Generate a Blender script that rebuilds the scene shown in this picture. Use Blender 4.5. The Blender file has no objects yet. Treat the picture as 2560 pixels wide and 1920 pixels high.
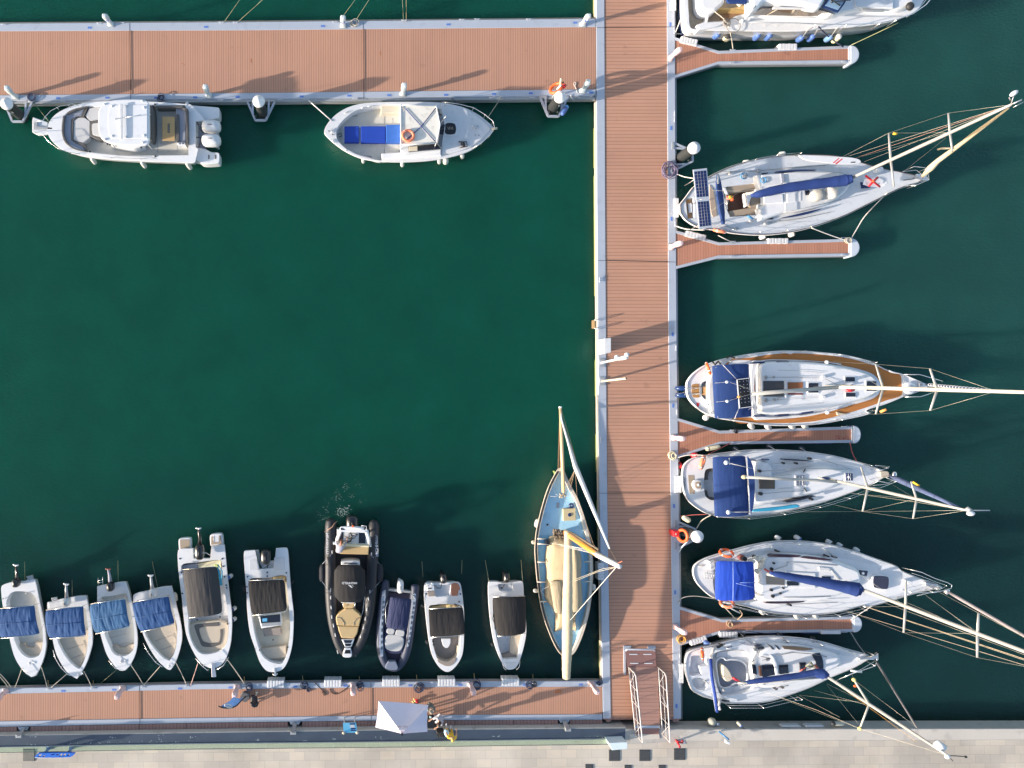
import bpy,math,random
from mathutils import Vector,noise
from mathutils.geometry import tessellate_polygon
random.seed(7)
S=bpy.context.scene
COL=S.collection
# ---------------------------------------------------------------- camera, sky, sun, exposure
# the drone looks straight down from 40 m; the frame is a crop, so the lens axis sits left of its middle
PX,PY,F,H=880.0,990.0,1800.0,40.0
cd=bpy.data.cameras.new("camera");cam=bpy.data.objects.new("camera",cd);COL.objects.link(cam)
cam.location=(0,0,H);cam.rotation_euler=(0,0,0)
cd.sensor_width=36;cd.lens=36*F/2560
cd.shift_x=(1280-PX)/2560;cd.shift_y=-(960-PY)/2560
cd.clip_end=2000
S.camera=cam
SUN_EL,SUN_AZ=math.radians(13.5),math.radians(15)
w=bpy.data.worlds.new("World");S.world=w;w.use_nodes=True
nt=w.node_tree;bg=nt.nodes["Background"]
sky=nt.nodes.new("ShaderNodeTexSky");sky.sky_type='NISHITA';sky.sun_disc=False
sky.sun_elevation=SUN_EL;sky.sun_rotation=math.radians(255)
sky.dust_density=1.6;sky.ozone_density=1.0;sky.air_density=1.0
nt.links.new(sky.outputs[0],bg.inputs[0]);bg.inputs[1].default_value=0.15
ld=bpy.data.lights.new("sun",'SUN');ld.energy=4.5;ld.angle=math.radians(0.9);ld.color=(1,0.875,0.75)
lo=bpy.data.objects.new("sun",ld);COL.objects.link(lo)
d=Vector((math.cos(SUN_AZ)*math.cos(SUN_EL),math.sin(SUN_AZ)*math.cos(SUN_EL),-math.sin(SUN_EL)))
lo.rotation_euler=d.to_track_quat('-Z','Y').to_euler();lo.location=(-30,-10,30)
vs=S.view_settings;vs.view_transform='Standard';vs.look='None';vs.gamma=1;vs.use_curve_mapping=False
vs.exposure=1.12

# ---------------------------------------------------------------- helpers
def W(x,y,z=0.0): # pixel of the photograph + real height -> place in the world (metres)
    return Vector(((x-PX)/F*(H-z),-(y-PY)/F*(H-z),z))
def PJ(v):return(PX+v[0]*F/(H-v[2]),PY-v[1]*F/(H-v[2]))
def R(x0,y0,s):return lambda X,Y:(x0+X/s,y0+Y/s)
N=lambda X,Y:(X,Y)
def Q(q,pts):return[tuple(q(p[0],p[1]))+tuple(p[2:])for p in pts]
def crs(pts,n=6,closed=True):
    P=[Vector((p[0],p[1]))for p in pts];sh=[len(p)>2 and p[2]==1 for p in pts];m=len(P);out=[]
    for i in range(m if closed else m-1):
        j=(i+1)%m;a,b=P[i],P[j]
        pa=P[i-1]if(closed or i>0)else a;pb=P[(j+1)%m]if(closed or j<m-1)else b
        L=(b-a).length
        def tan(p0,p1,p2):
            l0=(p1-p0).length;l1=(p2-p1).length
            if l0+l1<1e-9:return Vector((0,0))
            return(p2-p0)/(l0+l1)*L
        ma=(b-a)if(sh[i]or(not closed and i==0))else tan(pa,a,b)
        mb=(b-a)if(sh[j]or(not closed and j==m-1))else tan(a,b,pb)
        for k in range(n):
            t=k/n;t2=t*t;t3=t2*t
            out.append(a*(2*t3-3*t2+1)+ma*(t3-2*t2+t)+b*(-2*t3+3*t2)+mb*(t3-t2))
    if not closed:out.append(P[-1])
    return[(p.x,p.y)for p in out]
def area(P):return sum(P[i-1][0]*P[i][1]-P[i][0]*P[i-1][1]for i in range(len(P)))/2
def ccw(P):return list(P)if area(P)>0 else list(P)[::-1]
def inset(P,d):
    P=ccw(P);n=len(P);out=[]
    for i in range(n):
        a,b,c=Vector(P[i-1][:2]),Vector(P[i][:2]),Vector(P[(i+1)%n][:2])
        e1=(b-a);e2=(c-b)
        if e1.length<1e-7 or e2.length<1e-7:out.append((b.x,b.y));continue
        e1.normalize();e2.normalize()
        n1=Vector((-e1.y,e1.x));n2=Vector((-e2.y,e2.x));nn=n1+n2
        if nn.length<1e-4:nn=n1
        nn.normalize();k=d/max(0.5,nn.dot(n1));q=b+nn*k;out.append((q.x,q.y))
    return out
def WP(pts,z):return[tuple(W(p[0],p[1],z)[:2])for p in pts]

# materials -------------------------------------------------------
MC={}
def M(name,col,rough=0.5,var=0.10,scale=4.0,bump=0.0,bs=30.0,metal=0.0,coat=0.0,fine=0.05,dirt=0.0,stretch=None):
    if name in MC:return MC[name]
    m=bpy.data.materials.new(name);m.use_nodes=True;t=m.node_tree;b=t.nodes["Principled BSDF"]
    b.inputs["Roughness"].default_value=rough;b.inputs["Metallic"].default_value=metal
    b.inputs["Coat Weight"].default_value=coat
    g=t.nodes.new("ShaderNodeNewGeometry");pos=g.outputs["Position"]
    if stretch:
        mp=t.nodes.new("ShaderNodeMapping");t.links.new(pos,mp.inputs[0]);mp.inputs["Scale"].default_value=stretch;pos=mp.outputs[0]
    def nz(sc,det=4):
        x=t.nodes.new("ShaderNodeTexNoise");x.inputs["Scale"].default_value=sc;x.inputs["Detail"].default_value=det
        t.links.new(pos,x.inputs["Vector"]);return x.outputs["Fac"]
    def mth(op,a,bb=None,c=None):
        x=t.nodes.new("ShaderNodeMath");x.operation=op
        for i,v in enumerate((a,bb,c)):
            if v is None:continue
            if isinstance(v,(int,float)):x.inputs[i].default_value=v
            else:t.links.new(v,x.inputs[i])
        return x.outputs[0]
    f=mth('MULTIPLY_ADD',nz(scale),2*var,1-var)
    f2=mth('MULTIPLY_ADD',nz(bs,2),2*fine,1-fine)
    f=mth('MULTIPLY',f,f2)
    if dirt>0:
        dn=mth('SUBTRACT',nz(scale*1.7,6),0.56);dn=mth('MULTIPLY',mth('MAXIMUM',dn,0.0),6*dirt);dn=mth('MINIMUM',dn,dirt)
        f=mth('MULTIPLY',f,mth('SUBTRACT',1.0,dn))
    mx=t.nodes.new("ShaderNodeVectorMath");mx.operation='SCALE';mx.inputs[0].default_value=col[:3]
    t.links.new(f,mx.inputs["Scale"]);t.links.new(mx.outputs[0],b.inputs["Base Color"])
    if bump>0:
        bp=t.nodes.new("ShaderNodeBump");bp.inputs["Strength"].default_value=bump;bp.inputs["Distance"].default_value=0.02
        t.links.new(nz(bs,3),bp.inputs["Height"]);t.links.new(bp.outputs[0],b.inputs["Normal"])
    MC[name]=m;return m
def decking(name,col,axis,width,line=0.13,dark=0.45,var=0.07,rough=0.75,ang=0.0,stain=0.12):
    if name in MC:return MC[name]
    m=bpy.data.materials.new(name);m.use_nodes=True;t=m.node_tree;b=t.nodes["Principled BSDF"]
    b.inputs["Roughness"].default_value=rough;L=t.links
    g=t.nodes.new("ShaderNodeNewGeometry");mp=t.nodes.new("ShaderNodeMapping");L.new(g.outputs["Position"],mp.inputs[0])
    mp.inputs["Rotation"].default_value=(0,0,ang)
    sx=t.nodes.new("ShaderNodeSeparateXYZ");L.new(mp.outputs[0],sx.inputs[0])
    def mth(op,a,bb=None,c=None):
        x=t.nodes.new("ShaderNodeMath");x.operation=op
        for i,v in enumerate((a,bb,c)):
            if v is None:continue
            if isinstance(v,(int,float)):x.inputs[i].default_value=v
            else:L.new(v,x.inputs[i])
        return x.outputs[0]
    u=mth('DIVIDE',mth('ADD',sx.outputs[axis],500.0),width);fr=mth('FRACT',u);fl=mth('FLOOR',u)
    wn=t.nodes.new("ShaderNodeTexWhiteNoise");wn.noise_dimensions='1D';L.new(fl,wn.inputs["W"])
    f=mth('MULTIPLY_ADD',wn.outputs["Value"],2*var,1-var)
    def nz(sc,st=(1,1,1),det=4):
        q=t.nodes.new("ShaderNodeMapping");L.new(mp.outputs[0],q.inputs[0]);q.inputs["Scale"].default_value=st
        x=t.nodes.new("ShaderNodeTexNoise");x.inputs["Scale"].default_value=sc;x.inputs["Detail"].default_value=det
        L.new(q.outputs[0],x.inputs["Vector"]);return x.outputs["Fac"]
    f=mth('MULTIPLY',f,mth('MULTIPLY_ADD',nz(0.35,det=5),2*stain,1-stain))
    st=(14,1,1)if axis==0 else(1,14,1)
    f=mth('MULTIPLY',f,mth('MULTIPLY_ADD',nz(2.5,st),0.16,0.92))
    ln=mth('LESS_THAN',fr,line);f=mth('MULTIPLY',f,mth('SUBTRACT',1.0,mth('MULTIPLY',ln,1-dark)))
    sp=nz(1.3,det=8);sp=mth('MULTIPLY',mth('MAXIMUM',mth('SUBTRACT',sp,0.66),0.0),2.5)
    mx=t.nodes.new("ShaderNodeVectorMath");mx.operation='SCALE';mx.inputs[0].default_value=col
    L.new(mth('MULTIPLY',f,mth('SUBTRACT',1.0,mth('MINIMUM',sp,0.3))),mx.inputs["Scale"]);L.new(mx.outputs[0],b.inputs["Base Color"])
    MC[name]=m;return m

white=M("white_gelcoat",(.69,.70,.72),.28,.03,1.5,fine=.02,coat=.3,dirt=.10)
white2=M("white_plastic",(.60,.61,.63),.45,.06,3,fine=.04,dirt=.12)
nonskid=M("grey_nonskid",(.58,.605,.64),.7,.05,2,bump=.2,bs=90,fine=.05,dirt=.14)
creamskid=M("cream_nonskid",(.54,.53,.48),.7,.05,2,bump=.2,bs=90,dirt=.14)
cream=M("cream_gelcoat",(.60,.54,.42),.5,.05,2,dirt=.12)
steel=M("stainless_steel",(.72,.72,.72),.22,.06,6,metal=.85)
alu=M("anodised_aluminium",(.42,.46,.53),.42,.06,1.2,metal=.15,fine=.04,dirt=.12)
alud=M("dull_aluminium",(.34,.36,.38),.5,.1,3,metal=.3)
mastm=M("mast_aluminium",(.39,.39,.375),.38,.05,2,metal=.2)
glass=M("smoked_glass",(.012,.016,.028),.08,.2,2,coat=.5)
glassb=M("brown_tinted_glass",(.10,.075,.05),.1,.2,3,coat=.5)
navy=M("navy_canvas",(.010,.038,.155),.85,.12,2.5,bump=.5,bs=14,fine=.05)
royal=M("royal_blue_canvas",(.008,.055,.42),.8,.10,2.5,bump=.4,bs=12)
royald=M("blue_sail_cover",(.011,.036,.165),.8,.15,3,bump=.6,bs=14)
biminiblue=M("weathered_blue_canvas",(.020,.074,.21),.85,.15,2.5,bump=.35,bs=9,stretch=(3,.7,1),dirt=.1)
biminiteal=M("faded_teal_blue_canvas",(.04,.12,.25),.85,.25,1.0,bump=.35,bs=9,stretch=(3,.7,1))
charcoal=M("charcoal_canvas",(.042,.040,.042),.85,.12,3,bump=.3,bs=9,stretch=(3,.7,1))
blackc=M("black_canvas",(.015,.0135,.0145),.85,.2,3,bump=.3,bs=9,stretch=(2,.7,1))
purple=M("violet_navy_canvas",(.021,.028,.082),.85,.12,3,bump=.4,bs=8,stretch=(3,.6,1))
blackr=M("black_rubber",(.018,.019,.022),.6,.2,3,fine=.08,dirt=.1)
blackp=M("black_plastic",(.012,.012,.014),.3,.2,3,coat=.3)
tubeblk=M("black_rib_fabric",(.022,.023,.028),.55,.12,2,fine=.06,bump=.1)
tubenav=M("slate_navy_rib_fabric",(.030,.040,.075),.55,.12,2,fine=.06,bump=.1)
tubepal=M("pale_grey_rib_patch",(.30,.36,.46),.55,.1,2)
tan=M("tan_quilted_vinyl",(.50,.36,.18),.6,.06,4,bump=.5,bs=35,fine=.08)
beige=M("beige_vinyl",(.52,.44,.34),.6,.06,2,bump=.3,bs=10,dirt=.06)
greyv=M("light_grey_vinyl",(.50,.50,.50),.6,.06,2,bump=.3,bs=12)
blueg=M("blue_grey_vinyl",(.26,.28,.34),.6,.06,2,bump=.2,bs=12)
darkv=M("dark_grey_vinyl",(.10,.095,.09),.6,.1,3)
taupe=M("taupe_vinyl",(.27,.23,.20),.65,.1,2,bump=.3,bs=12)
wood=M("varnished_wood",(.42,.22,.08),.35,.2,3,stretch=(.6,6,1),coat=.3)
woodlt=M("light_wood_panel",(.50,.33,.15),.45,.15,3,stretch=(6,.6,1))
teakw=M("weathered_teak",(.34,.27,.20),.7,.25,3,stretch=(.6,7,1),fine=.12)
teakd=M("dark_wood",(.10,.04,.02),.6,.25,3)
orange=M("orange_plastic",(.85,.13,.03),.45,.08,5)
orangef=M("faded_orange_foam",(.80,.23,.12),.6,.08,5)
red=M("red_plastic",(.62,.02,.03),.4,.1,5)
blue=M("blue_plastic",(.015,.12,.55),.4,.12,4)
bluev=M("blue_cushion_vinyl",(.010,.050,.36),.55,.12,4,bump=.3,bs=8)
bluev2=M("light_blue_cushion_vinyl",(.03,.12,.44),.55,.12,4,bump=.3,bs=8)
plate=M("blue_number_plate",(.10,.19,.50),.5,.15,20)
rope=M("off_white_rope",(.50,.46,.38),.9,.2,10,bump=.8,bs=120)
ropew=M("white_rope",(.66,.64,.60),.9,.15,10,bump=.6,bs=120)
ropeg=M("weedy_green_rope",(.22,.24,.15),.9,.3,5)
roped=M("dark_blue_rope",(.035,.045,.09),.9,.3,10)
roper=M("red_rope",(.40,.10,.09),.9,.2,10)
ropeo=M("orange_yellow_rope",(.60,.33,.08),.9,.2,10)
wire=M("rigging_wire",(.42,.42,.36),.4,.1,5,metal=.5)
sailc=M("cream_sailcloth",(.54,.455,.31),.85,.10,2,bump=.5,bs=10,dirt=.12)
tarp=M("sand_tarpaulin",(.44,.35,.22),.85,.12,1.5,bump=.6,bs=8,dirt=.2)
sky_blue=M("pale_blue_paint",(.36,.62,.80),.5,.08,1.5,fine=.04,dirt=.18)
deep_blue=M("mid_blue_paint",(.22,.50,.72),.5,.12,2,dirt=.2)
creamp=M("cream_paint",(.60,.54,.46),.5,.06,2,dirt=.15)
spar=M("orange_varnished_spar",(.62,.27,.05),.3,.15,3,coat=.5)
solar=M("solar_cells",(.012,.022,.09),.15,.2,5,coat=.6)
solarg=M("solar_grid_lines",(.25,.27,.33),.4,.1,5)
navyh=M("navy_hull_paint",(.010,.025,.10),.2,.1,1,coat=.5)
fendw=M("white_fender_vinyl",(.58,.57,.53),.5,.08,4,dirt=.25)
fendb=M("blue_fender_vinyl",(.07,.14,.36),.5,.12,4,dirt=.15)
fendy=M("cream_fender_vinyl",(.72,.66,.46),.5,.08,4,dirt=.15)
fendbk=M("black_fender_cover",(.02,.022,.028),.8,.2,6)
pink=M("pinkish_white_polyester",(.60,.43,.44),.4,.1,2,dirt=.1)
palep=M("pale_grey_polyester",(.52,.58,.60),.4,.1,2,dirt=.1)
concrete=M("weathered_concrete",(.42,.40,.37),.9,.12,1.2,bump=.4,bs=25,fine=.10,dirt=.3)
conclt=M("pale_concrete_edge",(.52,.48,.43),.9,.10,.8,bump=.4,bs=25,fine=.08,dirt=.28)
skin=M("skin",(.50,.29,.20),.6,.05,5)
turq=M("turquoise_canvas",(.03,.30,.48),.7,.15,4,bump=.5,bs=12)
yellow=M("yellow_cloth",(.72,.45,.03),.8,.1,5)
greyc=M("grey_cloth",(.36,.36,.42),.9,.1,8,bump=.4,bs=20)
olive=M("olive_grey_cloth",(.12,.12,.11),.9,.2,8)
hairm=M("dark_brown_hair",(.03,.014,.01),.6,.2,20)
tentm=M("white_tent_fabric",(.70,.64,.74),.8,.03,2,bump=.25,bs=6)
cyan=M("light_blue_sign_face",(.16,.52,.78),.4,.05,3)
algae=M("algae_covered_float",(.16,.22,.06),.8,.3,2)

# geometry collector ----------------------------------------------
def wl(o):
    v=Vector((0,0,0))
    while o is not None:v=v+o.location;o=o.parent
    return v
class MB:
    def __init__(s):s.v=[];s.f=[];s.sm=[]
    def add(s,vs,fs,smooth=False):
        o=len(s.v);s.v+=[tuple(v)for v in vs]
        for f in fs:s.f.append([i+o for i in f]);s.sm.append(smooth)
        return s
    def rings(s,rs,capt=True,capb=True,smooth=True,closed=True):
        n=len(rs[0]);vs=[p for r in rs for p in r];fs=[]
        for k in range(len(rs)-1):
            for i in range(n if closed else n-1):
                j=(i+1)%n;fs.append((k*n+i,k*n+j,(k+1)*n+j,(k+1)*n+i))
        s.add(vs,fs,smooth)
        if capt:s.cap(rs[-1],False)
        if capb:s.cap(rs[0],True)
        return s
    def cap(s,ring,flip=False):
        tr=tessellate_polygon([[Vector(p)for p in ring]])
        fs=[]
        for t in tr:
            a,b,c=[Vector(ring[i])for i in t]
            nz=(b-a).cross(c-a).z
            t=list(t)
            if(nz<0)!=flip:t.reverse()
            fs.append(t)
        s.add(ring,fs);return s
    def prism(s,P,z1,z0,bev=0.0,smooth=False):
        P=ccw(P);r=[[(x,y,z0)for x,y in P]]
        if bev>0:
            r.append([(x,y,z1-bev)for x,y in P]);r.append([(x,y,z1-bev*.3)for x,y in inset(P,bev*.3)])
            r.append([(x,y,z1)for x,y in inset(P,bev)])
        else:r.append([(x,y,z1)for x,y in P])
        return s.rings(r,smooth=smooth)
    def mound(s,P,z0,z1,ins,steps=4,crown=0.0):
        P=ccw(P);r=[]
        for k in range(steps+1):
            a=k/steps*math.pi/2
            r.append([(x,y,z0+(z1-z0)*math.sin(a))for x,y in inset(P,ins*(1-math.cos(a)))])
        return s.rings(r)
    def pp(s,pts,z1,z0,bev=0.0):return s.prism(WP(pts,z1),z1,z0,bev)
    def holed(s,outer,holes,z):
        polys=[[Vector((x,y,0))for x,y in ccw(outer)]]+[[Vector((x,y,0))for x,y in ccw(h)]for h in holes]
        tr=tessellate_polygon(polys);vs=[v for p in polys for v in p];fs=[]
        for t in tr:
            a,b,c=[vs[i]for i in t];t=list(t)
            if(b-a).cross(c-a).z<0:t.reverse()
            fs.append(t)
        s.add([(v.x,v.y,z)for v in vs],fs);return s
    def wall(s,P,z1,z0,inward=True,ins=0.0):
        P=ccw(P);a=[(x,y,z0)for x,y in(inset(P,ins)if ins else P)];b=[(x,y,z1)for x,y in P]
        return s.rings([a,b]if not inward else[b,a],False,False,smooth=True)
    def tube(s,pts,r,n=8,flat=1.0,caps=True,smooth=True):
        P=[Vector(p)for p in pts];m=len(P)
        rr=[r]*m if isinstance(r,(int,float))else list(r)
        rs=[];up0=None
        for i in range(m):
            t=(P[min(i+1,m-1)]-P[max(i-1,0)])
            if t.length<1e-9:t=Vector((0,0,1))
            t.normalize()
            if up0 is None:up0=Vector((0,0,1))if abs(t.z)<.9 else Vector((0,1,0))
            sd=t.cross(up0)
            if sd.length<1e-6:sd=t.cross(Vector((1,0,0)))
            sd.normalize();up=sd.cross(t);up.normalize();up0=up
            rs.append([P[i]+sd*(math.cos(a)*rr[i])+up*(math.sin(a)*rr[i]*flat)for a in[2*math.pi*k/n for k in range(n)]])
        vs=[p for q in rs for p in q];fs=[]
        for k in range(m-1):
            for i in range(n):
                j=(i+1)%n;fs.append((k*n+j,k*n+i,(k+1)*n+i,(k+1)*n+j))
        if caps:fs.append(list(range(n)));fs.append([(m-1)*n+i for i in range(n)][::-1])
        s.add(vs,fs,smooth);return s
    def pt(s,pts,r,n=8,flat=1.0,q=N):return s.tube([W(*q(p[0],p[1]),p[2])for p in pts],r,n,flat)
    def capsule(s,a,b,r,n=12,neck=.25):
        a,b=Vector(a),Vector(b);L=(b-a).length;ks=[0,.03,.08,.16,.3,.5,.7,.84,.92,.97,1]
        rr=[r*max(neck,math.sqrt(max(0,1-(abs(2*k-1))**5)))for k in ks]
        return s.tube([a.lerp(b,k)for k in ks],rr,n)
    def ell(s,c,rx,ry,rz,rot=0.0,p=2.0,nu=16,nv=9,zmin=-1.0,tilt=None):
        c=Vector(c);vs=[];fs=[]
        def se(v):return math.copysign(abs(v)**(2/p),v)
        for j in range(nv):
            ph=-math.pi/2+math.pi*j/(nv-1)
            for i in range(nu):
                th=2*math.pi*i/nu
                x=se(math.cos(ph))*se(math.cos(th))*rx;y=se(math.cos(ph))*se(math.sin(th))*ry;z=max(zmin,se(math.sin(ph)))*rz
                vs.append((c.x+x*math.cos(rot)-y*math.sin(rot),c.y+x*math.sin(rot)+y*math.cos(rot),c.z+z))
        for j in range(nv-1):
            for i in range(nu):
                k=(i+1)%nu;fs.append((j*nu+i,j*nu+k,(j+1)*nu+k,(j+1)*nu+i))
        s.add(vs,fs,True);return s
    def cyl(s,c,r,z0,z1,n=20,r1=None):
        r1=r if r1 is None else r1
        a=[(c[0]+r*math.cos(2*math.pi*k/n),c[1]+r*math.sin(2*math.pi*k/n),z0)for k in range(n)]
        b=[(c[0]+r1*math.cos(2*math.pi*k/n),c[1]+r1*math.sin(2*math.pi*k/n),z1)for k in range(n)]
        return s.rings([a,b],smooth=False)
    def torus(s,c,R0,r,ax=(0,0,1),n=28,m=10,squash=1.0):
        q=Vector((0,0,1)).rotation_difference(Vector(ax).normalized());vs=[];fs=[]
        for i in range(n):
            a=2*math.pi*i/n
            for j in range(m):
                b=2*math.pi*j/m
                v=Vector(((R0+r*math.cos(b))*math.cos(a),(R0+r*math.cos(b))*math.sin(a),r*math.sin(b)))
                vs.append(Vector(c)+q@v)
        for i in range(n):
            for j in range(m):
                k=(i+1)%n;l=(j+1)%m;fs.append((i*m+j,k*m+j,k*m+l,i*m+l))
        s.add(vs,fs,True);return s
    def bar(s,a,b,wd,h): # rectangular bar between two world points (tops at their z)
        a,b=Vector(a),Vector(b);t=(b-a);t2=Vector((t.x,t.y,0));t2.normalize();sd=Vector((-t2.y,t2.x,0))*wd/2;dn=Vector((0,0,-h))
        vs=[a-sd+dn,a+sd+dn,a+sd,a-sd,b-sd+dn,b+sd+dn,b+sd,b-sd]
        s.add(vs,[(0,1,2,3)[::-1],(4,5,6,7),(0,4,5,1)[::-1],(3,2,6,7),(0,3,7,4),(1,5,6,2)]);return s
    def pbar(s,a,b,wd,h,q=N):return s.bar(W(*q(a[0],a[1]),a[2]),W(*q(b[0],b[1]),b[2]),wd,h)
    def build(s,name,mat,parent=None,label=None,kind=None,cat=None,group=None,loc=None):
        if name in SPL and parent is not None and SPL[name][0]+"!"!=name:
            nm,near=SPL[name];sv=SPL.pop(nm,None);r=split(s,nm,mat,parent,near)
            if sv:SPL[nm]=sv
            return r[0]if r else None
        me=bpy.data.meshes.new(name)
        if parent is not None:off=wl(parent)
        elif loc is not None:off=Vector(loc)
        else:
            n=max(1,len(s.v));off=Vector((sum(v[0]for v in s.v)/n,sum(v[1]for v in s.v)/n,min(v[2]for v in s.v)))
        me.from_pydata([(v[0]-off.x,v[1]-off.y,v[2]-off.z)for v in s.v],[],s.f);me.update()
        me.polygons.foreach_set("use_smooth",s.sm)
        me.materials.append(mat)
        o=bpy.data.objects.new(name,me);COL.objects.link(o)
        if parent is not None:o.parent=parent
        else:o.location=off
        if label:o["label"]=label
        if kind:o["kind"]=kind
        if cat:o["category"]=cat
        if group:o["group"]=group
        return o
def split(mb,name,mat,parent,near=True):
    """each separate piece of a collector becomes a part of its own"""
    n=len(mb.v);p=list(range(n))
    def fd(i):
        while p[i]!=i:p[i]=p[p[i]];i=p[i]
        return i
    for f in mb.f:
        for k in f[1:]:p[fd(k)]=fd(f[0])
    g={}
    for i in range(n):g.setdefault(fd(i),[]).append(i)
    G=list(g.values())
    if near:
        ch=True
        def bb(L):return[(min(mb.v[i][k]for i in L)-.012,max(mb.v[i][k]for i in L)+.012)for k in range(3)]
        while ch:
            ch=False;B=[bb(L)for L in G]
            for i in range(len(G)):
                for j in range(i+1,len(G)):
                    if all(B[i][k][0]<=B[j][k][1]and B[j][k][0]<=B[i][k][1]for k in range(3)):
                        G[i]+=G[j];del G[j];ch=True;break
                if ch:break
    own={}
    for gi,L in enumerate(G):
        for i in L:own[i]=gi
    ms=[MB()for _ in G];mp=[{}for _ in G]
    for f,sm in zip(mb.f,mb.sm):
        gi=own[f[0]];q=[]
        for i in f:
            if i not in mp[gi]:mp[gi][i]=len(ms[gi].v);ms[gi].v.append(mb.v[i])
            q.append(mp[gi][i])
        ms[gi].f.append(q);ms[gi].sm.append(sm)
    return[m.build(name,mat,parent)for m in ms if m.f]
SPL={"stanchions":("stanchion",0),"winches":("winch",1),"deck_vents":("deck_vent",1),"rod_holders":("rod_holder",1),"gps_antenna":("gps_antenna",1),"cup_holder":("cup_holder",1),"deck_cleats":("deck_cleat",1),"deck_filler":("deck_filler",1),"rigging_wire":("rigging_wire",0),"halyard":("halyard",0),"grab_rails":("grab_rail",0),"grab_rails_and_lines":("deck_line",0),"lines_and_rails":("deck_line",0),"tube_handles":("tube_handle",0),"engine_hoses":("engine_hose",0),"running_lines":("running_line",0),"sheet_lines":("sheet_line",0),"backstay_lines":("backstay_line",0),"lazy_jacks":("lazy_jack",0),"shrouds":("shroud",0),"reefing_lines":("reefing_line",0),"jib_sheets":("jib_sheet",0),"bimini_tapes":("bimini_tape",0),"bimini_lines":("bimini_line",0),"bow_lines":("bow_line",0),"side_lines":("side_line",0),"bowsprit_stays":("bowsprit_stay",0),"window_wires":("window_wire",0),"side_lettering_strip":("lettering_strip",0),"sheet":("sheet",0),"hatch_bars":("hatch_bar",0),"crown_folds":("crown_fold",0),"hatch_seams":("hatch_seam",0),"stern_gear":("stern_gear",1)}
def thing(name,label,cat,loc,group=None):
    o=bpy.data.objects.new(name,None);COL.objects.link(o);o.location=loc;o.empty_display_size=.3
    o["label"]=label;o["category"]=cat
    if group:o["group"]=group
    return o
def dup(root,loc,rz=0.0,label=None,group=None,sc=None):
    r=root.copy();COL.objects.link(r);r.location=loc;r.rotation_euler=(0,0,rz)
    if sc:r.scale=sc
    if label:r["label"]=label
    if group:r["group"]=group
    for ch in list(root.children):
        c=ch.copy();COL.objects.link(c);c.parent=r
        for g in list(ch.children):
            d_=g.copy();COL.objects.link(d_);d_.parent=c
    return r
def text(name,body,px,py,z,size,rotdeg,mat,parent,tilt=None):
    cu=bpy.data.curves.new(name,'FONT');cu.body=body;cu.size=size;cu.align_x='CENTER';cu.align_y='CENTER';cu.extrude=.002
    cu.offset=size*.012;cu.resolution_u=3
    t=bpy.data.objects.new("tmp",cu);COL.objects.link(t)
    dg=bpy.context.evaluated_depsgraph_get();me=bpy.data.meshes.new_from_object(t.evaluated_get(dg))
    bpy.data.objects.remove(t);bpy.data.curves.remove(cu)
    o=bpy.data.objects.new(name,me);COL.objects.link(o);me.materials.clear();me.materials.append(mat)
    o.parent=parent;o.location=W(px,py,z)-wl(parent)
    o.rotation_euler=(0 if tilt is None else tilt[0],0 if tilt is None else tilt[1],math.radians(rotdeg));return o
def canopy(corners,z,q=N,camber=.15,axis=0,n=44,wr=.02,rnd=.06,seed=0,th=.03,sag=0.0,droop=0.06,zs=None):
    """cloth stretched over bows: corners a,b,c,d in order; camber arches across a-b / d-c"""
    m=MB();c=[Vector(W(*q(p[0],p[1]),z))for p in corners];top=[]
    for j in range(n+1):
        for i in range(n+1):
            u,v=i/n,j/n;a,b=2*u-1,2*v-1
            k=1-rnd*(abs(a)**6)*(abs(b)**6) # rounded corners
            a*=k;b*=k;uu,vv=(a+1)/2,(b+1)/2
            p=(c[0]*(1-uu)+c[1]*uu)*(1-vv)+(c[3]*(1-uu)+c[2]*uu)*vv
            t=a if axis==0 else b;o=b if axis==0 else a
            zz=camber*(1-t*t)-camber-droop*(abs(o)**8+abs(t)**10)-sag*math.cos(o*math.pi*1.5)**2
            if zs:zz+=zs[0]*(1-vv)+zs[1]*vv
            wn=noise.noise(Vector((u*10+seed*7.3,v*2+seed,seed)))*wr*.5+noise.noise(Vector((u*30,v*3.5+u*4,seed*3.1)))*wr*.8
            top.append((p.x,p.y,z+zz+wn))
    nn=n+1;fs=[]
    for j in range(n):
        for i in range(n):
            a0=j*nn+i;fs.append((a0,a0+1,a0+nn+1,a0+nn))
    a,b,cc=[Vector(top[k])for k in(0,1,nn)]
    if(b-a).cross(cc-a).z<0:fs=[f[::-1]for f in fs]
    bot=[(x,y,zz-th)for x,y,zz in top]
    m.add(top,fs,True);m.add(bot,[f[::-1]for f in fs],True)
    edge=list(range(n))+[n+k*nn for k in range(n)]+[nn*n+n-k for k in range(n)]+[nn*(n-k)for k in range(n)]
    m.rings([[bot[k]for k in edge],[top[k]for k in edge]],False,False)
    return m
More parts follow.
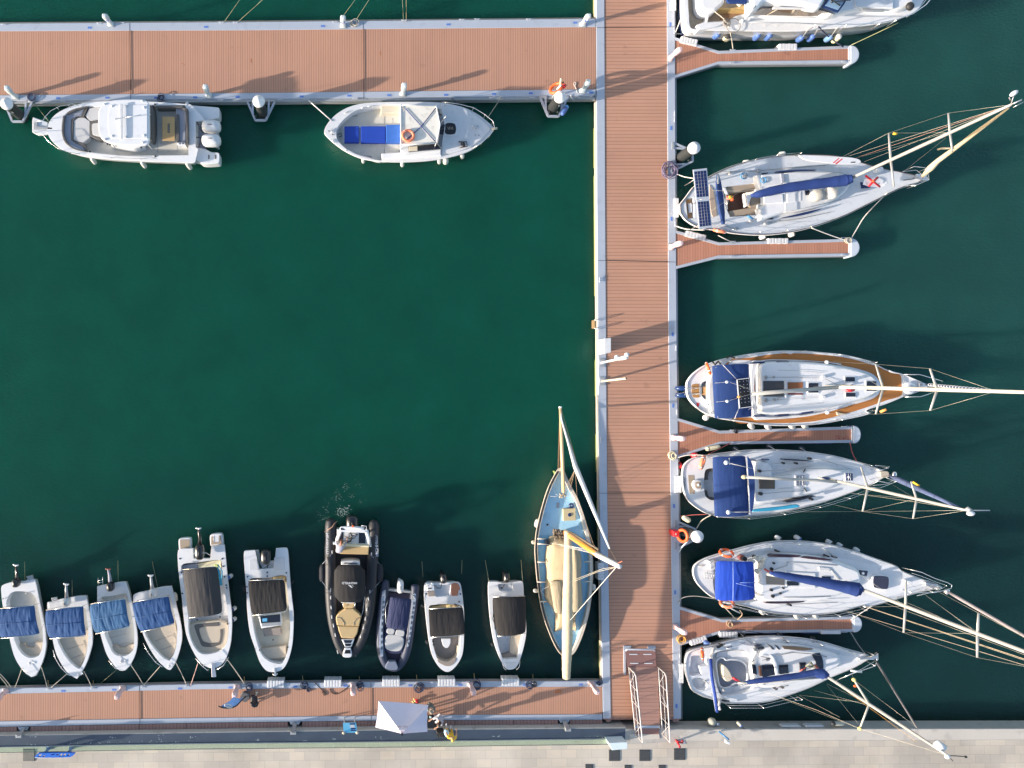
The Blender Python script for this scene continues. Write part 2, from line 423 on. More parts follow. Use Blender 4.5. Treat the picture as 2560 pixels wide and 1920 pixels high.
# ---------------------------------------------------------------- water, sea bed, quay
def water_material():
    m=bpy.data.materials.new("harbour_water");m.use_nodes=True;t=m.node_tree;L=t.links;b=t.nodes["Principled BSDF"];out=t.nodes["Material Output"]
    g=t.nodes.new("ShaderNodeNewGeometry");P=g.outputs["Position"]
    def nz(sc,det=3,src=P):
        x=t.nodes.new("ShaderNodeTexNoise");x.inputs["Scale"].default_value=sc;x.inputs["Detail"].default_value=det;L.new(src,x.inputs["Vector"]);return x.outputs["Fac"]
    def mth(op,a,bb=None,c=None):
        x=t.nodes.new("ShaderNodeMath");x.operation=op
        for i,v in enumerate((a,bb,c)):
            if v is None:continue
            if isinstance(v,(int,float)):x.inputs[i].default_value=v
            else:L.new(v,x.inputs[i])
        return x.outputs[0]
    def mr(v,a,b_,c=0.0,d_=1.0):
        x=t.nodes.new("ShaderNodeMapRange");x.interpolation_type='SMOOTHSTEP';L.new(v,x.inputs[0])
        for i,k in enumerate((a,b_,c,d_)):x.inputs[i+1].default_value=k
        return x.outputs[0]
    def mix(f,a,c):
        x=t.nodes.new("ShaderNodeMix");x.data_type='RGBA';L.new(f,x.inputs[0])
        for s,v in((6,a),(7,c)):
            if isinstance(v,tuple):x.inputs[s].default_value=(*v,1)
            else:L.new(v,x.inputs[s])
        return x.outputs[2]
    sx=t.nodes.new("ShaderNodeSeparateXYZ");L.new(P,sx.inputs[0])
    # south water painted darker for shade and dim reflections; east only greyer
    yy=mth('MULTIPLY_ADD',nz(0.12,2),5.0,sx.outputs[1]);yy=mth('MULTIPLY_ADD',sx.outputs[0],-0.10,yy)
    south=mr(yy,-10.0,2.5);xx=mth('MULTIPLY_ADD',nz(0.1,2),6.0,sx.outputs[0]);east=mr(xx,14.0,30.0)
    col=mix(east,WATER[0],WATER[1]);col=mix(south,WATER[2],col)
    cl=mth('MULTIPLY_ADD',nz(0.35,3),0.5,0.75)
    sc=t.nodes.new("ShaderNodeVectorMath");sc.operation='SCALE';L.new(col,sc.inputs[0]);L.new(cl,sc.inputs["Scale"])
    L.new(sc.outputs[0],b.inputs["Base Color"]);b.inputs["Roughness"].default_value=0.08;b.inputs["IOR"].default_value=1.33
    b.inputs["Subsurface Weight"].default_value=1.0;b.inputs["Subsurface Radius"].default_value=(.5,1,.9);b.inputs["Subsurface Scale"].default_value=8.0
    mp=t.nodes.new("ShaderNodeMapping");L.new(P,mp.inputs[0]);mp.inputs["Scale"].default_value=(1,1.7,1);mp.inputs["Rotation"].default_value=(0,0,.25)
    h=mth('MULTIPLY_ADD',nz(4.5,3,mp.outputs[0]),0.6,mth('MULTIPLY',nz(14,2,mp.outputs[0]),0.35))
    bp=t.nodes.new("ShaderNodeBump");bp.inputs["Strength"].default_value=0.9;bp.inputs["Distance"].default_value=0.05;L.new(h,bp.inputs["Height"]);L.new(bp.outputs[0],b.inputs["Normal"])
    tr=t.nodes.new("ShaderNodeBsdfTransparent");tr.inputs[0].default_value=(.12,.42,.14,1)
    ms=t.nodes.new("ShaderNodeMixShader");ms.inputs[0].default_value=0.80;L.new(tr.outputs[0],ms.inputs[1]);L.new(b.outputs[0],ms.inputs[2]);L.new(ms.outputs[0],out.inputs[0])
    return m
WATER=((.005,.088,.058),(.014,.082,.068),(.0070,.042,.038))  # open basin, greyer east, south tone with shade painted in
def sheet(name,P,z,mat,kind="structure"):
    m=MB();m.cap([(x,y,z)for x,y in ccw(P)]);return m.build(name,mat,kind=kind,loc=(0,0,z))
B_=160
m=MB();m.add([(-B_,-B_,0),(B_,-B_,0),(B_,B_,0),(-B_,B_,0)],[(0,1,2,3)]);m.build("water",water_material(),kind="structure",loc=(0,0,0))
m=MB();m.add([(-B_,-B_,-4.5),(B_,-B_,-4.5),(B_,B_,-4.5),(-B_,B_,-4.5)],[(0,1,2,3)]);m.build("seabed",M("dark_silt",(.004,.010,.008),1,.2,.3),kind="structure",loc=(0,0,-4.5))
QZ=.95
def paving():
    m=bpy.data.materials.new("stone_paving");m.use_nodes=True;t=m.node_tree;L=t.links;b=t.nodes["Principled BSDF"];b.inputs["Roughness"].default_value=.85
    g=t.nodes.new("ShaderNodeNewGeometry");br=t.nodes.new("ShaderNodeTexBrick");mp=t.nodes.new("ShaderNodeMapping");L.new(g.outputs["Position"],mp.inputs[0]);mp.inputs["Rotation"].default_value=(0,0,-.009)
    L.new(mp.outputs[0],br.inputs[0]);br.offset=.37;br.offset_frequency=2
    for k,v in(("Scale",1.0),("Brick Width",.82),("Row Height",.47),("Mortar Size",.007),("Mortar Smooth",.2),("Bias",.1)):br.inputs[k].default_value=v
    br.inputs["Color1"].default_value=(.56,.49,.40,1);br.inputs["Color2"].default_value=(.47,.425,.37,1);br.inputs["Mortar"].default_value=(.33,.31,.28,1)
    def nz(sc,det=4):
        x=t.nodes.new("ShaderNodeTexNoise");x.inputs["Scale"].default_value=sc;x.inputs["Detail"].default_value=det;L.new(g.outputs["Position"],x.inputs["Vector"]);return x.outputs["Fac"]
    mr=t.nodes.new("ShaderNodeMapRange");L.new(nz(.28,5),mr.inputs[0]);mr.inputs[1].default_value=.35;mr.inputs[2].default_value=.65;mr.inputs[3].default_value=.80;mr.inputs[4].default_value=1.12
    m2=t.nodes.new("ShaderNodeMath");m2.operation='MULTIPLY_ADD';L.new(nz(18,3),m2.inputs[0]);m2.inputs[1].default_value=.14;m2.inputs[2].default_value=.93
    m3=t.nodes.new("ShaderNodeMath");m3.operation='MULTIPLY';L.new(mr.outputs[0],m3.inputs[0]);L.new(m2.outputs[0],m3.inputs[1])
    sc=t.nodes.new("ShaderNodeVectorMath");sc.operation='SCALE';L.new(br.outputs[0],sc.inputs[0]);L.new(m3.outputs[0],sc.inputs["Scale"]);L.new(sc.outputs[0],b.inputs["Base Color"])
    return m
qe=[(-900,1852),(0,1838),(1000,1822.5),(1565,1818),(1566,1822.5),(2560,1821),(3600,1819)]
P=WP(qe,QZ)+WP([(3600,2900),(-900,2900)],QZ)
MB().prism(P,QZ,-5,.04).build("quay",concrete,kind="structure",loc=(0,0,0))
sheet("promenade",WP([(-900,1895),(0,1882),(500,1872),(1000,1868),(1500,1862),(1567,1860),(1620,1858),(1700,1853),(2560,1849.5),(3600,1846),(3600,2890),(-900,2890)],QZ+.006),QZ+.006,paving())
sheet("quay_edge",WP([(1700,1824),(2560,1822.5),(3600,1821),(3600,1845),(2560,1849),(1700,1852.5)],QZ+.005),QZ+.005,conclt)
slate=M("blue_grey_wet_asphalt",(.065,.082,.125),.55,.25,.9,bump=.3,bs=20,fine=.12)
sheet("service_road",WP([(-900,1854),(0,1840),(1000,1825.5),(1563,1821),(1563,1848.5),(1500,1846),(1000,1853),(500,1858),(0,1867),(-900,1880)],QZ+.005),QZ+.005,slate)
sheet("quay_kerb",WP([(-900,1881),(0,1868),(500,1859),(1000,1854),(1500,1847),(1560,1849),(1566,1859),(1500,1861.5),(1000,1867.5),(500,1871.5),(0,1881.5),(-900,1894.5)],QZ+.005),QZ+.005,M("pale_green_grey_stone",(.48,.48,.38),.85,.08,1,fine=.06,dirt=.1))
# bird droppings / salt crust on the road
m=MB();rnd=random.Random(3)
for(cx,cy,n,sx_,sy_)in((280,1843,9,9,3),(402,1845,10,8,6),(480,1846,8,22,5),(250,1857,16,60,2.4),(85,1842,6,14,4),(380,1854,16,60,2.4),(645,1850,8,5,3),(840,1848,8,14,3),(945,1846,5,10,3),(1240,1841,6,14,2),(1480,1842,6,20,2),(110,1861,9,60,1.5),(760,1852,6,20,3)):
    for k in range(n):
        x,y=cx+rnd.gauss(0,sx_*.6),cy+rnd.gauss(0,sy_*.6);r=rnd.uniform(.5,1.9)
        m.cap([(*W(x+r*rnd.uniform(.5,1.3)*math.cos(a),y+r*rnd.uniform(.4,.9)*math.sin(a),QZ+.009)[:2],QZ+.009)for a in[-2*math.pi*i/9 for i in range(9)]])
m.build("droppings",M("whitish_crust",(.40,.43,.48),.9,.2,5),kind="stuff",loc=(0,0,QZ))

# glass balustrade beside the promenade
glm=bpy.data.materials.new("greenish_glass");glm.use_nodes=True;t=glm.node_tree;pb=t.nodes["Principled BSDF"]
pb.inputs["Base Color"].default_value=(.42,.52,.47,1);pb.inputs["Roughness"].default_value=.1
tr=t.nodes.new("ShaderNodeBsdfTransparent");tr.inputs[0].default_value=(.90,.95,.91,1);ms=t.nodes.new("ShaderNodeMixShader");ms.inputs[0].default_value=.16
t.links.new(tr.outputs[0],ms.inputs[1]);t.links.new(pb.outputs[0],ms.inputs[2]);t.links.new(ms.outputs[0],t.nodes["Material Output"].inputs[0])
gb=thing("glass_balustrade","long low greenish glass balustrade between the dark quay road and the promenade","balustrade",W(700,1857,QZ))
base=[(-300,1871.5),(0,1867.5),(250,1862.5),(500,1858.5),(750,1856),(1000,1853.5),(1250,1850),(1520,1846.5)]
bw=[W(x,y,QZ)for x,y in base];L_=[]
for i in range(len(bw)-1):
    for k in range(3):L_.append(bw[i].lerp(bw[i+1],k/3))
L_.append(bw[-1])
for i in range(len(L_)-1):
    a,b2=L_[i].lerp(L_[i+1],.003),L_[i].lerp(L_[i+1],.997);n_=Vector((0,.012,0));up=Vector((0,0,.62))
    MB().add([a-n_,b2-n_,b2+n_,a+n_,a-n_+up,b2-n_+up,b2+n_+up,a+n_+up],[(0,1,5,4),(1,2,6,5),(2,3,7,6),(3,0,4,7),(4,5,6,7)]).build("glass_pane",glm,gb)
MB().tube([p+Vector((0,0,.03))for p in L_],.035,6).build("base_channel",alud,gb)
MB().tube([p+Vector((0,0,.635))for p in L_],.016,6).build("top_rail",M("dark_steel",(.08,.09,.09),.4),gb)

# dark square covers let into the paving
for(x,y,s_,lab)in((1536,1889,14,"dark square cover in the paving below the white box"),(1612,1889,14,"dark speckled square cover in the paving, middle of the row of three"),(1699,1886,14.5,"dark square cover in the paving under the red fixture"),(72,1888,15,"weathered grey square cover in the paving left of the blue cut-out sign"),(1473,1921,10,"dark square cover cut by the lower picture edge, left of the white box"),(1570,1922,9,"dark square cover cut by the lower picture edge, middle of three"),(1655,1922,9,"dark square cover cut by the lower picture edge, left of the red fixture")):
    hs=s_;th_=thing("inspection_cover",lab,"cover",W(x,y,QZ),"square covers in the promenade")
    MB().pp([(x-hs,y-hs),(x+hs,y-hs),(x+hs,y+hs),(x-hs,y+hs)],QZ+.03,QZ-.05,.01).build("frame",M("cover_frame",(.10,.10,.10),.7),th_)
    MB().pp([(x-hs+1.2,y-hs+1.2),(x+hs-1.2,y-hs+1.2),(x+hs-1.2,y+hs-1.2),(x-hs+1.2,y+hs-1.2)],QZ+.045,QZ,.008).build("lid",M("cover_lid_pale",(.16,.155,.14),.8,.4,12,fine=.3)if x<100 else M("cover_lid",(.045,.05,.055),.8,.5,12,fine=.4),th_)

# ---------------------------------------------------------------- floating pontoons
DZ=.55
DCOL=(.435,.232,.155)
deckV=decking("composite_deck_boards_west",DCOL,0,.130,var=.035,dark=.38)
deckH=decking("composite_deck_boards_main",DCOL,1,.190,line=.10,var=.04,dark=.38)
deckF=decking("composite_deck_boards_finger",(.40,.185,.12),0,.145,line=.08)
deckG=decking("composite_deck_boards_gangway",(.34,.19,.15),1,.19,line=.09)
deckS=decking("composite_deck_boards_ledge",(.30,.18,.155),0,.19,line=.12)
plk=WP
def pontoon(name,label,outer,decks,rails,plates=(),seams=(),dmat=None,floats=True):
    t_=thing(name,label,"pontoon",W(sum(p[0]for p in outer)/len(outer),sum(p[1]for p in outer)/len(outer),0))
    MB().prism(WP(outer,DZ-.02),DZ-.02,.12,.02).build("frame",alud,t_)
    for dk in decks:MB().prism(WP(dk,DZ),DZ,DZ-.05).build("deck",dmat,t_)
    for rl in rails:MB().prism(WP(rl,DZ+.03),DZ+.03,DZ-.12,.015).build("edge_beam",alu,t_)
    for(x,y,vert)in plates:
        a,b2=(5,2.4)if not vert else(2.4,5)
        MB().pp([(x-a,y-b2),(x+a,y-b2),(x+a,y+b2),(x-a,y+b2)],DZ+.04,DZ+.025).build("number_plate",plate,t_)
    for(a,b2)in seams:MB().pbar((a[0],a[1],DZ+.038),(b2[0],b2[1],DZ+.038),.018,.02).build("expansion_joint",blackr,t_)
    return t_
def lerpx(pts,x):
    for(a,b)in zip(pts,pts[1:]):
        if a[0]<=x<=b[0]:return a[1]+(b[1]-a[1])*(x-a[0])/(b[0]-a[0])
    return pts[0][1]if x<pts[0][0]else pts[-1][1]
# west arm
To=[(-700,63),(0,58.5),(640,54.5),(1489.5,46.5)];Ti=[(-700,81),(0,77.5),(640,75),(1489.5,67)]
Bi=[(-700,242),(0,238),(640,232),(1489.5,223)];Bm=[(-700,256),(0,252),(640,247),(1489.5,239)];Bo=[(-700,263),(0,259),(640,254.5),(1489.5,247)]
pw=pontoon("pontoon","wide brown decked pontoon arm across the top left of the harbour",To+Bo[::-1],[Ti+Bi[::-1]],
    [To+Ti[::-1],Bi+Bm[::-1]],
    [(224,69,0),(515,67,0),(807,65,0),(1121,61,0),(1438,56.5,0),(145,245,0),(268,244,0),(390,244,0),(488,243,0),(594,242.5,0),(754,241,0),(873,239,0),(973,238,0),(1115,237,0),(1235,235,0),(1327,233,0),(1478,231,0)],
    [((324,58),(326.5,250)),((908,54),(909.5,250))],deckV)
ftim=M("pale_timber_fender",(.50,.40,.30),.8,.15,2,dirt=.2)
for(a,b2)in((To,-1),(Bo,1)):
    m=MB();m.tube([W(x,lerpx(a,x)+b2*.5,.38)for x in(-700,0,640,1485)],.05,6);m.build("rubbing_strip",ftim if b2<0 else alud,pw)
for i,x in enumerate((-600,-120,330,540,820,1180)):
    MB().prism(WP([(x,lerpx(Bo,x)-8),(x+210,lerpx(Bo,x+210)-8),(x+210,lerpx(Bo,x+210)+2.5),(x,lerpx(Bo,x)+2.5)],0.05),.10,-.8).build("float",algae,pw)
# main walkway
Lo=[(0,1491),(480,1492.5),(1060,1496.5),(1300,1500),(1797,1508)];Li=[(0,1511),(480,1513),(1060,1516.5),(1300,1519),(1797,1527.5)]
Ri=[(0,1667.5),(480,1670),(880,1671.8),(1797,1684.2)];Ro=[(0,1687),(480,1689),(880,1692),(1330,1698),(1797,1702.8)]
V=lambda L,y0=-700:[(L[0][1]-(L[1][1]-L[0][1])/(L[1][0]-L[0][0])*(0-y0),y0)]+[(x,y)for y,x in L]
pm=pontoon("pontoon","main brown decked pontoon running down to the gangway",V(Lo)+V(Ro)[::-1],[V(Li)+V(Ri)[::-1]],
    [V(Lo)+V(Li)[::-1],V(Ri)+V(Ro)[::-1]],
    [(1676,61,1),(1678,320,1),(1679,547,1),(1681.5,836,1),(1683,1014,1),(1685,1265,1),(1688,1481,1),(1691.5,1765,1)],
    [((1492,69),(1686,67)),((1498,1233),(1696,1233)),((1494,651),(1690,655))],deckH)
MB().tube([W(x-3.5,y,.34)for x,y in V(Lo)],.07,6).build("rubbing_strip",ftim,pm)
MB().tube([W(x+1,y,.34)for x,y in V(Ro)],.05,6).build("rubbing_strip",alud,pm)
for(y0,y1)in((-300,40),(320,420),(440,740),(900,990),(1085,1180),(1250,1350),(1600,1700)):
    MB().prism(WP([(lerpx(Lo,y0)-8,y0),(lerpx(Lo,y1)-8,y1),(lerpx(Lo,y1)+6,y1),(lerpx(Lo,y0)+6,y0)],.05),.08,-.8).build("float",algae,pm)
for(x0,x1)in((1511,1533),(1678,1702)):
    MB().pp([(x0,1792),(x1,1792),(x1,1799),(x1-5,1799),(x1-5,1805),(x0+5,1805),(x0+5,1799),(x0,1799)],DZ+.02,.3,.01).build("end_step",deckS,pm)
MB().pp([(1509,1790),(1702,1790),(1702,1800),(1509,1800)],DZ-.03,.2,.01).build("end_beam",deckS,pm)
# south arm
So=[(-700,1738),(0,1721.5),(500,1710.5),(1000,1705),(1503,1703)];Si=[(-700,1752),(0,1735),(500,1723.5),(1000,1718.5),(1505,1717)]
Ti2=[(-700,1818),(0,1803.5),(500,1795),(1000,1788.5),(1506,1786)];To2=[(-700,1832),(0,1817.5),(500,1807),(1000,1801),(1506,1799.5)];Tl=[(-700,1845),(0,1831),(500,1821.5),(1000,1815),(1506,1812.5)]
ps=pontoon("pontoon","narrow brown decked pontoon arm along the quay at the lower left",So+To2[::-1],[Si+Ti2[::-1]],[So+Si[::-1],Ti2+To2[::-1]],
    [(158,1727.5,0),(285,1724.5,0),(450,1721.5,0),(576,1719,0),(738,1716.5,0),(864,1714.5,0),(1026,1713.5,0),(1151,1712.5,0),(1313,1712,0),(1452,1711.5,0)],
    [((348.5,1713),(349.5,1810)),((927,1706),(928,1802))],deckV)
edges=[-700,42,75,153,202,349,465,575,720,755,818,928,1138,1284,1395,1425,1506]
for a,b2 in zip(edges,edges[1:]):
    if(a,b2)in((42,75),(720,755),(1395,1425)):continue
    MB().pp([(a+.6,lerpx(To2,a)+.8),(b2-.6,lerpx(To2,b2)+.8),(b2-.6,lerpx(Tl,b2)),(a+.6,lerpx(Tl,a))],DZ+.02,DZ-.10).build("ledge_board",deckS,ps)
MB().tube([W(x,lerpx(So,x)-1.5,.38)for x in(-700,0,500,1000,1500)],.06,6).build("rubbing_strip",M("reddish_timber",(.22,.12,.10),.8,.2,2),ps)
for(x0,x1)in((-200,60),(130,420),(700,1080),(1180,1400)):
    MB().prism(WP([(x0,lerpx(So,x0)-4),(x1,lerpx(So,x1)-4),(x1,lerpx(So,x1)+9),(x0,lerpx(So,x0)+9)],.05),.1,-.7).build("float",algae,ps)
# steel arms that hold the south arm to the quay
for(x,y,ex,ey)in((58,1822,46,1840),(737,1808,733,1832),(1411,1803,1421,1824)):
    MB().pp([(x-14,y-4),(x+14,y-4),(x+10,y+4),(x-10,y+4)],DZ+.02,DZ-.1,.01).build("mooring_arm_plate",alu,ps)
    MB().pbar((x,y,DZ+.15),(ex,ey,QZ+.35),.20,.22).build("mooring_arm",M("galvanised_steel",(.30,.33,.36),.45,.15,4,metal=.4),ps)
    MB().pp([(ex-7,ey-3),(ex+7,ey-3),(ex+7,ey+5),(ex-7,ey+5)],QZ+.2,QZ,.01).build("mooring_arm_foot",alud,ps)
# fingers
def bumper(px,py,ang,L=41,wd=16,parent=None,n=6,mat=white2,z=DZ+.12):
    ca,sa=math.cos(math.radians(ang)),math.sin(math.radians(ang));m=MB()
    for k in range(n):
        u0=-L/2+L*k/n+.4;u1=-L/2+L*(k+1)/n-.4;o=.8 if k%2 else 0
        pts=[(px+u*ca-v*sa,py+u*sa+v*ca)for u,v in((u0,-wd/2-o*.5),(u1,-wd/2-o*.5),(u1,wd/2+o*.5),(u0,wd/2+o*.5))]
        m.pp(pts,z,.15,.02)
    m.prism(WP([(px+u*ca-v*sa,py+u*sa+v*ca)for u,v in((-L/2,-wd/2+1),(L/2,-wd/2+1),(L/2,wd/2-1),(-L/2,wd/2-1))],z-.03),z-.03,.2)
    return m.build("dock_bumper",mat,parent)
def finger(lab,tl,tm,te,be,bm,bl,capx,capr,plates=()):
    t_=thing("finger_pontoon",lab,"pontoon",W((tl[0]+te[0])/2,(tl[1]+bl[1])/2,0),"finger pontoons between the sailing berths")
    out=[tl,tm,te,be,bm,bl]
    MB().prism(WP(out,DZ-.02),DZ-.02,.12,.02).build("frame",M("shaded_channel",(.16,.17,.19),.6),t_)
    wy=7
    inn=[(tl[0],tl[1]+wy),(tm[0],tm[1]+wy),(te[0],te[1]+wy),(be[0],be[1]-wy),(bm[0],bm[1]-wy),(bl[0],bl[1]-wy)]
    MB().prism(WP(inn,DZ),DZ,DZ-.05).build("deck",deckF,t_)
    MB().prism(WP([tl,tm,te,inn[2],inn[1],inn[0]],DZ+.03),DZ+.03,DZ-.15,.012).build("edge_beam",alu,t_)
    MB().prism(WP([inn[5],inn[4],inn[3],be,bm,bl],DZ+.03),DZ+.03,DZ-.15,.012).build("edge_beam",alu,t_)
    yc=(te[1]+be[1])/2;hr=(be[1]-te[1])/2+1.5
    cp=[(te[0]+3,yc-hr)]+[(te[0]+6+(capx-te[0]-6)*math.cos(a),yc+hr*math.sin(a))for a in[math.pi*(k/14-.5)for k in range(15)]]+[(te[0]+3,yc+hr)]
    MB().prism(WP(cp,DZ+.10),DZ+.10,.05,.05).build("end_cap",M("pale_blue_white_cap",(.50,.55,.62),.4,.05,2),t_)
    MB().prism(WP([(te[0]-1,te[1]+2),(te[0]+4,te[1]+2),(te[0]+4,be[1]-2),(te[0]-1,be[1]-2)],DZ+.06),DZ+.06,DZ-.1,.01).build("end_plate",alu,t_)
    for fx in(.35,.72):
        x=tm[0]+(te[0]-tm[0])*fx;MB().prism(WP([(x-40,yc+hr-8),(x+40,yc+hr-8),(x+40,yc+hr+1),(x-40,yc+hr+1)],.2),.3,-.5).build("float",M("blue_float",(.02,.05,.18),.5,.2,2),t_)
    return t_
f1=finger("finger pontoon below the cropped motor yacht at the top right",(1688,93),(1797,127),(2123,114),(2123,157),(1797,160),(1688,194),2149,22)
f2=finger("finger pontoon below the sailing yacht with the two solar panels",(1690,576),(1798,606),(2124,597),(2124,640),(1798,645),(1691,672),2150,22)
f3=finger("red-stained finger pontoon below the teak decked yacht",(1694,1045),(1800,1077),(2131,1066),(2131,1107),(1800,1111),(1695,1145),2153,21)
f4=finger("lowest finger pontoon, between the bright blue awning yacht and the smallest yacht",(1699,1517),(1806,1549),(2132,1541),(2132,1580),(1800,1584),(1701,1614),2156,20)
stain=M("red_spilt_paint_stain",(.30,.06,.05),.8,.3,6)
q=R(1660,860,3.687)
m=MB();rn=random.Random(5)
for k in range(26):
    X,Y=rn.uniform(1575,1700),865+rn.uniform(-22,18);r=rn.uniform(2,8)
    m.cap([(*W(*q(X+r*rn.uniform(.5,1.6)*math.cos(a),Y+r*rn.uniform(.4,1)*math.sin(a)),DZ+.005)[:2],DZ+.005)for a in[-2*math.pi*i/9 for i in range(9)]])
m.build("stain",stain,f3)
for(x,y,a,L,wd,p)in((1723,102,13,42,15,f1),(1971,116,0,44,14,f1),(1740,589,14,50,14,f2),(1946,602,0,50,13,f2),(1822,1587,0,45,14,f4),(1747,1602,-17,42,14,f4),(2078,1581,0,48,9,f4)):
    bumper(x,y,a,L,wd,p,6 if wd>10 else 1)
for(x,y,L,wd)in((1684,12,26,13),(1692,519,48,10),(1696,1211,42,15),(1704,1684,48,10)):bumper(x,y,90,L,wd,pm,4 if wd>10 else 1)
bumper(1503,1429,90,42,15,pm)
for x in(689,832,978,1117,1277):bumper(x,lerpx(So,x)+2,0,43,17,ps)

# mooring piles with their guide frames
dk=M("black_pile_sleeve",(.030,.033,.034),.55,.15,2,dirt=.1)
def pile(cx,cy,lab,mark,out,frame):
    z=2.15;c=W(cx,cy,z);t_=thing("mooring_pile",lab,"pile",(c.x,c.y,0),"mooring piles")
    MB().cyl((c.x,c.y),.27,-4,z-.12,24).build("shaft",dk,t_)
    MB().rings([[(c.x+r*math.cos(2*math.pi*k/32),c.y+r*math.sin(2*math.pi*k/32),zz)for k in range(32)]for r,zz in((.31,z-.26),(.325,z-.2),(.32,z-.12),(.10,z+.10),(.02,z+.14))],smooth=False).build("cap",white,t_)
    if mark:
        o=text("number",mark,cx,cy,z,.22,mark_rot[0],white2,t_);o.rotation_euler=(math.radians(80),0,math.radians(mark_rot[0]));a=math.radians(mark_rot[1]);o.location=Vector((.29*math.cos(a),.29*math.sin(a),1.5))
    return t_
def guide(parent,bx,by,out):
    # closed U frame of square tube round the pile, fixed to the edge beam
    P1=[(-33,-30),(-13,17),(13,17),(36,-30)];P2=[(-20,-30),(-19,3)];P3=[(21,-30),(20,3)]
    def tr(p):return(bx+p[0],by+p[1])if out=='S' else(bx+p[1],by+p[0])
    for P in(P1,P2,P3):
        m=MB()
        for a,b2 in zip(P,P[1:]):m.pbar((*tr(a),DZ+.02-.003*(P is not P1)),(*tr(b2),DZ+.02-.003*(P is not P1)),.10,.12)
        m.build("pile_guide",alu,parent)
    for s_ in(-26,29):
        a=tr((s_-9,-35));b2=tr((s_+9,-29));MB().pp([(a[0],a[1]),(b2[0],a[1]),(b2[0],b2[1]),(a[0],b2[1])],DZ+.06,DZ-.1,.01).build("guide_bracket",alud,parent)
    for s_ in(-12,12):
        a,b2=tr((s_,9)),tr((s_*.75,5));MB().pt([(*a,DZ+.05),(*b2,DZ+.05)],.07,8).build("guide_roller",blackr,parent)
mark_rot=(20,285)
pile(13,256,"white capped black pile at the left picture edge beside the twin engine boat's bow","6",'S',None)
pile(646,250,"white capped black pile between the twin engine boat and the round sterned white boat",None,'S',None)
pile(1403,239,"white capped black pile numbered 9, beside the orange lifebuoy stand of the top pontoon","9",'S',None)
mark_rot=(-40,200)
pile(1739,367,"white capped black pile above the yacht with solar panels",None,'E',None)
pile(1747,1343,"white capped black pile beside the orange lifebuoy with a red box","9",'E',None)
guide(pw,43,286,'S');guide(pw,651,283,'S');guide(pw,1384,273,'S');guide(pm,1715,390,'E');guide(pm,1722,1336,'E')

# service pedestals
def pedestal(px,py,ang,mat,lab,first=[None,None]):
    k=0 if mat is palep else 1;loc=W(px,py,DZ)
    if first[k]is None:
        t_=thing("service_pedestal",lab,"service pedestal",loc,"water and power pedestals on the pontoons")
        t_.rotation_euler=(0,0,0)
        m=MB();rs=[]
        for(hw,dp,off,z)in((.17,.12,0,0),(.17,.12,0,.12),(.12,.09,0,.16),(.115,.09,.0,.55),(.15,.11,.02,.70),(.15,.13,.05,.98),(.12,.11,.07,1.10),(.07,.06,.07,1.14)):
            n=16;ring=[]
            for i in range(n):
                a=2*math.pi*i/n;cx,sy=math.cos(a),math.sin(a)
                ring.append((loc.x+math.copysign(abs(cx)**.5,cx)*hw,loc.y-off+math.copysign(abs(sy)**.5,sy)*dp,loc.z+z))
            rs.append(ring)
        m.rings(rs,smooth=True).build("column",mat,t_)
        MB().prism([(loc.x-.2,loc.y-.16),(loc.x+.2,loc.y-.16),(loc.x+.2,loc.y+.16),(loc.x-.2,loc.y+.16)],DZ+.045,DZ,.01).build("foot",alud,t_)
        for s_ in(-.06,.06):MB().cyl((loc.x+s_,loc.y-.125-.03),.03,DZ+.66,DZ+.72,10).build("socket",blue,t_)
        MB().tube([(loc.x,loc.y-.13,DZ+.84),(loc.x,loc.y-.20,DZ+.84)],.04,10).build("lamp",M("lamp_lens",(.75,.75,.7),.2),t_)
        t_.rotation_euler=(0,0,math.radians(ang));first[k]=t_;return t_
    return dup(first[k],loc,math.radians(ang),lab)
for(x,y,s_)in((278,66,"left of three on the top pontoon's upper edge"),(858,70,"middle of three on the top pontoon's upper edge"),(1456,66,"right of three on the top pontoon's upper edge")):
    pedestal(x,y-4,0,palep,"pale grey pedestal, "+s_)
for(x,y,s_)in((40,243,"beside the leftmost pile"),(523,240,"between the twin engine boat and the pile"),(1007,236,"above the wheelhouse of the round sterned white boat"),(1455,228,"right of the lifebuoy stand")):
    pedestal(x,y,180,palep,"pale grey pedestal, top pontoon's lower edge, "+s_)
for(x,y,s_)in((16,1727,"at the left picture edge"),(308,1720,"below the fourth small boat with blue awning"),(594,1716,"behind the feather flag"),(883,1711,"above the white parasol tent's left end"),(1176,1710,"right of the people by the white tent"),(1477,1708,"at the right end of the lower pontoon")):
    pedestal(x,y,0,pink,"pinkish pedestal, lower left pontoon, "+s_)
for(x,y,s_)in((1672,147,"top finger pontoon"),(1674,618,"finger pontoon below the yacht with solar panels"),(1680,1094,"red-stained finger pontoon"),(1684,1566,"finger pontoon below the yacht with bright blue awning")):
    pedestal(x+3,y,90,pink,"pinkish pedestal at the root of the "+s_)

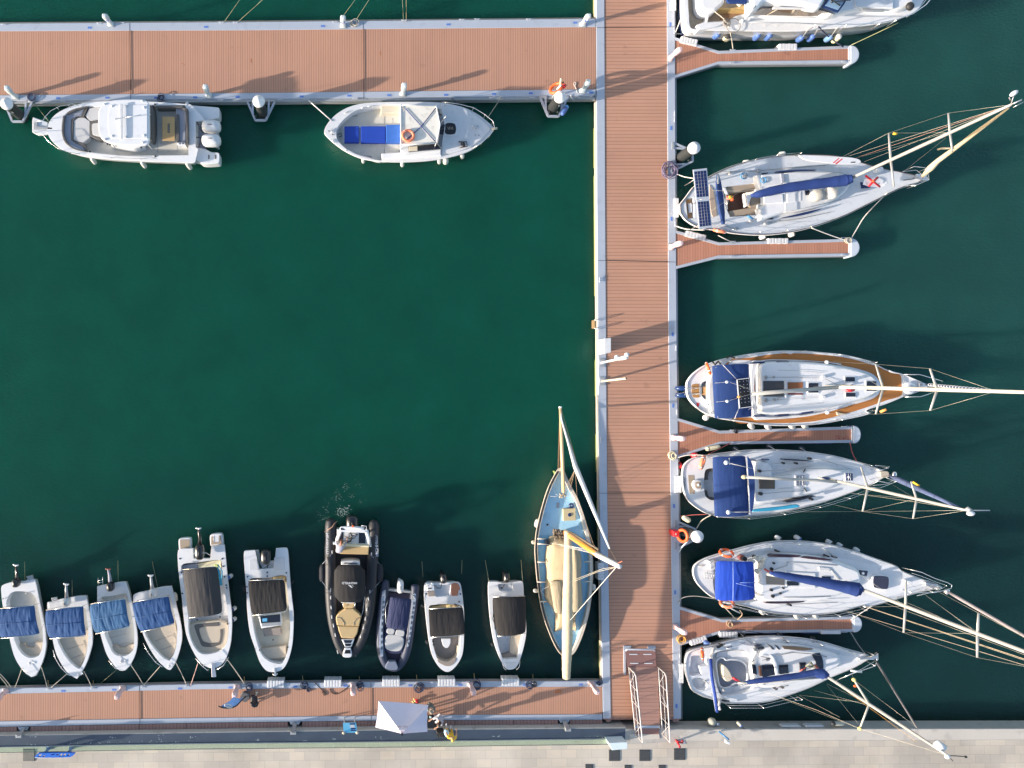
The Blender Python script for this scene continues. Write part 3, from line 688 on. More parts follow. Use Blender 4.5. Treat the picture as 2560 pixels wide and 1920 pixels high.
# cleats along the beams
def cleat(px,py,ang,parent,first=[]):
    c=W(px,py,DZ+.03);m=MB();a=math.radians(ang);u=Vector((math.cos(a),-math.sin(a),0))
    m.tube([c-u*.16+Vector((0,0,.09)),c-u*.08+Vector((0,0,.07)),c+u*.08+Vector((0,0,.07)),c+u*.16+Vector((0,0,.09))],.022,6)
    for s_ in(-.06,.06):m.tube([c+u*s_,c+u*s_+Vector((0,0,.07))],.02,6)
    return m.build("cleat",alu,parent)
for x,y in((12,62),(250,59),(306,58),(555,57),(590,57),(838,56),(885,54),(1011,52),(1155,50),(1193,49),(1322,49)):cleat(x,y,0,pw)
for x in(80,158,400,500,553,700,765,888,1130,1230,1330):cleat(x,lerpx(Bo,x)-4,0,pw)
for x in(32,125,235,360,470,613,761,905,1045,1190,1337,1480):cleat(x,lerpx(So,x)+3,0,ps)
for y in(80,285,300,560,870,1030,1225,1505,1640):cleat(lerpx(Ro,y)-3,y,90,pm)
for y in(700,1100,1460):cleat(lerpx(Lo,y)+4,y,90,pm)
for(f,yy,yb)in((f1,126,155),(f2,604,638),(f3,1075,1106),(f4,1550,1579)):
    for x in(1830,2108):cleat(x,yy if x<2000 else yy-9,0,f);cleat(x,yb+(4 if x<2000 else 0),0,f)

# gangway from the main pontoon up to the quay
q=R(1440,1560,4.607)
gwm=M("pinkish_grey_rail_paint",(.50,.47,.46),.5,.08,4)
gw=thing("gangway","brown decked gangway with white tubular handrails joining the main pontoon to the quay","gangway",W(1610,1720,DZ))
def zg(y):return DZ+.22+(QZ+.12-DZ-.22)*max(0,min(1,(y-1668)/170))
m=MB();a,b2,c,d_=W(1574,1668,zg(1668)),W(1643,1668,zg(1668)),W(1650,1816,zg(1816)),W(1587,1816,zg(1816));dn=Vector((0,0,-.06))
m.add([a,b2,c,d_,a+dn,b2+dn,c+dn,d_+dn],[(0,1,2,3)[::-1],(0,1,5,4),(1,2,6,5),(2,3,7,6),(3,0,4,7)]);m.build("deck",deckG,gw)
m=MB();m.add([W(1562,1625,DZ+.06),W(1638,1625,DZ+.06),W(1641,1667,zg(1668)+.005),W(1568,1667,zg(1668)+.005),W(1562,1625,DZ+.01),W(1638,1625,DZ+.01),W(1641,1667,zg(1668)-.05),W(1568,1667,zg(1668)-.05)],[(3,2,1,0),(4,5,1,0)[::-1],(5,6,2,1),(6,7,3,2),(7,4,0,3)]);m.build("landing_flap",M("flap_board",(.27,.14,.12),.7,.1,2),gw)
for(x,y)in((1584,1636),(1619,1636),(1586,1658.5),(1621.5,1658.5)):
    zz=DZ+.06+(zg(1668)-DZ-.055)*(y-1625)/42+.014;MB().pbar((x-10,y,zz),(x+10,y,zz),.05,.03).build("tread_strip",white2,gw)
for P in([(1559,1615),(1578,1615),(1578,1622),(1565,1622),(1565,1687),(1560,1687)],[(1620,1615),(1639,1615),(1639,1622),(1620,1622)]):MB().pp(P,DZ+.055,DZ+.002,.01).build("base_plate",alu,gw)
MB().pt([(1564,1627,DZ+.1),(1568,1623.5,DZ+.16),(1634,1623.5,DZ+.16),(1637,1627,DZ+.1)],.05,10).build("hinge_bar",alu,gw)
MB().pbar((1588,1817.5,QZ+.10),(1650,1817.5,QZ+.10),.14,.08).build("sill",alu,gw)
MB().pp([(1589,1821),(1648,1821),(1647,1836),(1589,1836)],QZ+.07,QZ,.01).build("upper_flap",M("flap_board",(.27,.14,.12)),gw)
MB().pp([(1575,1836),(1648,1834),(1650,1847),(1577,1849)],QZ+.035,QZ,.01).build("upper_plate",conclt,gw)
for(x0,x1)in((1571,1588),(1645,1655)):
    base_=[(x0+(x1-x0)*k,1668+166*k,zg(1668+166*k))for k in(0,.25,.5,.75,1)]
    wp=[W(*p)for p in base_];hh=1.0
    m=MB();m.tube([wp[0],wp[0]+Vector((0,.0,.85)),wp[0].lerp(wp[1],.12)+Vector((0,0,hh))]+[p+Vector((0,0,hh))for p in wp[1:]]+[wp[4]],.032,10);m.build("handrail",gwm,gw)
    for h in(.06,.55):MB().tube([p+Vector((0,0,h))for p in wp],.014 if h>.1 else.03,8).build("rail",gwm,gw)
    for k in range(1,4):MB().tube([wp[k],wp[k]+Vector((0,0,hh))],.016,8).build("post",gwm,gw)
    for a,b2 in((wp[0]+Vector((0,0,hh*.9)),wp[1]),(wp[2]+Vector((0,0,hh)),wp[1].lerp(wp[2],.4)),(wp[3]+Vector((0,0,hh)),wp[4])):MB().tube([a,b2],.013,8).build("brace",gwm,gw)

# utility box, two poles, swim ladder on the main pontoon
bx=thing("utility_box","tall white utility cabinet on the left edge of the main pontoon","cabinet",W(1506,865,DZ))
P=WP([(1511,847),(1526,845.5),(1526,880.5),(1511,884)],DZ+.95)
MB().prism(P,DZ+.95,DZ+.03,.03).build("cabinet_body",white,bx);MB().prism(inset(P,-.015),DZ+1.0,DZ+.955,.015).build("lid",white2,bx)
MB().prism([(P[0][0]-.012,P[0][1]-.1),(P[0][0]-.002,P[0][1]-.1),(P[0][0]-.002,P[0][1]-.7),(P[0][0]-.012,P[0][1]-.7)],DZ+.85,DZ+.12).build("door",white2,bx)
for(bx_,by_,tx,ty,lab,r,cam_)in((1503,907,1566,893,"tall white pole with camera heads leaning out over the main pontoon boards",.06,1),(1504,953,1565,946,"slim pale tubular pole with a dark open top, below the camera pole",.055,0)):
    t_=thing("pole",lab,"pole",W(bx_,by_,DZ),"poles on the main pontoon");zt=DZ+3.2
    b0=W(bx_,by_,DZ);t0=W(tx,ty,zt)
    MB().tube([b0,b0.lerp(t0,.5),t0],[r*1.15,r*1.05,r],12).build("shaft",white2 if cam_ else cream,t_)
    for s_ in(-8,8):MB().pp([(bx_-5,by_+s_-2.5),(bx_+9,by_+s_-2.5),(bx_+9,by_+s_+2.5),(bx_-5,by_+s_+2.5)],DZ+.08,DZ+.03,.01).build("base_bracket",alud,t_)
    MB().pp([(bx_-5,by_-6),(bx_+9,by_-6),(bx_+9,by_+6),(bx_-5,by_+6)],DZ+.06,DZ+.03,.005).build("base_plate",alu,t_)
    if cam_:
        for f,rr in((.62,.12),(1.0,.12)):
            c=b0.lerp(t0,f);MB().ell(c+Vector((0,.12,.05)),rr,rr,.10).build("camera_head",white,t_);MB().tube([c,c+Vector((0,.12,.05))],.05,8).build("bracket",alu,t_)
        MB().tube([b0.lerp(t0,.70),t0],[.10,.11],12).build("sleeve",white,t_)
    else:MB().cyl((t0.x,t0.y),.04,zt,zt+.01,12).build("open_end",blackp,t_)
t_=thing("swim_ladder","small swim ladder with a wooden step hooked over the left edge of the main pontoon","ladder",W(1487,812,DZ))
for y in(800,821):MB().pt([(1503,y,DZ+.04),(1500,y,DZ+.30),(1494,y,DZ+.38),(1487,y,DZ+.30),(1485,y,-.9)],.025,8).build("side_rail",white2,t_)
for k,z in enumerate((.42,.1,-.25)):MB().pp([(1480,801),(1487,801),(1487,821),(1480,821)],z,z-.04).build("step",woodlt,t_)

# worn and rusty marks on the boards
rn=random.Random(31);m=MB()
for(x,y,rx,ry)in((457,159,3,1.2),(461,162,2,1),(628,152,1.8,7),(951,133,1.6,8),(672,150,.9,2),(1395,1729,10,6),(1220,1735,3,1)):
    for k in range(3):m.cap([(*W(x+rx*rn.uniform(.5,1.1)*math.cos(a_),y+ry*rn.uniform(.5,1.1)*math.sin(a_),DZ+.004)[:2],DZ+.004+.001*k)for a_ in[-2*math.pi*i/10 for i in range(10)]])
m.build("rust_stain",M("rust_mark",(.40,.15,.07),.85,.25,9),pw)
# ---------------------------------------------------------------- boat builders
class Boat:
    def __init__(s,name,label,cat,out,z,hull=white,q=N,group=None,band=None,draft=.5,flare=.86,n=7,keel=True):
        s.z=z;s.q=q;o=crs(Q(q,out),n);s.out=ccw(WP(o,z));P=s.out
        cx=sum(p[0]for p in P)/len(P);cy=sum(p[1]for p in P)/len(P);s.c=(cx,cy)
        s.root=thing(name,label,cat,(cx,cy,0),group)
        # principal axis
        sxx=sum((p[0]-cx)**2 for p in P);syy=sum((p[1]-cy)**2 for p in P);sxy=sum((p[0]-cx)*(p[1]-cy)for p in P)
        a=.5*math.atan2(2*sxy,sxx-syy);s.a=a;ca,sa=math.cos(a),math.sin(a)
        def shrink(P,fl,ft):
            r=[]
            for x,y in P:
                u=(x-cx)*ca+(y-cy)*sa;v=-(x-cx)*sa+(y-cy)*ca;u*=fl;v*=ft;r.append((cx+u*ca-v*sa,cy+u*sa+v*ca))
            return r
        fl=.895 if flare<.825 else.955;rs=[(shrink(P,fl-.09,flare*.55),-draft),(shrink(P,fl-.025,flare*.9),-draft*.45),(shrink(P,fl,flare),0),(shrink(P,(1+fl)/2,(1+flare)/2+.02),z*.5),(P,z-.10),(inset(P,-.015),z-.09),(inset(P,-.015),z-.03),(P,z)]
        MB().rings([[(x,y,zz)for x,y in r]for r,zz in rs],capt=False).build("hull",hull,s.root)
        if band:MB().rings([[(x,y,zz)for x,y in inset(P,-.022)]for zz in(z-band[1],z-band[1]+band[2])],False,False).build("hull_stripe",band[0],s.root)
    def part(s,mb,name,mat,parent=None,label=None):return mb.build(name,mat,parent or s.root,label)
    def w(s,X,Y,z=None):return W(*s.q(X,Y),s.z if z is None else z)
    def poly(s,pts,z,n=6,smooth=True):return WP(crs(Q(s.q,pts),n)if smooth else Q(s.q,pts),z)
    def deck(s,holes=(),mat=white,rimins=0.0,name="deck"):
        """holes: (points, floor z, floor material, wall material)"""
        m=MB();hs=[s.poly(h[0],s.z)for h in holes];m.holed(inset(s.out,rimins)if rimins else s.out,hs,s.z)
        for h,p in zip(holes,hs):m.wall(p,s.z,h[1]+.001,True,ins=.03)
        d_=s.part(m,name,mat)
        for h,p in zip(holes,hs):
            f=MB();f.cap([(x,y,h[1])for x,y in inset(p,.028)]);s.part(f,"cockpit_floor",h[2])
        return d_
    def slab(s,pts,z1,z0,mat,name,bev=.02,smooth=True,parent=None,n=6,label=None):
        return s.part(MB().prism(s.poly(pts,z1,n,smooth),z1,z0,bev),name,mat,parent,label)
    def line(s,pts,r,mat,name,n=6,parent=None):return s.part(MB().pt(pts,r,n,q=s.q),name,mat,parent)
    def bimini(s,cor,z,mat,name="bimini",legs=True,**k):
        o=s.part(canopy(cor,z,q=s.q,**k),name,mat)
        if legs:
            for i,(a,b)in enumerate(((0,1),(3,2))):
                A,B=Vector(W(*s.q(*cor[a][:2]),z)),Vector(W(*s.q(*cor[b][:2]),z))
                c=(A+B)/2;mid=Vector(((W(*s.q(*cor[0][:2]),z)+W(*s.q(*cor[2][:2]),z))/2))
                A2,B2=A.lerp(mid,.25),B.lerp(mid,.25);A2.z=B2.z=s.z-.02
                s.part(MB().tube([A2,A.lerp(c,.06)-Vector((0,0,.15)),B.lerp(c,.06)-Vector((0,0,.15)),B2],.014,6),"bimini_bow",steel)
        return o
def outboard(b,cow,ang,z,L=.62,wd=.36,mat=blackp,leg=None,pz=.0,prop=True,propmat=None,name="outboard_motor",h=.30):
    """cow: pixel of the cowling; ang degrees (direction away from the boat, screen angle); leg: pixel path to the propeller when tilted up"""
    c=W(*b.q(*cow),z);a=math.radians(ang)
    m=MB();m.ell((c.x,c.y,c.z),L/2,wd/2,h,a,3.2,20,11,zmin=-.8)
    o=m.build(name,mat,b.root)
    MB().ell((c.x,c.y,c.z+h*.55),L*.38,wd*.36,h*.52,a,3.0,16,9).build("cowling_top",mat,o)
    u_=Vector((math.cos(a),math.sin(a),0));t2_=Vector((c.x,c.y,c.z+h*1.075));MB().tube([t2_-u_*L*.14,t2_+u_*L*.10],.022,6,.4).build("cowling_vent",darkv,o)
    if leg is None:
        u=Vector((math.cos(a),math.sin(a),0));MB().tube([c+u*.05+Vector((0,0,-.2)),c+u*.12+Vector((0,0,-.9)),c+u*.15+Vector((0,0,-1.2))],[.12,.08,.07],8).build("leg",mat,o)
    else:
        P=[W(*b.q(p[0],p[1]),p[2])for p in leg];nP=len(P)
        MB().tube(P,[.13]+[.085]*(nP-2)+[.06],8,.8).build("leg",mat if propmat is None else propmat[1],o)
        e=P[-1];t=(P[-1]-P[-2]).normalized();sd=t.cross(Vector((0,0,1))).normalized();pm_=steel if propmat is None else propmat[0]
        m=MB();m.tube([e-t*.1,e+t*.08],.045,8)
        for k in range(3):
            an=2*math.pi*k/3+.6;v=sd*math.cos(an)+t*math.sin(an);m.ell(e+v*.10,.085,.05,.025,math.atan2(v.y,v.x),2,10,5)
        m.build("propeller",pm_,o)
    return o
def rail(b,pts,z,r=.014,posts=(),name="guard_rail",base=None,q=None):
    q=q or b.q;m=MB();m.tube([W(*q(p[0],p[1]),z if len(p)<3 else p[2])for p in pts],r,6)
    for p in posts:t=W(*q(p[0],p[1]),z);m.tube([(t.x,t.y,base if base is not None else b.z),t],r,6)
    return m.build(name,steel,b.root)
def fender(x0,y0,x1,y1,z0,z1,r,mat,lab,group,end=None,line=None):
    t_=thing("fender",lab,"fender",W((x0+x1)/2,(y0+y1)/2,min(z0,z1)),group)
    a,b2=W(x0,y0,z0),W(x1,y1,z1);MB().capsule(a,b2,r).build("body",mat,t_)
    if end:d_=(b2-a)*.09;MB().tube([a-d_*.7,a+d_*.6,a+d_*1.6],[r*.55,r*.97,r*1.01],12).build("end_cap",end,t_)
    if line:MB().tube([a,W(*line)],.012,5).build("lanyard",ropew,t_)
    return t_
def ropeline(pts,r,mat,lab,name="mooring_rope",cat="rope",group=None,sag=0.0,n=10):
    P=[W(*p)for p in pts]
    if len(P)==2 and sag:P=[P[0].lerp(P[1],k/n)-Vector((0,0,4*sag*(k/n)*(1-k/n)))for k in range(n+1)]
    elif len(P)>2:
        Q2=[];
        for i in range(len(P)-1):
            p0,p1,p2,p3=P[max(0,i-1)],P[i],P[i+1],P[min(len(P)-1,i+2)]
            for k in range(5):
                t=k/5;Q2.append(.5*((2*p1)+(p2-p0)*t+(2*p0-5*p1+4*p2-p3)*t*t+(3*p1-p0-3*p2+p3)*t**3))
        Q2.append(P[-1]);P=Q2
    return MB().tube(P,r,6).build(name,mat,None,lab,cat=cat,group=group,loc=P[0])

# ================================================================ twin engine cabin boat (top left)
q=R(100,230,4.809)
b=Boat("motor_boat","white open cabin boat with hardtop and two white outboard engines by the top pontoon","motorboat",
    [(1810,150,1),(1500,126),(1150,112),(800,112),(560,130),(360,178),(200,260),(120,345),(92,430),(96,500),(140,580),(230,665),(360,725),(560,775),(900,812),(1300,832),(1640,842),(1860,850,1),(1900,690,1),(1870,660,1),(1870,350,1),(1985,345,1),(1900,240,1)],1.05,white,q)
zt=1.05;z0=.60
b.deck([([(575,170),(720,170),(1340,165,1),(1345,160,1),(1740,160,1),(1760,200,1),(1785,620,1),(1785,760,1),(1340,765),(1000,762),(700,735),(560,715),(400,650),(300,580),(270,440),(290,290),(380,215)],z0,creamskid)],white)
# transom platforms
b.slab([(1790,155,1),(1900,165,1),(2140,185),(2155,200),(2155,300),(2140,315),(1990,345,1),(1880,350,1),(1790,350,1)],zt-.25,.2,white,"swim_platform",.03)
b.slab([(1790,665,1),(1895,668),(2000,690),(2060,720),(2140,728),(2156,745),(2156,840),(2140,855),(1960,860),(1890,825),(1790,812,1)],zt-.25,.2,white,"swim_platform",.03)
b.slab([(1795,350,1),(1880,350,1),(1880,665,1),(1795,668,1)],zt-.10,.3,nonskid,"engine_well_top",.02)
b.slab([(1880,370,1),(1985,350,1),(1990,690,1),(1880,665,1)],.45,.2,blueg,"engine_well",.01)
for x in(2030,2110):b.slab([(x-8,755,1),(x+8,755,1),(x+8,805,1),(x-8,805,1)],zt-.24,zt-.26,darkv,"step_pad",0)
# bow cushions
b.slab([(290,285),(330,255),(420,210),(540,185),(570,172,1),(535,200,1),(500,285,1),(440,295),(385,325,1),(370,440),(385,580,1),(430,615),(510,650,1),(550,712,1),(420,670),(320,600),(285,520),(275,420)],.98,z0,blueg,"bow_cushion",.03)
b.slab([(315,250,1),(420,203),(560,165,1),(572,180,1),(430,222),(325,268,1)],1.10,.7,darkv,"backrest",.02)
b.slab([(275,285,1),(298,278,1),(283,420),(290,520),(330,605),(420,672),(570,712,1),(572,722,1),(420,690),(310,620),(270,540),(258,430)],1.10,.7,darkv,"backrest",.02)
b.slab([(405,345,1),(450,312),(535,305,1),(600,350,1),(600,545,1),(525,610,1),(460,600),(400,570,1)],.96,z0,greyv,"sun_pad",.03)
for P in([(370,330,1),(385,325,1),(500,285,1),(535,200,1),(572,195,1),(525,305,1),(455,305),(400,345,1),(400,575,1),(460,605),(530,615,1),(575,715,1),(545,712,1),(510,650,1),(430,612),(372,582,1)],):b.slab(P,.99,.9,darkv,"dark_seat_band",.01)
b.slab([(545,285,1),(590,195,1),(720,170,1),(720,330,1),(605,350,1)],.955,z0,greyv,"side_pad",.02)
b.slab([(595,380),(625,350),(720,330,1),(730,580,1),(640,550),(600,520)],1.0,z0,darkv,"console_seat",.03)
b.slab([(625,390),(650,375),(740,370,1),(740,540,1),(650,520),(630,500)],1.03,.9,greyv,"console_cushion",.02)
# console under the hardtop, aft furniture
b.slab([(800,220,1),(1150,200,1),(1230,240,1),(1230,560,1),(1150,600,1),(850,600,1),(760,520,1),(760,300,1)],1.55,z0,white,"console",.08)
b.slab([(830,620),(900,640),(1100,680),(1160,675),(1240,640),(1200,560,1),(860,560,1)],1.25,z0,white,"console_side",.06)
b.slab([(1315,155),(1350,170),(1362,300),(1355,560),(1335,580),(1312,560),(1312,300)],1.3,z0,darkv,"helm_backrest",.05)
b.slab([(1470,295,1),(1620,295,1),(1620,585,1),(1470,585,1)],1.0,.97,woodlt,"cockpit_table",.01)
b.slab([(1534,380,1),(1560,380,1),(1560,490,1),(1534,490,1)],1.006,1.0,darkv,"table_emblem_panel",0)
tb=MB()
for y in(402,434,466):tb.torus(W(*q(1547,y),1.012),.030,.006,n=16,m=5)
b.part(tb,"table_emblem",beige)
b.slab([(1395,160,1),(1715,162,1),(1770,205,1),(1740,215,1),(1690,188,1),(1400,190,1)],1.12,z0,darkv,"side_bolster",.03)
b.slab([(1632,195,1),(1745,190,1),(1755,600,1),(1645,605,1)],.98,z0,blueg,"aft_bench",.03)
b.slab([(1755,190,1),(1778,205,1),(1785,625,1),(1760,625,1)],1.28,z0,darkv,"aft_backrest",.03)
b.slab([(1640,265),(1665,270),(1672,320),(1672,595),(1645,600)],1.03,z0,darkv,"seat_edge",.02)
b.slab([(1645,607,1),(1745,607,1),(1745,635,1),(1645,635,1)],1.1,z0,white,"cup_holder_box",.02)
tb=MB()
for x,y in((1683,621),(1719,621)):tb.cyl(W(*q(x,y),1.105),.04,1.1,1.11,12)
for x,y,zz in((1384,148,1.06),(600,717,1.06),(1387,774,1.06),(1216,668,1.27),(840,633,1.27),(812,625,1.27)):tb.cyl(W(*q(x,y),zz),.05,zz-.03,zz+.02,12)
b.part(tb,"cup_holder",blackp)
tb=MB()
for x,y in((1455,386),(1455,618)):tb.cyl(W(*q(x,y),z0+.02),.035,z0,z0+.02,12)
for P in([(1412,300),(1412,720)],[(1412,720),(1650,720)],[(1650,640),(1650,720)],[(1470,588),(1470,300)]):tb.tube([W(*q(*p),z0+.003)for p in P],.008,4)
b.part(tb,"hatch_seams",alud)
# hardtop
zh=2.45
ht=b.part(MB().prism(b.poly([(880,96),(1060,86),(1240,90),(1290,110),(1312,150),(1316,300),(1316,560),(1300,620),(1260,640),(1060,640),(900,628),(780,590),(725,540),(700,440),(697,300),(712,200),(770,125)],zh),zh,zh-.12,.05),"hardtop",white)
b.slab([(850,165),(960,158),(1290,150,1),(1290,560,1),(960,555),(850,550),(828,480),(820,350),(828,220)],zh+.025,zh,white,"hardtop_panel",.02,parent=ht)
b.slab([(952,140,1),(988,140,1),(988,568,1),(962,568,1)],zh+.16,zh+.10,white2,"radar_bar",.02,parent=ht)
for x,y,r in((775,146,.055),(865,170,.07),(1040,170,.07),(1232,106,.06),(1252,187,.08),(1252,522,.08),(868,530,.07),(1040,540,.07),(780,568,.06),(1234,606,.06)):
    c=W(*q(x,y),zh+.03);MB().ell(c,r,r,.035,nu=14,nv=7).build("roof_lamp",white2,ht)
MB().pt([(905,320,zh+.03),(905,335,zh+.45)],.02,6,q=q).build("antenna",white2,ht);MB().pt([(905,330,zh+.1),(1215,272,zh+1.1)],.010,5,q=q).build("antenna",steel,ht)
for(x,y)in((800,200),(800,560),(1260,180),(1260,580)):
    t_=W(*q(x,y),zh-.1);MB().tube([(t_.x,t_.y,1.0),t_],.03,8).build("hardtop_strut",white2,ht)
# engines
outboard(b,(2062,420),0,1.30,1.02,.62,white2,h=.36);outboard(b,(2062,586),0,1.30,1.02,.62,white2,h=.36)
tb=MB();tb.pt([(1890,365,1),(1900,390,1.02),(1960,400,1.05),(1920,440,1.02),(1960,490,1.05),(1985,480,1.1)],.035,6,q=q);tb.pt([(1895,665,.98),(1940,600,1.02),(1925,540,1.02),(1965,560,1.05),(1990,560,1.1)],.035,6,q=q);tb.pt([(1880,545,1),(1940,545,1.03)],.03,6,q=q)
b.part(tb,"engine_hoses",blackp)
# bow fittings
b.slab([(-95,345,1),(-85,300,1),(90,360,1),(92,505,1),(-20,520,1),(-95,480,1)],.98,.86,nonskid,"anchor_platform",.03,False)
b.slab([(-60,405,1),(150,425,1),(150,450,1),(-60,445,1)],1.05,.98,alud,"anchor",.02,False)
b.slab([(-80,365,1),(-30,365,1),(-30,450,1),(-80,450,1)],1.04,.9,alud,"anchor_roller",.02,False)
rail(b,[(-80,350,1.05),(-20,350,1.3),(35,345),(60,300),(130,225),(240,170),(390,140),(470,165,1.1)],1.45,.016,[(60,300),(200,185),(330,150)])
rail(b,[(-80,480,1.05),(-10,500,1.3),(40,520),(90,585),(200,670),(330,720),(480,745,1.1)],1.45,.016,[(90,585),(220,680),(360,728)])
rail(b,[(560,755),(850,785),(1200,800),(1370,805,1.08)],1.18,.012,[(850,785),(1200,800)])
tb=MB()
for x,y in((1768,140),):tb.ell(W(*q(x,y),1.35),.09,.09,.07)
tb.tube([W(*q(1768,140),1.0),W(*q(1768,140),1.35)],.02,6);b.part(tb,"stern_light",white2)
for i,(x,y,w_)in enumerate(((645,822,"nearest its bow"),(1248,868,"in the middle of its side"),(1793,885,"nearest its engines"))):
    X,Y=q(x,y);fender(X-6,Y-7,X+5,Y+8,.75,.15,.125,fendw,"white fender below the twin engine boat, "+w_,"fenders of the twin engine boat")
boat_twin=b

# ================================================================ round sterned white boat
q=R(640,0,3.456)
b=Boat("fishing_boat","white round sterned wooden style boat with blue cushions and a small open wheelhouse roof","boat",
    [(592,1145),(612,1080),(680,1000),(780,935),(900,898),(1080,883),(1300,880),(1500,882),(1640,892),(1800,930),(1920,990),(2010,1060),(2062,1110,1),(2030,1150),(1950,1230),(1850,1300),(1700,1350),(1500,1385),(1250,1398),(1080,1392),(930,1372),(800,1320),(700,1255),(625,1190)],.92,white,q,flare=.82)
b.deck([([(692,1150),(710,1090),(770,1020),(860,955),(980,925),(1100,905),(1250,905,1),(1250,1180,1),(1295,1200,1),(1280,1330,1),(1090,1330,1),(1085,1385),(960,1360),(860,1330),(760,1270),(705,1210)],.42,creamskid)],white2)
b.slab([(1080,908,1),(1250,908,1),(1250,972,1),(1080,980,1)],.80,.42,cream,"side_locker",.03)
b.slab([(764,1090,1),(890,1088,1),(890,1229,1),(764,1229,1)],.66,.42,bluev,"cushion",.03,False);b.slab([(906,1090,1),(1119,1090,1),(1119,1231,1),(906,1231,1)],.66,.42,bluev,"cushion",.03,False);b.slab([(1124,1078,1),(1252,1075,1),(1252,1229,1),(1124,1231,1)],.72,.42,bluev2,"cushion",.03,False)
b.slab([(750,1085,1),(1253,1072,1),(1253,1234,1),(750,1232,1)],.50,.42,white2,"bench_base",.02,False)
tb=MB()
for P in([(1110,985),(1110,1330)],[(1180,1020),(1180,1070)]):tb.tube([W(*q(*p),.425)for p in P],.008,4)
b.part(tb,"floor_seams",alud)
# foredeck, raised
b.slab([(1600,900,1),(1700,905),(1800,935),(1910,1000),(2000,1080),(2025,1115,1),(1950,1200),(1850,1270),(1700,1320),(1610,1330,1)],1.02,.9,white2,"foredeck",.04)
# wheelhouse: glazed front, side, open roof
b.slab([(1260,905,1),(1560,905,1),(1635,1060,1),(1635,1110,1),(1600,1290,1),(1290,1330,1),(1250,1300,1)],1.35,.5,white,"wheelhouse_side",.04,False)
b.slab([(1315,1265,1),(1560,1242,1),(1600,1285,1),(1320,1310,1)],1.50,1.36,glass,"side_window",.02,False);b.slab([(1320,1268,1),(1395,1262,1),(1395,1302,1),(1322,1306,1)],1.52,1.37,cream,"window_panel",.01,False)
m=MB();pts=[(1568,935),(1600,945),(1632,1080),(1628,1120),(1602,1275),(1570,1240)]
zt_=[1.95,1.35,1.35,1.35,1.35,1.95];vv=[W(*q(*p),z_)for p,z_ in zip(pts,zt_)];mid=[W(*q(1590,1060),1.95),W(*q(1590,1105),1.95)]
m.add([vv[0],vv[1],vv[2],mid[0]],[(0,1,2,3)]);m.add([mid[1],vv[3],vv[4],vv[5]],[(0,1,2,3)]);m.add([mid[0],vv[2],vv[3],mid[1]],[(0,1,2,3)]);b.part(m,"windscreen",glass)
b.slab([(1572,940,1),(1600,950,1),(1612,985,1),(1585,980,1)],1.7,1.5,beige,"windscreen_sticker",0,False)
zr=2.0
rf=b.slab([(1250,915,1),(1552,912,1),(1590,1065,1),(1590,1100,1),(1555,1232,1),(1270,1245,1),(1250,1240,1)],zr,zr-.07,M("stained_white_roof",(.72,.69,.62),.6,.08,2,dirt=.25),"wheelhouse_roof",.03,False)
for P in([(1252,905),(1252,1260)],[(1556,915),(1590,1080),(1558,1235)],[(1262,1250),(1558,1235)],[(1262,910),(1552,914)]):MB().pt([(*p,zr+.03)for p in P],.03,6,q=q).build("roof_frame",white,rf)
for P in([(1290,935),(1430,1090),(1555,1228)],[(1552,935),(1430,1090),(1298,1210)]):MB().pt([(*p,zr+.035)for p in P],.026,5,.6,q=q).build("blue_strap",royald,rf)
for p in((1255,912),(1255,1255),(1552,918),(1556,1236)):t_=W(*q(*p),zr-.05);MB().tube([(t_.x,t_.y,1.2),t_],.025,6).build("roof_post",white,rf)
tb=thing("lifebuoy","faded orange lifebuoy lying on the roof of the round sterned white boat","lifebuoy",W(*q(1312,1173),zr+.06))
MB().torus(W(*q(1314,1173),zr+.10),.29,.075,(.05,.1,1)).build("ring",orangef,tb)
for k in range(4):a=k*math.pi/2+.7;c=W(*q(1314,1173),zr+.10)+Vector((.29*math.cos(a),.29*math.sin(a),0));MB().torus(c,.078,.008,(-math.sin(a),math.cos(a),0),14,5).build("strap",white2,tb)
b.slab([(1085,1325,1),(1285,1312,1),(1595,1290,1),(1600,1345,1),(1090,1375,1)],1.10,.5,white,"side_coaming",.04,False)
b.slab([(1635,1070),(1718,1070),(1720,1150),(1640,1150)],1.12,1.0,blackp,"hatch",.02);b.slab([(1628,1050,1),(1740,1050,1),(1740,1168,1),(1628,1168,1)],1.06,1.0,white,"hatch_frame",.02,False)
tb=MB()
for k in range(4):tb.pt([(1655+k*14,1095,1.13),(1665+k*12,1118,1.13)],.012,5,q=q)
b.part(tb,"hatch_sticker",beige)
tb=MB();tb.torus(W(*q(1787,1245),1.08),.09,.03,n=14,m=6);tb.torus(W(*q(1795,1252),1.11),.06,.03,n=14,m=6);tb.pt([(1750,1225,1.06),(1820,1225,1.1),(1825,1265,1.08),(1760,1275,1.06)],.03,6,q=q);b.part(tb,"anchor_chain_heap",blackp)
tb=MB();tb.cyl(W(*q(1908,1097),1.1),.08,1.0,1.16,14);tb.pt([(1860,1085,1.08),(1900,1100,1.1)],.02,6,q=q);tb.pt([(1880,1120,1.08),(1905,1100,1.1)],.02,6,q=q);b.part(tb,"windlass",steel)
tb=MB()
for x,y in((630,1130),(660,1160),(1893,1168),(1925,1172)):tb.cyl(W(*q(x,y),1.0),.025,.9,1.04,10)
b.part(tb,"deck_filler",blackp)
tb=MB()
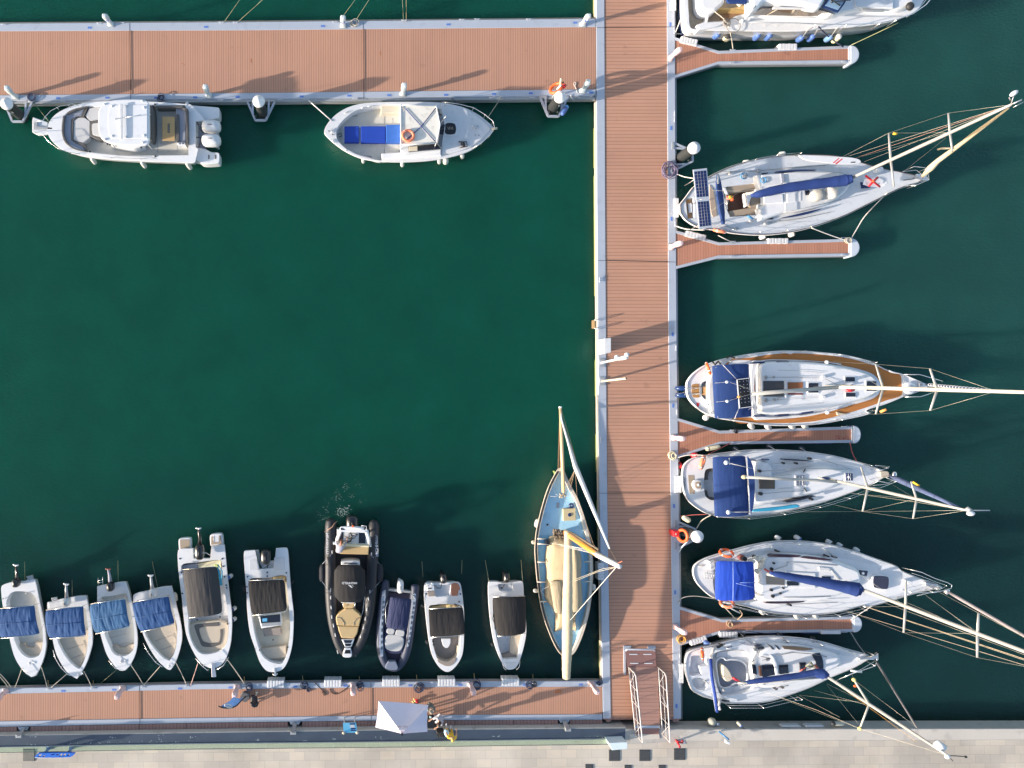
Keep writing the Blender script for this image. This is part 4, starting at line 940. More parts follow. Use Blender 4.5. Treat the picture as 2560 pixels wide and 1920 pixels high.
for x,y,a in((655,1130,1.4),(785,968,.5),(665,1220,-.8),(778,1295,-.5),(930,930,.1),(990,918,.1),(1970,1150,-.9),(1930,1040,-.6),(1965,1045,-.9)):
    c=W(*q(x,y),.97);u=Vector((math.cos(a),math.sin(a),0))*.13;tb.tube([c-u,c+u],.02,6);tb.tube([c-u*.4-Vector((0,0,.06)),c-u*.4],.018,5);tb.tube([c+u*.4-Vector((0,0,.06)),c+u*.4],.018,5)
b.part(tb,"deck_cleats",steel)
tb=MB();tb.pt([(860,985,.45),(830,1005,.44),(880,1000,.45)],.012,5,q=q);tb.pt([(705,1165,.5),(735,1150,.5),(740,1175,.5),(715,1185,.5)],.02,5,q=q);tb.pt([(930,1345,.97),(990,1352,1.0),(1000,1362,.97)],.025,5,q=q);b.part(tb,"loose_lines",roped)
rail(b,[(1600,882,1.0),(1640,884),(1760,900),(1880,930),(1980,990),(2050,1050),(2060,1100),(2080,1110,1.0)],1.5,.018,[(1640,884),(1880,930),(1980,990),(2050,1050)])
rail(b,[(2060,1115),(2020,1170),(1950,1235),(1860,1290,1.0)],1.35,.016,[(2020,1170),(1950,1235)])
MB().pt([(2035,1115,.95),(2085,1108,1.0)],.06,8,q=q).build("bowsprit",cream,b.root)
tb=MB();tb.pt([(1590,1075,2.0),(1640,1000,2.9)],.010,5,q=q);tb.pt([(1268,910,2.0),(1280,960,2.5),(1295,930,2.6)],.02,5,q=q);b.part(tb,"antenna",steel)
for i,(x,y,r,mt,w_)in enumerate(((926,1385,.10,fendw,"nearest its round stern"),(1263,1415,.11,fendw,"in the middle of its side"),(1583,1390,.11,fendw,"left one of the close pair"),(1637,1388,.165,fendw,"round one beside the close pair"),(1780,1345,.12,fendw,"nearest its bow"))):
    X,Y=q(x,y);fender(X,Y-5,X+.5,Y+6,.62,.15,r,mt,"white fender below the round sterned boat, "+w_,"fenders of the round sterned boat")

# ================================================================ four small boats with blue biminis
def small(lab,q,out,hole,bim,bz,mat,cushions,seed,stern=(),wr=.03,ball=None,extra=None):
    b=Boat("small_motor_boat",lab,"motorboat",out,.66,white,q,"small boats with blue awnings",flare=.84)
    b.deck([(hole,.26,creamskid)],white)
    for pts,z1,mt in cushions:b.slab(pts,z1,.26,mt,"cushion",.03)
    # moulded seams, bow cleats and the awning's centre seam
    cen=W(*q(sum(p[0]for p in hole)/len(hole),sum(p[1]for p in hole)/len(hole)),.27);L=b.poly(hole,.66)
    bw=min(L,key=lambda p:p[1]);dv=Vector((bw[0],bw[1],0))-Vector((cen.x,cen.y,0));nv=Vector((-dv.y,dv.x,0)).normalized()
    for f in(.30,.62):c0=Vector((cen.x,cen.y,.47))+dv*f;w_=.62-.45*f;MB().tube([c0-nv*w_,c0+nv*w_-dv*.03],.008,4).build("cushion_seam",taupe,b.root)
    for s_ in(-1,1):
        c0=Vector((bw[0],bw[1],.69))+dv.normalized()*.28+nv*.13*s_;MB().tube([c0-dv.normalized()*.07,c0+dv.normalized()*.07],.016,6).build("bow_cleat",steel,b.root)
        c1=Vector((cen.x,cen.y,.69))-dv*.95+nv*.62*s_;MB().tube([c1,c1+nv*.1*s_+Vector((0,0,.05))],.03,6).build("stern_cleat",alud,b.root)
    c0=Vector((bw[0],bw[1],.665))+dv.normalized()*.22;MB().cyl((c0.x,c0.y),.11,.66,.675,16).build("bow_locker_lid",white2,b.root)
    A_,B_2=[W(*q(*bim[k]),bz).lerp(W(*q(*bim[3-k]),bz),.5)+Vector((0,0,.0))for k in(0,1)]
    MB().tube([A_+Vector((0,0,.012)),A_.lerp(B_2,.5)+Vector((0,0,.012)),B_2+Vector((0,0,.012))],.012,5).build("awning_seam",mat,b.root)
    b.bimini(bim,bz,mat,seed=seed,camber=.16,axis=1,wr=wr,rnd=.05)
    return b
q=R(0,1380,4.608)
b=small("small white boat furthest left, blue awning, deck well and black tilted outboard",q,
    [(18,400),(60,372),(150,345,1),(280,340,1),(330,315,1),(400,318,1),(425,420),(460,600),(510,850),(526,1000),(527,1090),(505,1210),(460,1330),(400,1425),(370,1437),(310,1410),(230,1320),(165,1200),(120,1040),(80,850),(35,640),(15,480)],
    [(150,460),(280,455),(370,480),(415,540),(450,700),(490,900),(492,1050),(470,1150),(430,1205),(330,1220),(250,1170),(190,1080),(150,960),(100,760),(70,600),(95,510)],
    [(-55,665),(380,625),(442,960),(-20,1010)],1.95,biminiblue,[([(165,1085,1),(280,1050,1),(300,1105,1),(390,1105,1),(400,1040,1),(490,1040,1),(470,1150),(430,1200),(330,1214),(250,1165)],.44,beige)],1)
outboard(b,(190,350),92,.95,.5,.34,blackp,[(190,370,.9),(195,270,1.15),(185,160,1.45)])
b.slab([(300,285,1),(370,268,1),(380,310,1),(330,330,1)],.72,.6,alud,"stern_ladder",.01,False)
rail(b,[(250,1330),(300,1400),(360,1440),(420,1420),(470,1330)],.80,.014,[(300,1400),(420,1420)])
q2=q
b=small("second small boat from the left, blue awning and white tilted outboard",q,
    [(545,590),(600,575),(700,545,1),(890,512,1),(990,508,1),(1020,640),(1050,820),(1062,960),(1060,1060),(1030,1180),(985,1300),(930,1400),(885,1460,1),(830,1430),(760,1370),(690,1260),(640,1150),(605,1000),(570,800)],
    [(720,660),(900,640),(980,650),(1000,760),(1015,900),(1010,1060),(990,1180),(960,1270),(915,1350,1),(860,1320),(780,1240),(710,1130),(660,1010),(650,850),(680,720)],
    [(503,680),(945,635),(980,978),(545,1012)],1.95,biminiblue,[([(655,1015,1),(1015,900,1),(1010,1060),(990,1180),(955,1265),(915,1345,1),(860,1310),(780,1230),(710,1130)],.46,beige)],2)
outboard(b,(772,575),92,1.0,.46,.34,white2,[(770,560,.95),(765,460,1.1),(763,380,1.35)],propmat=(white2,alud))
b.slab([(560,590,1),(720,560,1),(735,640,1),(560,650,1)],.70,.6,white2,"swim_platform",.02)
rail(b,[(610,1130),(640,1230),(700,1330),(780,1410),(815,1425)],.85,.018,[(700,1330)])
b.slab([(590,530,1),(655,520,1),(660,550,1),(600,570,1)],.74,.66,alud,"stern_ladder",.01,False)
b=small("third small boat from the left, two-tone faded blue awning and stern ladder",q,
    [(1120,400,1),(1180,385),(1270,372),(1370,350),(1445,348,1),(1480,450),(1520,600),(1560,820),(1580,980),(1575,1100),(1545,1210),(1490,1310),(1440,1362),(1370,1360),(1300,1290),(1230,1180),(1180,1030),(1150,900),(1125,650)],
    [(1150,530),(1300,505),(1450,480),(1480,560),(1520,740),(1545,900),(1545,1040),(1530,1130),(1470,1190),(1370,1200),(1300,1160),(1250,1060),(1210,960),(1180,800),(1155,640)],
    [(1015,610),(1430,548),(1488,870),(1078,957)],1.95,biminiteal,[([(1275,1100,1),(1330,1075,1),(1370,1105),(1430,1105),(1460,1080,1),(1545,1060,1),(1530,1130),(1470,1185),(1370,1195),(1300,1160)],.44,beige)],3)
outboard(b,(1275,395),95,.98,.52,.36,blackp,[(1275,375,.9),(1262,270,1.1),(1248,205,1.4)],propmat=(M("brown_propeller",(.18,.06,.05),.5),blueg))
rail(b,[(1130,385,.7),(1130,300,.9),(1130,300,.9)],.9,.018);rail(b,[(1185,380,.7),(1182,290,.9)],.9,.018);rail(b,[(1130,330),(1184,322)],.85,.014);rail(b,[(1130,355),(1185,347)],.8,.014)
rail(b,[(1250,1250),(1330,1345),(1440,1365),(1520,1290)],.82,.014,[(1330,1345)])
b=small("fourth small boat from the left, blue awning and beige bow pad",q,
    [(1535,510),(1600,470),(1690,455,1),(1840,410),(1975,395,1),(2000,490),(2030,620),(2070,780),(2092,920),(2090,1030),(2060,1160),(2020,1270),(1985,1330),(1955,1358),(1900,1330),(1810,1240),(1730,1120),(1670,1000),(1620,860),(1570,680)],
    [(1700,560),(1850,520),(1950,500),(1980,600),(2010,720),(2040,860),(2040,960),(2030,1080),(1995,1190),(1950,1255,1),(1880,1220),(1800,1140),(1730,1050),(1670,940),(1650,800),(1660,650)],
    [(1505,590),(1935,518),(2005,840),(1600,935)],1.95,biminiblue,[([(1665,930,1),(2010,800,1),(2040,960),(2028,1080),(1993,1185),(1950,1248,1),(1880,1212),(1800,1130),(1730,1040)],.46,beige)],4)
outboard(b,(1762,470),97,1.0,.50,.34,white2,[(1760,450,.95),(1748,370,1.1),(1737,280,1.35)],propmat=(white2,alud))
rail(b,[(1650,1050),(1700,1150),(1790,1270),(1870,1325)],.85,.016,[(1700,1150),(1790,1270)])

# ================================================================ grey-awning boat and dark-awning open boat
q=R(420,1280,3.77)
b=Boat("motor_boat","white boat with a large grey awning and black outboard tilted clear of the water","motorboat",
    [(95,370),(120,350),(235,345,1),(240,440,1),(400,440,1),(410,330,1),(530,310,1),(545,450),(560,620),(580,800),(598,940),(600,1100),(588,1240),(550,1370),(500,1440),(440,1470),(380,1465),(300,1410),(225,1290),(175,1160),(150,1000),(130,800),(105,600),(95,480)],.80,white,q,flare=.86)
b.deck([([(130,500),(280,475),(430,455),(500,460),(510,560),(535,740),(555,900),(570,1060),(560,1200),(520,1290),(420,1335),(310,1335),(240,1260),(195,1130),(190,1000),(165,800),(140,620)],.34,greyv)],white)
b.slab([(100,265),(115,250),(205,245),(215,260),(215,360,1),(105,370,1)],.62,.3,white,"swim_platform",.03);b.slab([(112,262,1),(205,258,1),(207,350,1),(116,360,1)],.64,.6,teakw,"platform_teak",.005,False)
b.slab([(395,230),(410,212),(495,205),(512,225),(520,310,1),(400,320,1)],.62,.3,white,"swim_platform",.03);b.slab([(408,232,1),(430,228,1),(430,285,1),(480,283,1),(480,222,1),(498,222,1),(506,300,1),(405,308,1)],.64,.6,teakw,"platform_teak",.005,False)
rail(b,[(430,225),(432,285),(480,283),(478,222)],.74,.02,[(430,225),(478,222)])
b.slab([(285,490,1),(430,460,1),(495,455,1),(500,540,1),(290,560,1)],.60,.34,fendy,"aft_cushion",.03)
b.slab([(130,505,1),(280,485,1),(285,560,1),(140,580,1)],.60,.34,blueg,"aft_cushion",.03)
b.slab([(195,1060,1),(280,1040),(480,1020,1),(570,1050,1),(560,1200),(520,1285),(420,1328),(315,1328),(245,1250),(200,1140)],.58,.34,beige,"bow_cushion",.03)
b.slab([(250,1068),(330,1055),(475,1040,1),(480,1075,1),(300,1095),(305,1160),(340,1225),(470,1230),(490,1180),(490,1110,1),(518,1100,1),(510,1190),(480,1255),(330,1268),(290,1200),(260,1120)],.61,.5,darkv,"dark_seat_band",.015)
b.slab([(305,1100,1),(465,1075,1),(490,1115,1),(470,1225,1),(345,1228,1),(305,1150,1)],.56,.5,greyv,"sun_pad",.02)
b.bimini([(125,550),(458,518),(508,970),(182,1008)],2.05,charcoal,seed=5,camber=.2,axis=0,wr=.018,rnd=.06)
tb=MB();tb.pt([(455,500,1.0),(500,690,1.0)],.09,8,.4,q=q);tb.pt([(470,495,1.05),(512,560,1.05),(505,640,1.05)],.03,6,q=q);b.part(tb,"folded_gear",turq)
b.slab([(440,495),(465,500),(470,520),(445,520)],1.1,1.0,M("lime_cloth",(.6,.7,.2),.8),"lime_bag",.02)
outboard(b,(300,375),92,1.25,.85,.48,blackp,[(300,330,1.1),(300,250,1.3),(290,160,1.75)],h=.3)
MB().pt([(235,395,1.0),(300,385,1.5),(360,385,1.5),(400,410,1.0)],.02,6,q=q).build("ski_arch",steel,b.root)
b.slab([(405,1435,1),(440,1435,1),(455,1555,1),(412,1558,1)],.90,.8,steel,"anchor_roller",.02,False)
rail(b,[(260,1380),(330,1460),(375,1495),(380,1480,.9)],1.15,.018,[(330,1460)]);rail(b,[(570,1370),(520,1450),(465,1485),(460,1470,.9)],1.15,.018,[(520,1450)])
tb=MB()
for x,y in((113,440),(128,568),(135,768),(512,440),(520,512),(533,610),(275,1016),(490,988),(548,690),(553,715),(560,1055)):tb.cyl(W(*q(x,y),.81),.045,.79,.82,10)
b.part(tb,"rod_holders",blackp)
for(x,y,mt,en,w_)in((583,607,fendw,fendb,"blue and white fender beside the grey awning boat, nearest its stern"),(617,912,fendw,navyh,"dark capped white fender on the grey awning boat's right side, upper one"),(617,1012,fendw,navyh,"dark capped white fender on the grey awning boat's right side, lower one")):
    X,Y=q(x,y);fender(X-4,Y+3,X+6,Y-4,.7,.4,.12,mt,w_,"fenders of the grey awning boat",end=en)
X,Y=q(72,790);fender(X-2,Y-8,X+2,Y+12,.6,.25,.10,fendw,"pale fender between the fourth small boat and the grey awning boat","fenders of the grey awning boat")
b=Boat("motor_boat","white open boat with a square black awning, helm console and two stern platforms","motorboat",
    [(720,375),(760,365),(820,362,1),(860,540,1),(1000,530,1),(1020,345,1),(1100,340),(1125,350),(1140,500),(1150,640),(1165,800),(1182,960),(1180,1120),(1168,1260),(1130,1400),(1080,1480),(1000,1508),(930,1495),(870,1420),(820,1280),(775,1140),(750,950),(740,750),(725,560)],.80,white,q,flare=.86)
b.deck([([(765,640),(940,620),(1105,600),(1120,700),(1140,900),(1150,1080),(1140,1230),(1115,1360),(1070,1430),(980,1420),(900,1370),(850,1270),(810,1120),(785,960),(770,800)],.32,cream)],white)
b.slab([(765,640,1),(985,612,1),(985,640,1),(770,690,1)],.62,.32,taupe,"aft_seat",.02,False);b.slab([(988,612,1),(1105,600,1),(1112,660,1),(988,660,1)],.62,.32,tan,"aft_seat",.02,False)
b.slab([(865,475,1),(1000,465,1),(1000,545,1),(878,560,1)],.55,.3,nonskid,"engine_well",.02,False)
outboard(b,(922,420),90,1.15,.85,.52,blackp,h=.32)
tb=MB();tb.pt([(865,495,.6),(890,540,.65),(935,535,.7),(940,505,.8),(915,480,.9)],.03,6,q=q);tb.pt([(875,540,.6),(925,520,.8),(960,490,.8)],.02,6,q=q);b.part(tb,"engine_hoses",blackp)
b.slab([(850,985,1),(1060,965,1),(1068,1070,1),(880,1100,1)],.92,.32,white,"console",.05);b.slab([(868,985,1),(1055,965,1),(1060,1035,1),(875,1045,1)],.97,.9,glass,"dashboard",.01,False);b.slab([(875,1048,1),(1060,1035,1),(1055,1070,1),(885,1080,1)],1.02,.9,alud,"windscreen",.02,False)
b.slab([(890,1005,1),(935,1000,1),(935,1030,1),(890,1035,1)],.98,.95,M("lit_chart",(.12,.40,.65),.3),"chart_display",.003,False)
b.slab([(893,1100,1),(1060,1085,1),(1072,1155,1),(905,1175,1)],.58,.32,taupe,"console_seat",.04,False)
b.slab([(875,1290,1),(1110,1258,1),(1118,1370,1),(885,1395,1)],.56,.32,beige,"bow_pad",.04,False)
b.bimini([(750,655),(1098,640),(1122,945),(782,985)],2.0,blackc,seed=6,camber=.16,axis=1,wr=.02,rnd=.09)
tb=MB()
for x,y in((750,610),(935,570),(935,605),(1115,573),(863,1302),(1125,1277),(743,705),(747,762),(990,1205)):tb.cyl(W(*q(x,y),.81),.04,.79,.82,10)
b.part(tb,"rod_holders",blackp)
b.slab([(998,1478,1),(1018,1478,1),(1022,1545,1),(1005,1545,1)],.88,.78,steel,"anchor",.02,False);MB().pt([(985,1525,.7),(1012,1545,.75),(1035,1520,.7)],.03,6,q=q).build("anchor_fluke",steel,b.root)
b.slab([(1000,430,1),(1095,428,1),(1098,545,1),(995,548,1)],.815,.8,white2,"locker_lid",.005,False);b.slab([(765,455,1),(835,450,1),(858,550,1),(768,550,1)],.815,.8,white2,"locker_lid",.005,False)
X,Y=q(716,733);fender(X-1,Y-9,X+1,Y+3,.55,.2,.09,fendbk,"black fender left of the open boat with the square black awning","fenders of the black awning boat")
X,Y=q(1178,660);fender(X-4,Y+3,X+3,Y-4,.7,.4,.06,fendbk,"tiny dark fender right of the open boat with the square black awning","fenders of the black awning boat")

# ================================================================ black RIB and navy RIB
q=R(760,1180,3.1906)
rib=thing("rigid_inflatable_boat","large black rigid inflatable boat with tan cushions and lettered black cover","inflatable boat",W(*q(380,930),0))
def tube_hull(root,q,path,radii,z,mat,name="inflatable_tube"):
    P=crs([p for p in path],8,closed=False);rr=crs([(k,r)for k,r in enumerate(radii)],8,closed=False)
    m=MB();m.tube([W(*q(*p),z)for p in P],[r[1]for r in rr],20);return m.build(name,mat,root)
t1=tube_hull(rib,q,[(212,372),(213,385),(213,430),(212,560),(212,720),(212,900),(218,1050),(232,1180),(260,1310),(295,1400),(345,1445),(385,1440),(425,1400),(470,1310),(505,1180),(525,1050),(535,900),(545,720),(552,560),(557,440),(558,395),(558,382)],
    [.10,.25,.31,.32,.32,.32,.31,.30,.28,.26,.24,.24,.26,.28,.30,.31,.32,.32,.32,.31,.22,.08],.52,tubeblk)
P=WP(crs(Q(q,[(245,450,1),(510,455,1),(515,700),(500,900),(480,1090),(430,1260),(380,1400),(345,1420),(310,1400),(275,1260),(255,1090),(248,900),(245,700)]),6),.42)
MB().prism(P,.42,-.25).build("floor",decking("black_rib_deck",(.014,.014,.016),1,.16,line=.1,dark=2.2),rib)
for P in([(245,640),(247,900),(258,1110),(300,1340)],[(512,650),(495,900),(470,1110),(395,1340)]):MB().tube([W(*q(*p),.62)for p in P],.02,6).build("inner_rail",white2,rib)
class _B:pass
b=_B();b.q=q;b.root=rib;b.z=.6
def slab(pts,z1,z0,mat,name,bev=.03,smooth=True,parent=None):return MB().prism(WP(crs(Q(q,pts),6)if smooth else Q(q,pts),z1),z1,z0,bev).build(name,mat,parent or rib)
slab([(262,455,1),(515,465,1),(535,595,1),(262,578,1)],.78,.3,white,"transom_well",.03,False)
slab([(438,485,1),(492,488,1),(490,570,1),(436,568,1)],.80,.7,glass,"well_opening",.01,False);slab([(278,478,1),(312,480,1),(312,560,1),(278,560,1)],.80,.7,glass,"well_opening",.01,False)
m=MB();m.pt([(262,570,.9),(268,530,1.7),(295,462,1.95),(330,450,1.98),(400,448,2.0),(470,458,1.98),(495,470,1.95),(515,530,1.7),(525,585,.9)],.10,10,.5,q=q);m.build("roll_bar",white,rib)
slab([(288,442),(320,434),(460,438),(492,455),(490,485,1),(285,475,1)],2.02,1.94,white,"roll_bar_panel",.03)
for X in(308,472):slab([(X-17,447,1),(X+17,449,1),(X+15,463,1),(X-15,462,1)],2.035,2.0,glass,"panel_slot",.005,False)
slab([(232,560,1),(270,560,1),(270,580,1),(232,580,1)],1.0,.7,white,"grab_step",.02,False);slab([(495,572,1),(538,575,1),(538,598,1),(495,592,1)],1.0,.7,white,"grab_step",.02,False)
m=MB();m.pt([(320,552,.85),(345,560,.88),(370,550,.9),(380,530,.9),(375,500,.9),(368,485,.9)],.05,8,q=q)
for P in([(318,503),(345,520),(390,510),(420,495)],[(318,515),(350,530),(400,530),(425,500)],[(370,486),(410,490),(430,500)]):m.pt([(*p,.85)for p in P],.018,6,q=q)
m.build("engine_hoses",blackp,rib)
slab([(300,588,1),(520,598,1),(514,660,1),(295,655,1),(262,640,1),(275,590,1)],.95,.42,tan,"aft_bench",.05,False)
slab([(305,578,1),(520,588,1),(518,602,1),(305,592,1)],1.15,.6,fendy,"bench_backrest",.03,False)
slab([(300,715),(440,715),(445,760,1),(300,760,1)],1.15,.42,white,"helm_seat",.05);slab([(320,724,1),(425,726,1),(425,734,1),(320,732,1)],1.17,1.1,darkv,"helm_seat_slot",.01,False)
for x in(346,370,394):MB().ell(W(*q(x,757),1.15),.04,.04,.05).build("seat_knob",blackp,rib)
# console and its canvas cover
slab([(305,790),(430,790),(435,1030),(300,1030)],1.2,.42,white,"console",.08)
cv=canopy([(238,752),(488,752),(492,1045),(242,1045)],1.75,q=q,camber=.20,axis=0,wr=.02,rnd=.27,seed=9,th=.25,n=26)
cvo=cv.build("console_cover",blackc,rib)
o=text("lettering","HIGHFIELD",*q(363,885),1.80,.165,180,white2,rib);
m=MB()
for P in([(350,900),(372,905),(388,925),(378,923)],[(362,900),(385,905),(396,920),(390,905)]):m.prism(WP(Q(q,P),1.80),1.80,1.79)
m.build("emblem",white2,rib)
slab([(312,1035,1),(402,1035,1),(400,1080,1),(385,1088,1),(330,1088,1),(315,1080,1)],.85,.42,tan,"console_seat",.03,False)
slab([(295,1030),(430,1015),(435,1030),(300,1045)],1.3,1.0,white,"console_grab_rail",.02)
for x in(313,405):MB().pt([(x,1035,.9),(x-3 if x<350 else x+3,1055,.95),(x,1078,.9)],.02,6,q=q).build("grab_handle",steel,rib)
slab([(330,1090,1),(395,1090,1),(458,1150),(455,1170),(440,1230,1),(262,1225,1),(258,1150)],.86,.42,tan,"bow_pad",.05)
slab([(268,1228,1),(438,1232,1),(425,1290),(400,1330,1),(300,1325,1),(280,1280)],.82,.42,tan,"bow_pad",.05)
for P in([(258,1160),(290,1165),(318,1200),(318,1225)],[(458,1160),(425,1165),(397,1195),(398,1228)]):MB().pt([(*p,.875)for p in P],.012,5,q=q).build("pad_seam",taupe,rib)
slab([(298,1335,1),(402,1335,1),(380,1395,1),(325,1395,1)],.78,.5,white,"bow_locker_frame",.03,False)
slab([(315,1342,1),(385,1342,1),(375,1365,1),(325,1365,1)],.80,.7,glass,"bow_locker_lid",.01,False);slab([(325,1370,1),(378,1370,1),(370,1390,1),(330,1390,1)],.80,.7,glass,"bow_locker_lid",.01,False)
slab([(325,1405,1),(372,1405,1),(382,1450),(378,1475),(355,1482),(312,1475),(310,1450)],.86,.6,white,"bow_fitting",.04);slab([(330,1420,1),(368,1420,1),(372,1450,1),(322,1450,1)],.88,.8,blackp,"bow_fitting_inset",.02,False)
outboard(b,(383,405),90,1.25,.85,.66,blackp,h=.34)
MB().cyl(W(*q(390,432),2.05),.05,2.0,2.15,12).build("orange_light",orange,rib)
for(x,y,r_)in((187,570,-90),(580,590,90)):
    z_=.52+.30;a=math.radians(25 if r_<0 else-25)
    o=text("tube_lettering","HIGHFIELD",*q(x,y),z_,.235,r_,white2,rib);o.rotation_euler=(0,0,math.radians(r_+(0 if r_<0 else 4)))
m=MB()
for P in([(178,485),(190,492),(192,505),(182,498)],[(570,655),(583,640),(588,650),(578,665)]):m.prism(WP(Q(q,P),.83),.83,.81)
m.build("tube_emblem",white2,rib)
m=MB()
for k,(x,y)in enumerate(((212,940),(213,1000),(217,1080),(222,1155),(236,1225),(250,1300),(525,955),(515,1010),(502,1095),(490,1170),(475,1240),(452,1310),(225,640),(538,655))):
    a=0 if y<1050 else(.12 if x<350 else-.15);m.pt([(x-14*math.sin(a),y-14,.845),(x+14*math.sin(a),y+14,.845)],.03,6,.5,q=q)
m.build("tube_handles",M("grey_white_tape",(.5,.5,.52),.7),rib)
m=MB()
for(x,y,dx)in((173,1000,2),(195,1170,6),(225,1320,14),(258,1420,14),(565,990,-3),(545,1060,-3),(515,1200,-6),(480,1330,-14),(425,1440,-14)):m.pt([(x,y-30,.55),(x+dx,y+30,.55)],.025,6,q=q)
m.build("side_lettering_strip",M("grey_white_tape",(.5,.5,.52)),rib)
m=MB();m.pt([(165,478,.5),(190,462,.8),(225,440,.88),(245,410,.85),(262,395,.7)],.03,6,q=q);m.build("rope_end",M("brown_rope",(.30,.18,.13),.9),rib)
m=MB();m.pt([(460,432,2.0),(460,428,2.15),(498,432,2.15),(498,470,2.0)],.02,6,q=q);m.build("light_bracket",white2,rib)
for(x,s_,lab)in((146,1,"black fender tied to the left tube of the large black inflatable boat"),(604,-1,"black fender tied to the right tube of the large black inflatable boat")):
    (X0,Y0),(X1,Y1)=q(x,738),q(x,870);t_=thing("fender",lab,"fender",W((X0+X1)/2,(Y0+Y1)/2,.3),"fenders of the black inflatable boat")
    MB().capsule(W(X0,Y0,.5),W(X1,Y1,.5),.20,neck=.7).build("body",fendbk,t_)
    for P in([(x,735),(225 if s_>0 else 540,650 if s_>0 else 668)],[(x,875),(215 if s_>0 else 525,968)]):MB().pt([(*P[0],.6),(*P[1],.9)],.015,5,q=q).build("lanyard",blueg,t_)
# navy RIB
rib2=thing("rigid_inflatable_boat","small slate blue inflatable boat with a violet navy awning and white outboard","inflatable boat",W(*q(740,1220),0));b.root=rib2;rib=rib2
tube_hull(rib2,q,[(652,860),(651,870),(648,920),(635,1000),(622,1120),(608,1260),(610,1380),(628,1470),(660,1535),(705,1560),(740,1560),(785,1510),(820,1420),(840,1300),(858,1150),(875,1030),(885,930),(886,905),(886,895)],
    [.08,.19,.235,.24,.24,.24,.24,.235,.22,.2,.2,.22,.235,.24,.24,.24,.235,.2,.08],.40,tubenav)
for P in([(645,940,1),(625,960),(612,1120),(604,1260),(602,1400),(612,1475,1),(632,1470,1),(632,1400),(628,1260),(640,1100),(655,960,1)],[(868,970,1),(893,975),(886,1080),(868,1200),(850,1320),(838,1385,1),(820,1400,1),(833,1330),(845,1200),(858,1080)]):
    MB().prism(WP(crs(Q(q,P),6),.645),.645,.60,.01).build("tube_patch",tubepal,rib2)
for P in([(632,1030),(625,1150),(618,1300),(620,1440)],[(876,1040),(862,1150),(846,1280),(828,1400)]):
    m=MB()
    for(x0,y0),(x1,y1)in zip(P,P[1:]):
        for k in(0,.33,.66):m.pt([(x0+(x1-x0)*k,y0+(y1-y0)*k,.66),(x0+(x1-x0)*(k+.17),y0+(y1-y0)*(k+.17),.66)],.025,5,q=q)
    m.build("tube_handles",blackr,rib2)
P=WP(crs(Q(q,[(668,960,1),(850,975,1),(845,1150),(820,1320),(780,1440),(735,1520),(690,1510),(655,1430),(635,1300),(648,1120)]),6),.30)
MB().prism(P,.30,-.2).build("floor",M("dark_plum_deck",(.05,.04,.07),.7,.1,3),rib2)
slab([(665,1250),(720,1255),(715,1292),(662,1286)],.62,.3,greyv,"white_cushion",.03);slab([(740,1262),(798,1268),(795,1310),(733,1302)],.62,.3,greyv,"white_cushion",.03);slab([(663,1303),(792,1322),(770,1425),(655,1410)],.62,.3,greyv,"white_cushion",.04)
slab([(648,1240,1),(815,1260,1),(780,1440),(645,1420)],.56,.3,purple,"console_base",.03)
slab([(672,1512,1),(730,1512,1),(750,1560),(735,1580),(655,1570),(650,1550)],.72,.4,M("slate_bow_patch",(.16,.19,.26),.6),"bow_step",.03)
m=MB();m.cap([tuple(W(*q(*p),.0))for p in[(0,0),(1,0),(0,1)]][:0]or[tuple(W(*q(660,930),.5)),tuple(W(*q(860,950),.5)),tuple(W(*q(860,965),.5)),tuple(W(*q(660,945),.5))]);
MB().pbar((*q(675,940),.55),(*q(860,960),.55),.12,.3).build("transom",alud,rib2)
outboard(b,(768,912),88,1.0,.72,.36,white2,h=.28)
cvo=canopy([(690,1003),(862,1020),(828,1270),(655,1248)],1.75,q=q,camber=.10,axis=0,wr=.022,rnd=.03,seed=12).build("bimini",purple,rib2)
MB().pt([(672,1020,1.0),(650,1080,1.3),(652,1200,1.2),(668,1240,.8)],.02,6,q=q).build("bimini_frame",steel,rib2);MB().pt([(845,960,.7),(870,985,.9),(862,1040,1.6)],.02,6,q=q).build("bimini_frame",steel,rib2)
m=MB();m.pt([(622,985,.66),(640,980,.67),(650,940,.66)],.02,5,q=q);m.pt([(870,985,.66),(885,1010,.66)],.02,5,q=q);m.build("grab_line",greyv,rib2)

# ================================================================ two boats with black biminis
q=R(1020,1400,5.185)
b=Boat("motor_boat","white boat with a black awning, brown seat pads and an oval white table","motorboat",
    [(215,340),(230,300),(300,292,1),(340,300,1),(540,292,1),(640,288),(675,310),(695,400),(715,560),(728,760),(725,950),(718,1130),(695,1250),(640,1350),(570,1425),(510,1450),(440,1420),(370,1340),(310,1220),(275,1060),(250,880),(230,700),(213,500)],.74,white,q,flare=.86)
b.deck([([(275,600),(350,580),(500,570),(620,585),(690,640),(695,820),(680,1000),(672,1120),(650,1240),(600,1310),(540,1350),(480,1350),(400,1310),(350,1200),(320,1080),(300,900),(285,740)],.30,taupe),([(352,330,1),(560,318,1),(545,470,1),(360,480,1)],.55,white2)],white)
b.slab([(248,400,1),(345,400,1),(352,470,1),(265,475,1)],.80,.7,taupe,"seat_pad",.02,False);b.slab([(570,312),(650,310),(675,385),(655,395,1),(645,465,1),(562,465,1)],.80,.7,M("terracotta_pad",(.38,.16,.09),.6),"seat_pad",.02)
b.slab([(245,305,1),(335,300,1),(345,400,1),(248,400,1)],.82,.7,white,"stern_box",.03,False);b.slab([(258,362,1),(305,360,1),(308,378,1),(258,380,1)],.84,.8,darkv,"box_slot",.01,False)
rail(b,[(242,350,.8),(242,295,1.0),(240,295,1.0)],1,.016);rail(b,[(305,345,.8),(305,290,1.0)],1,.016)
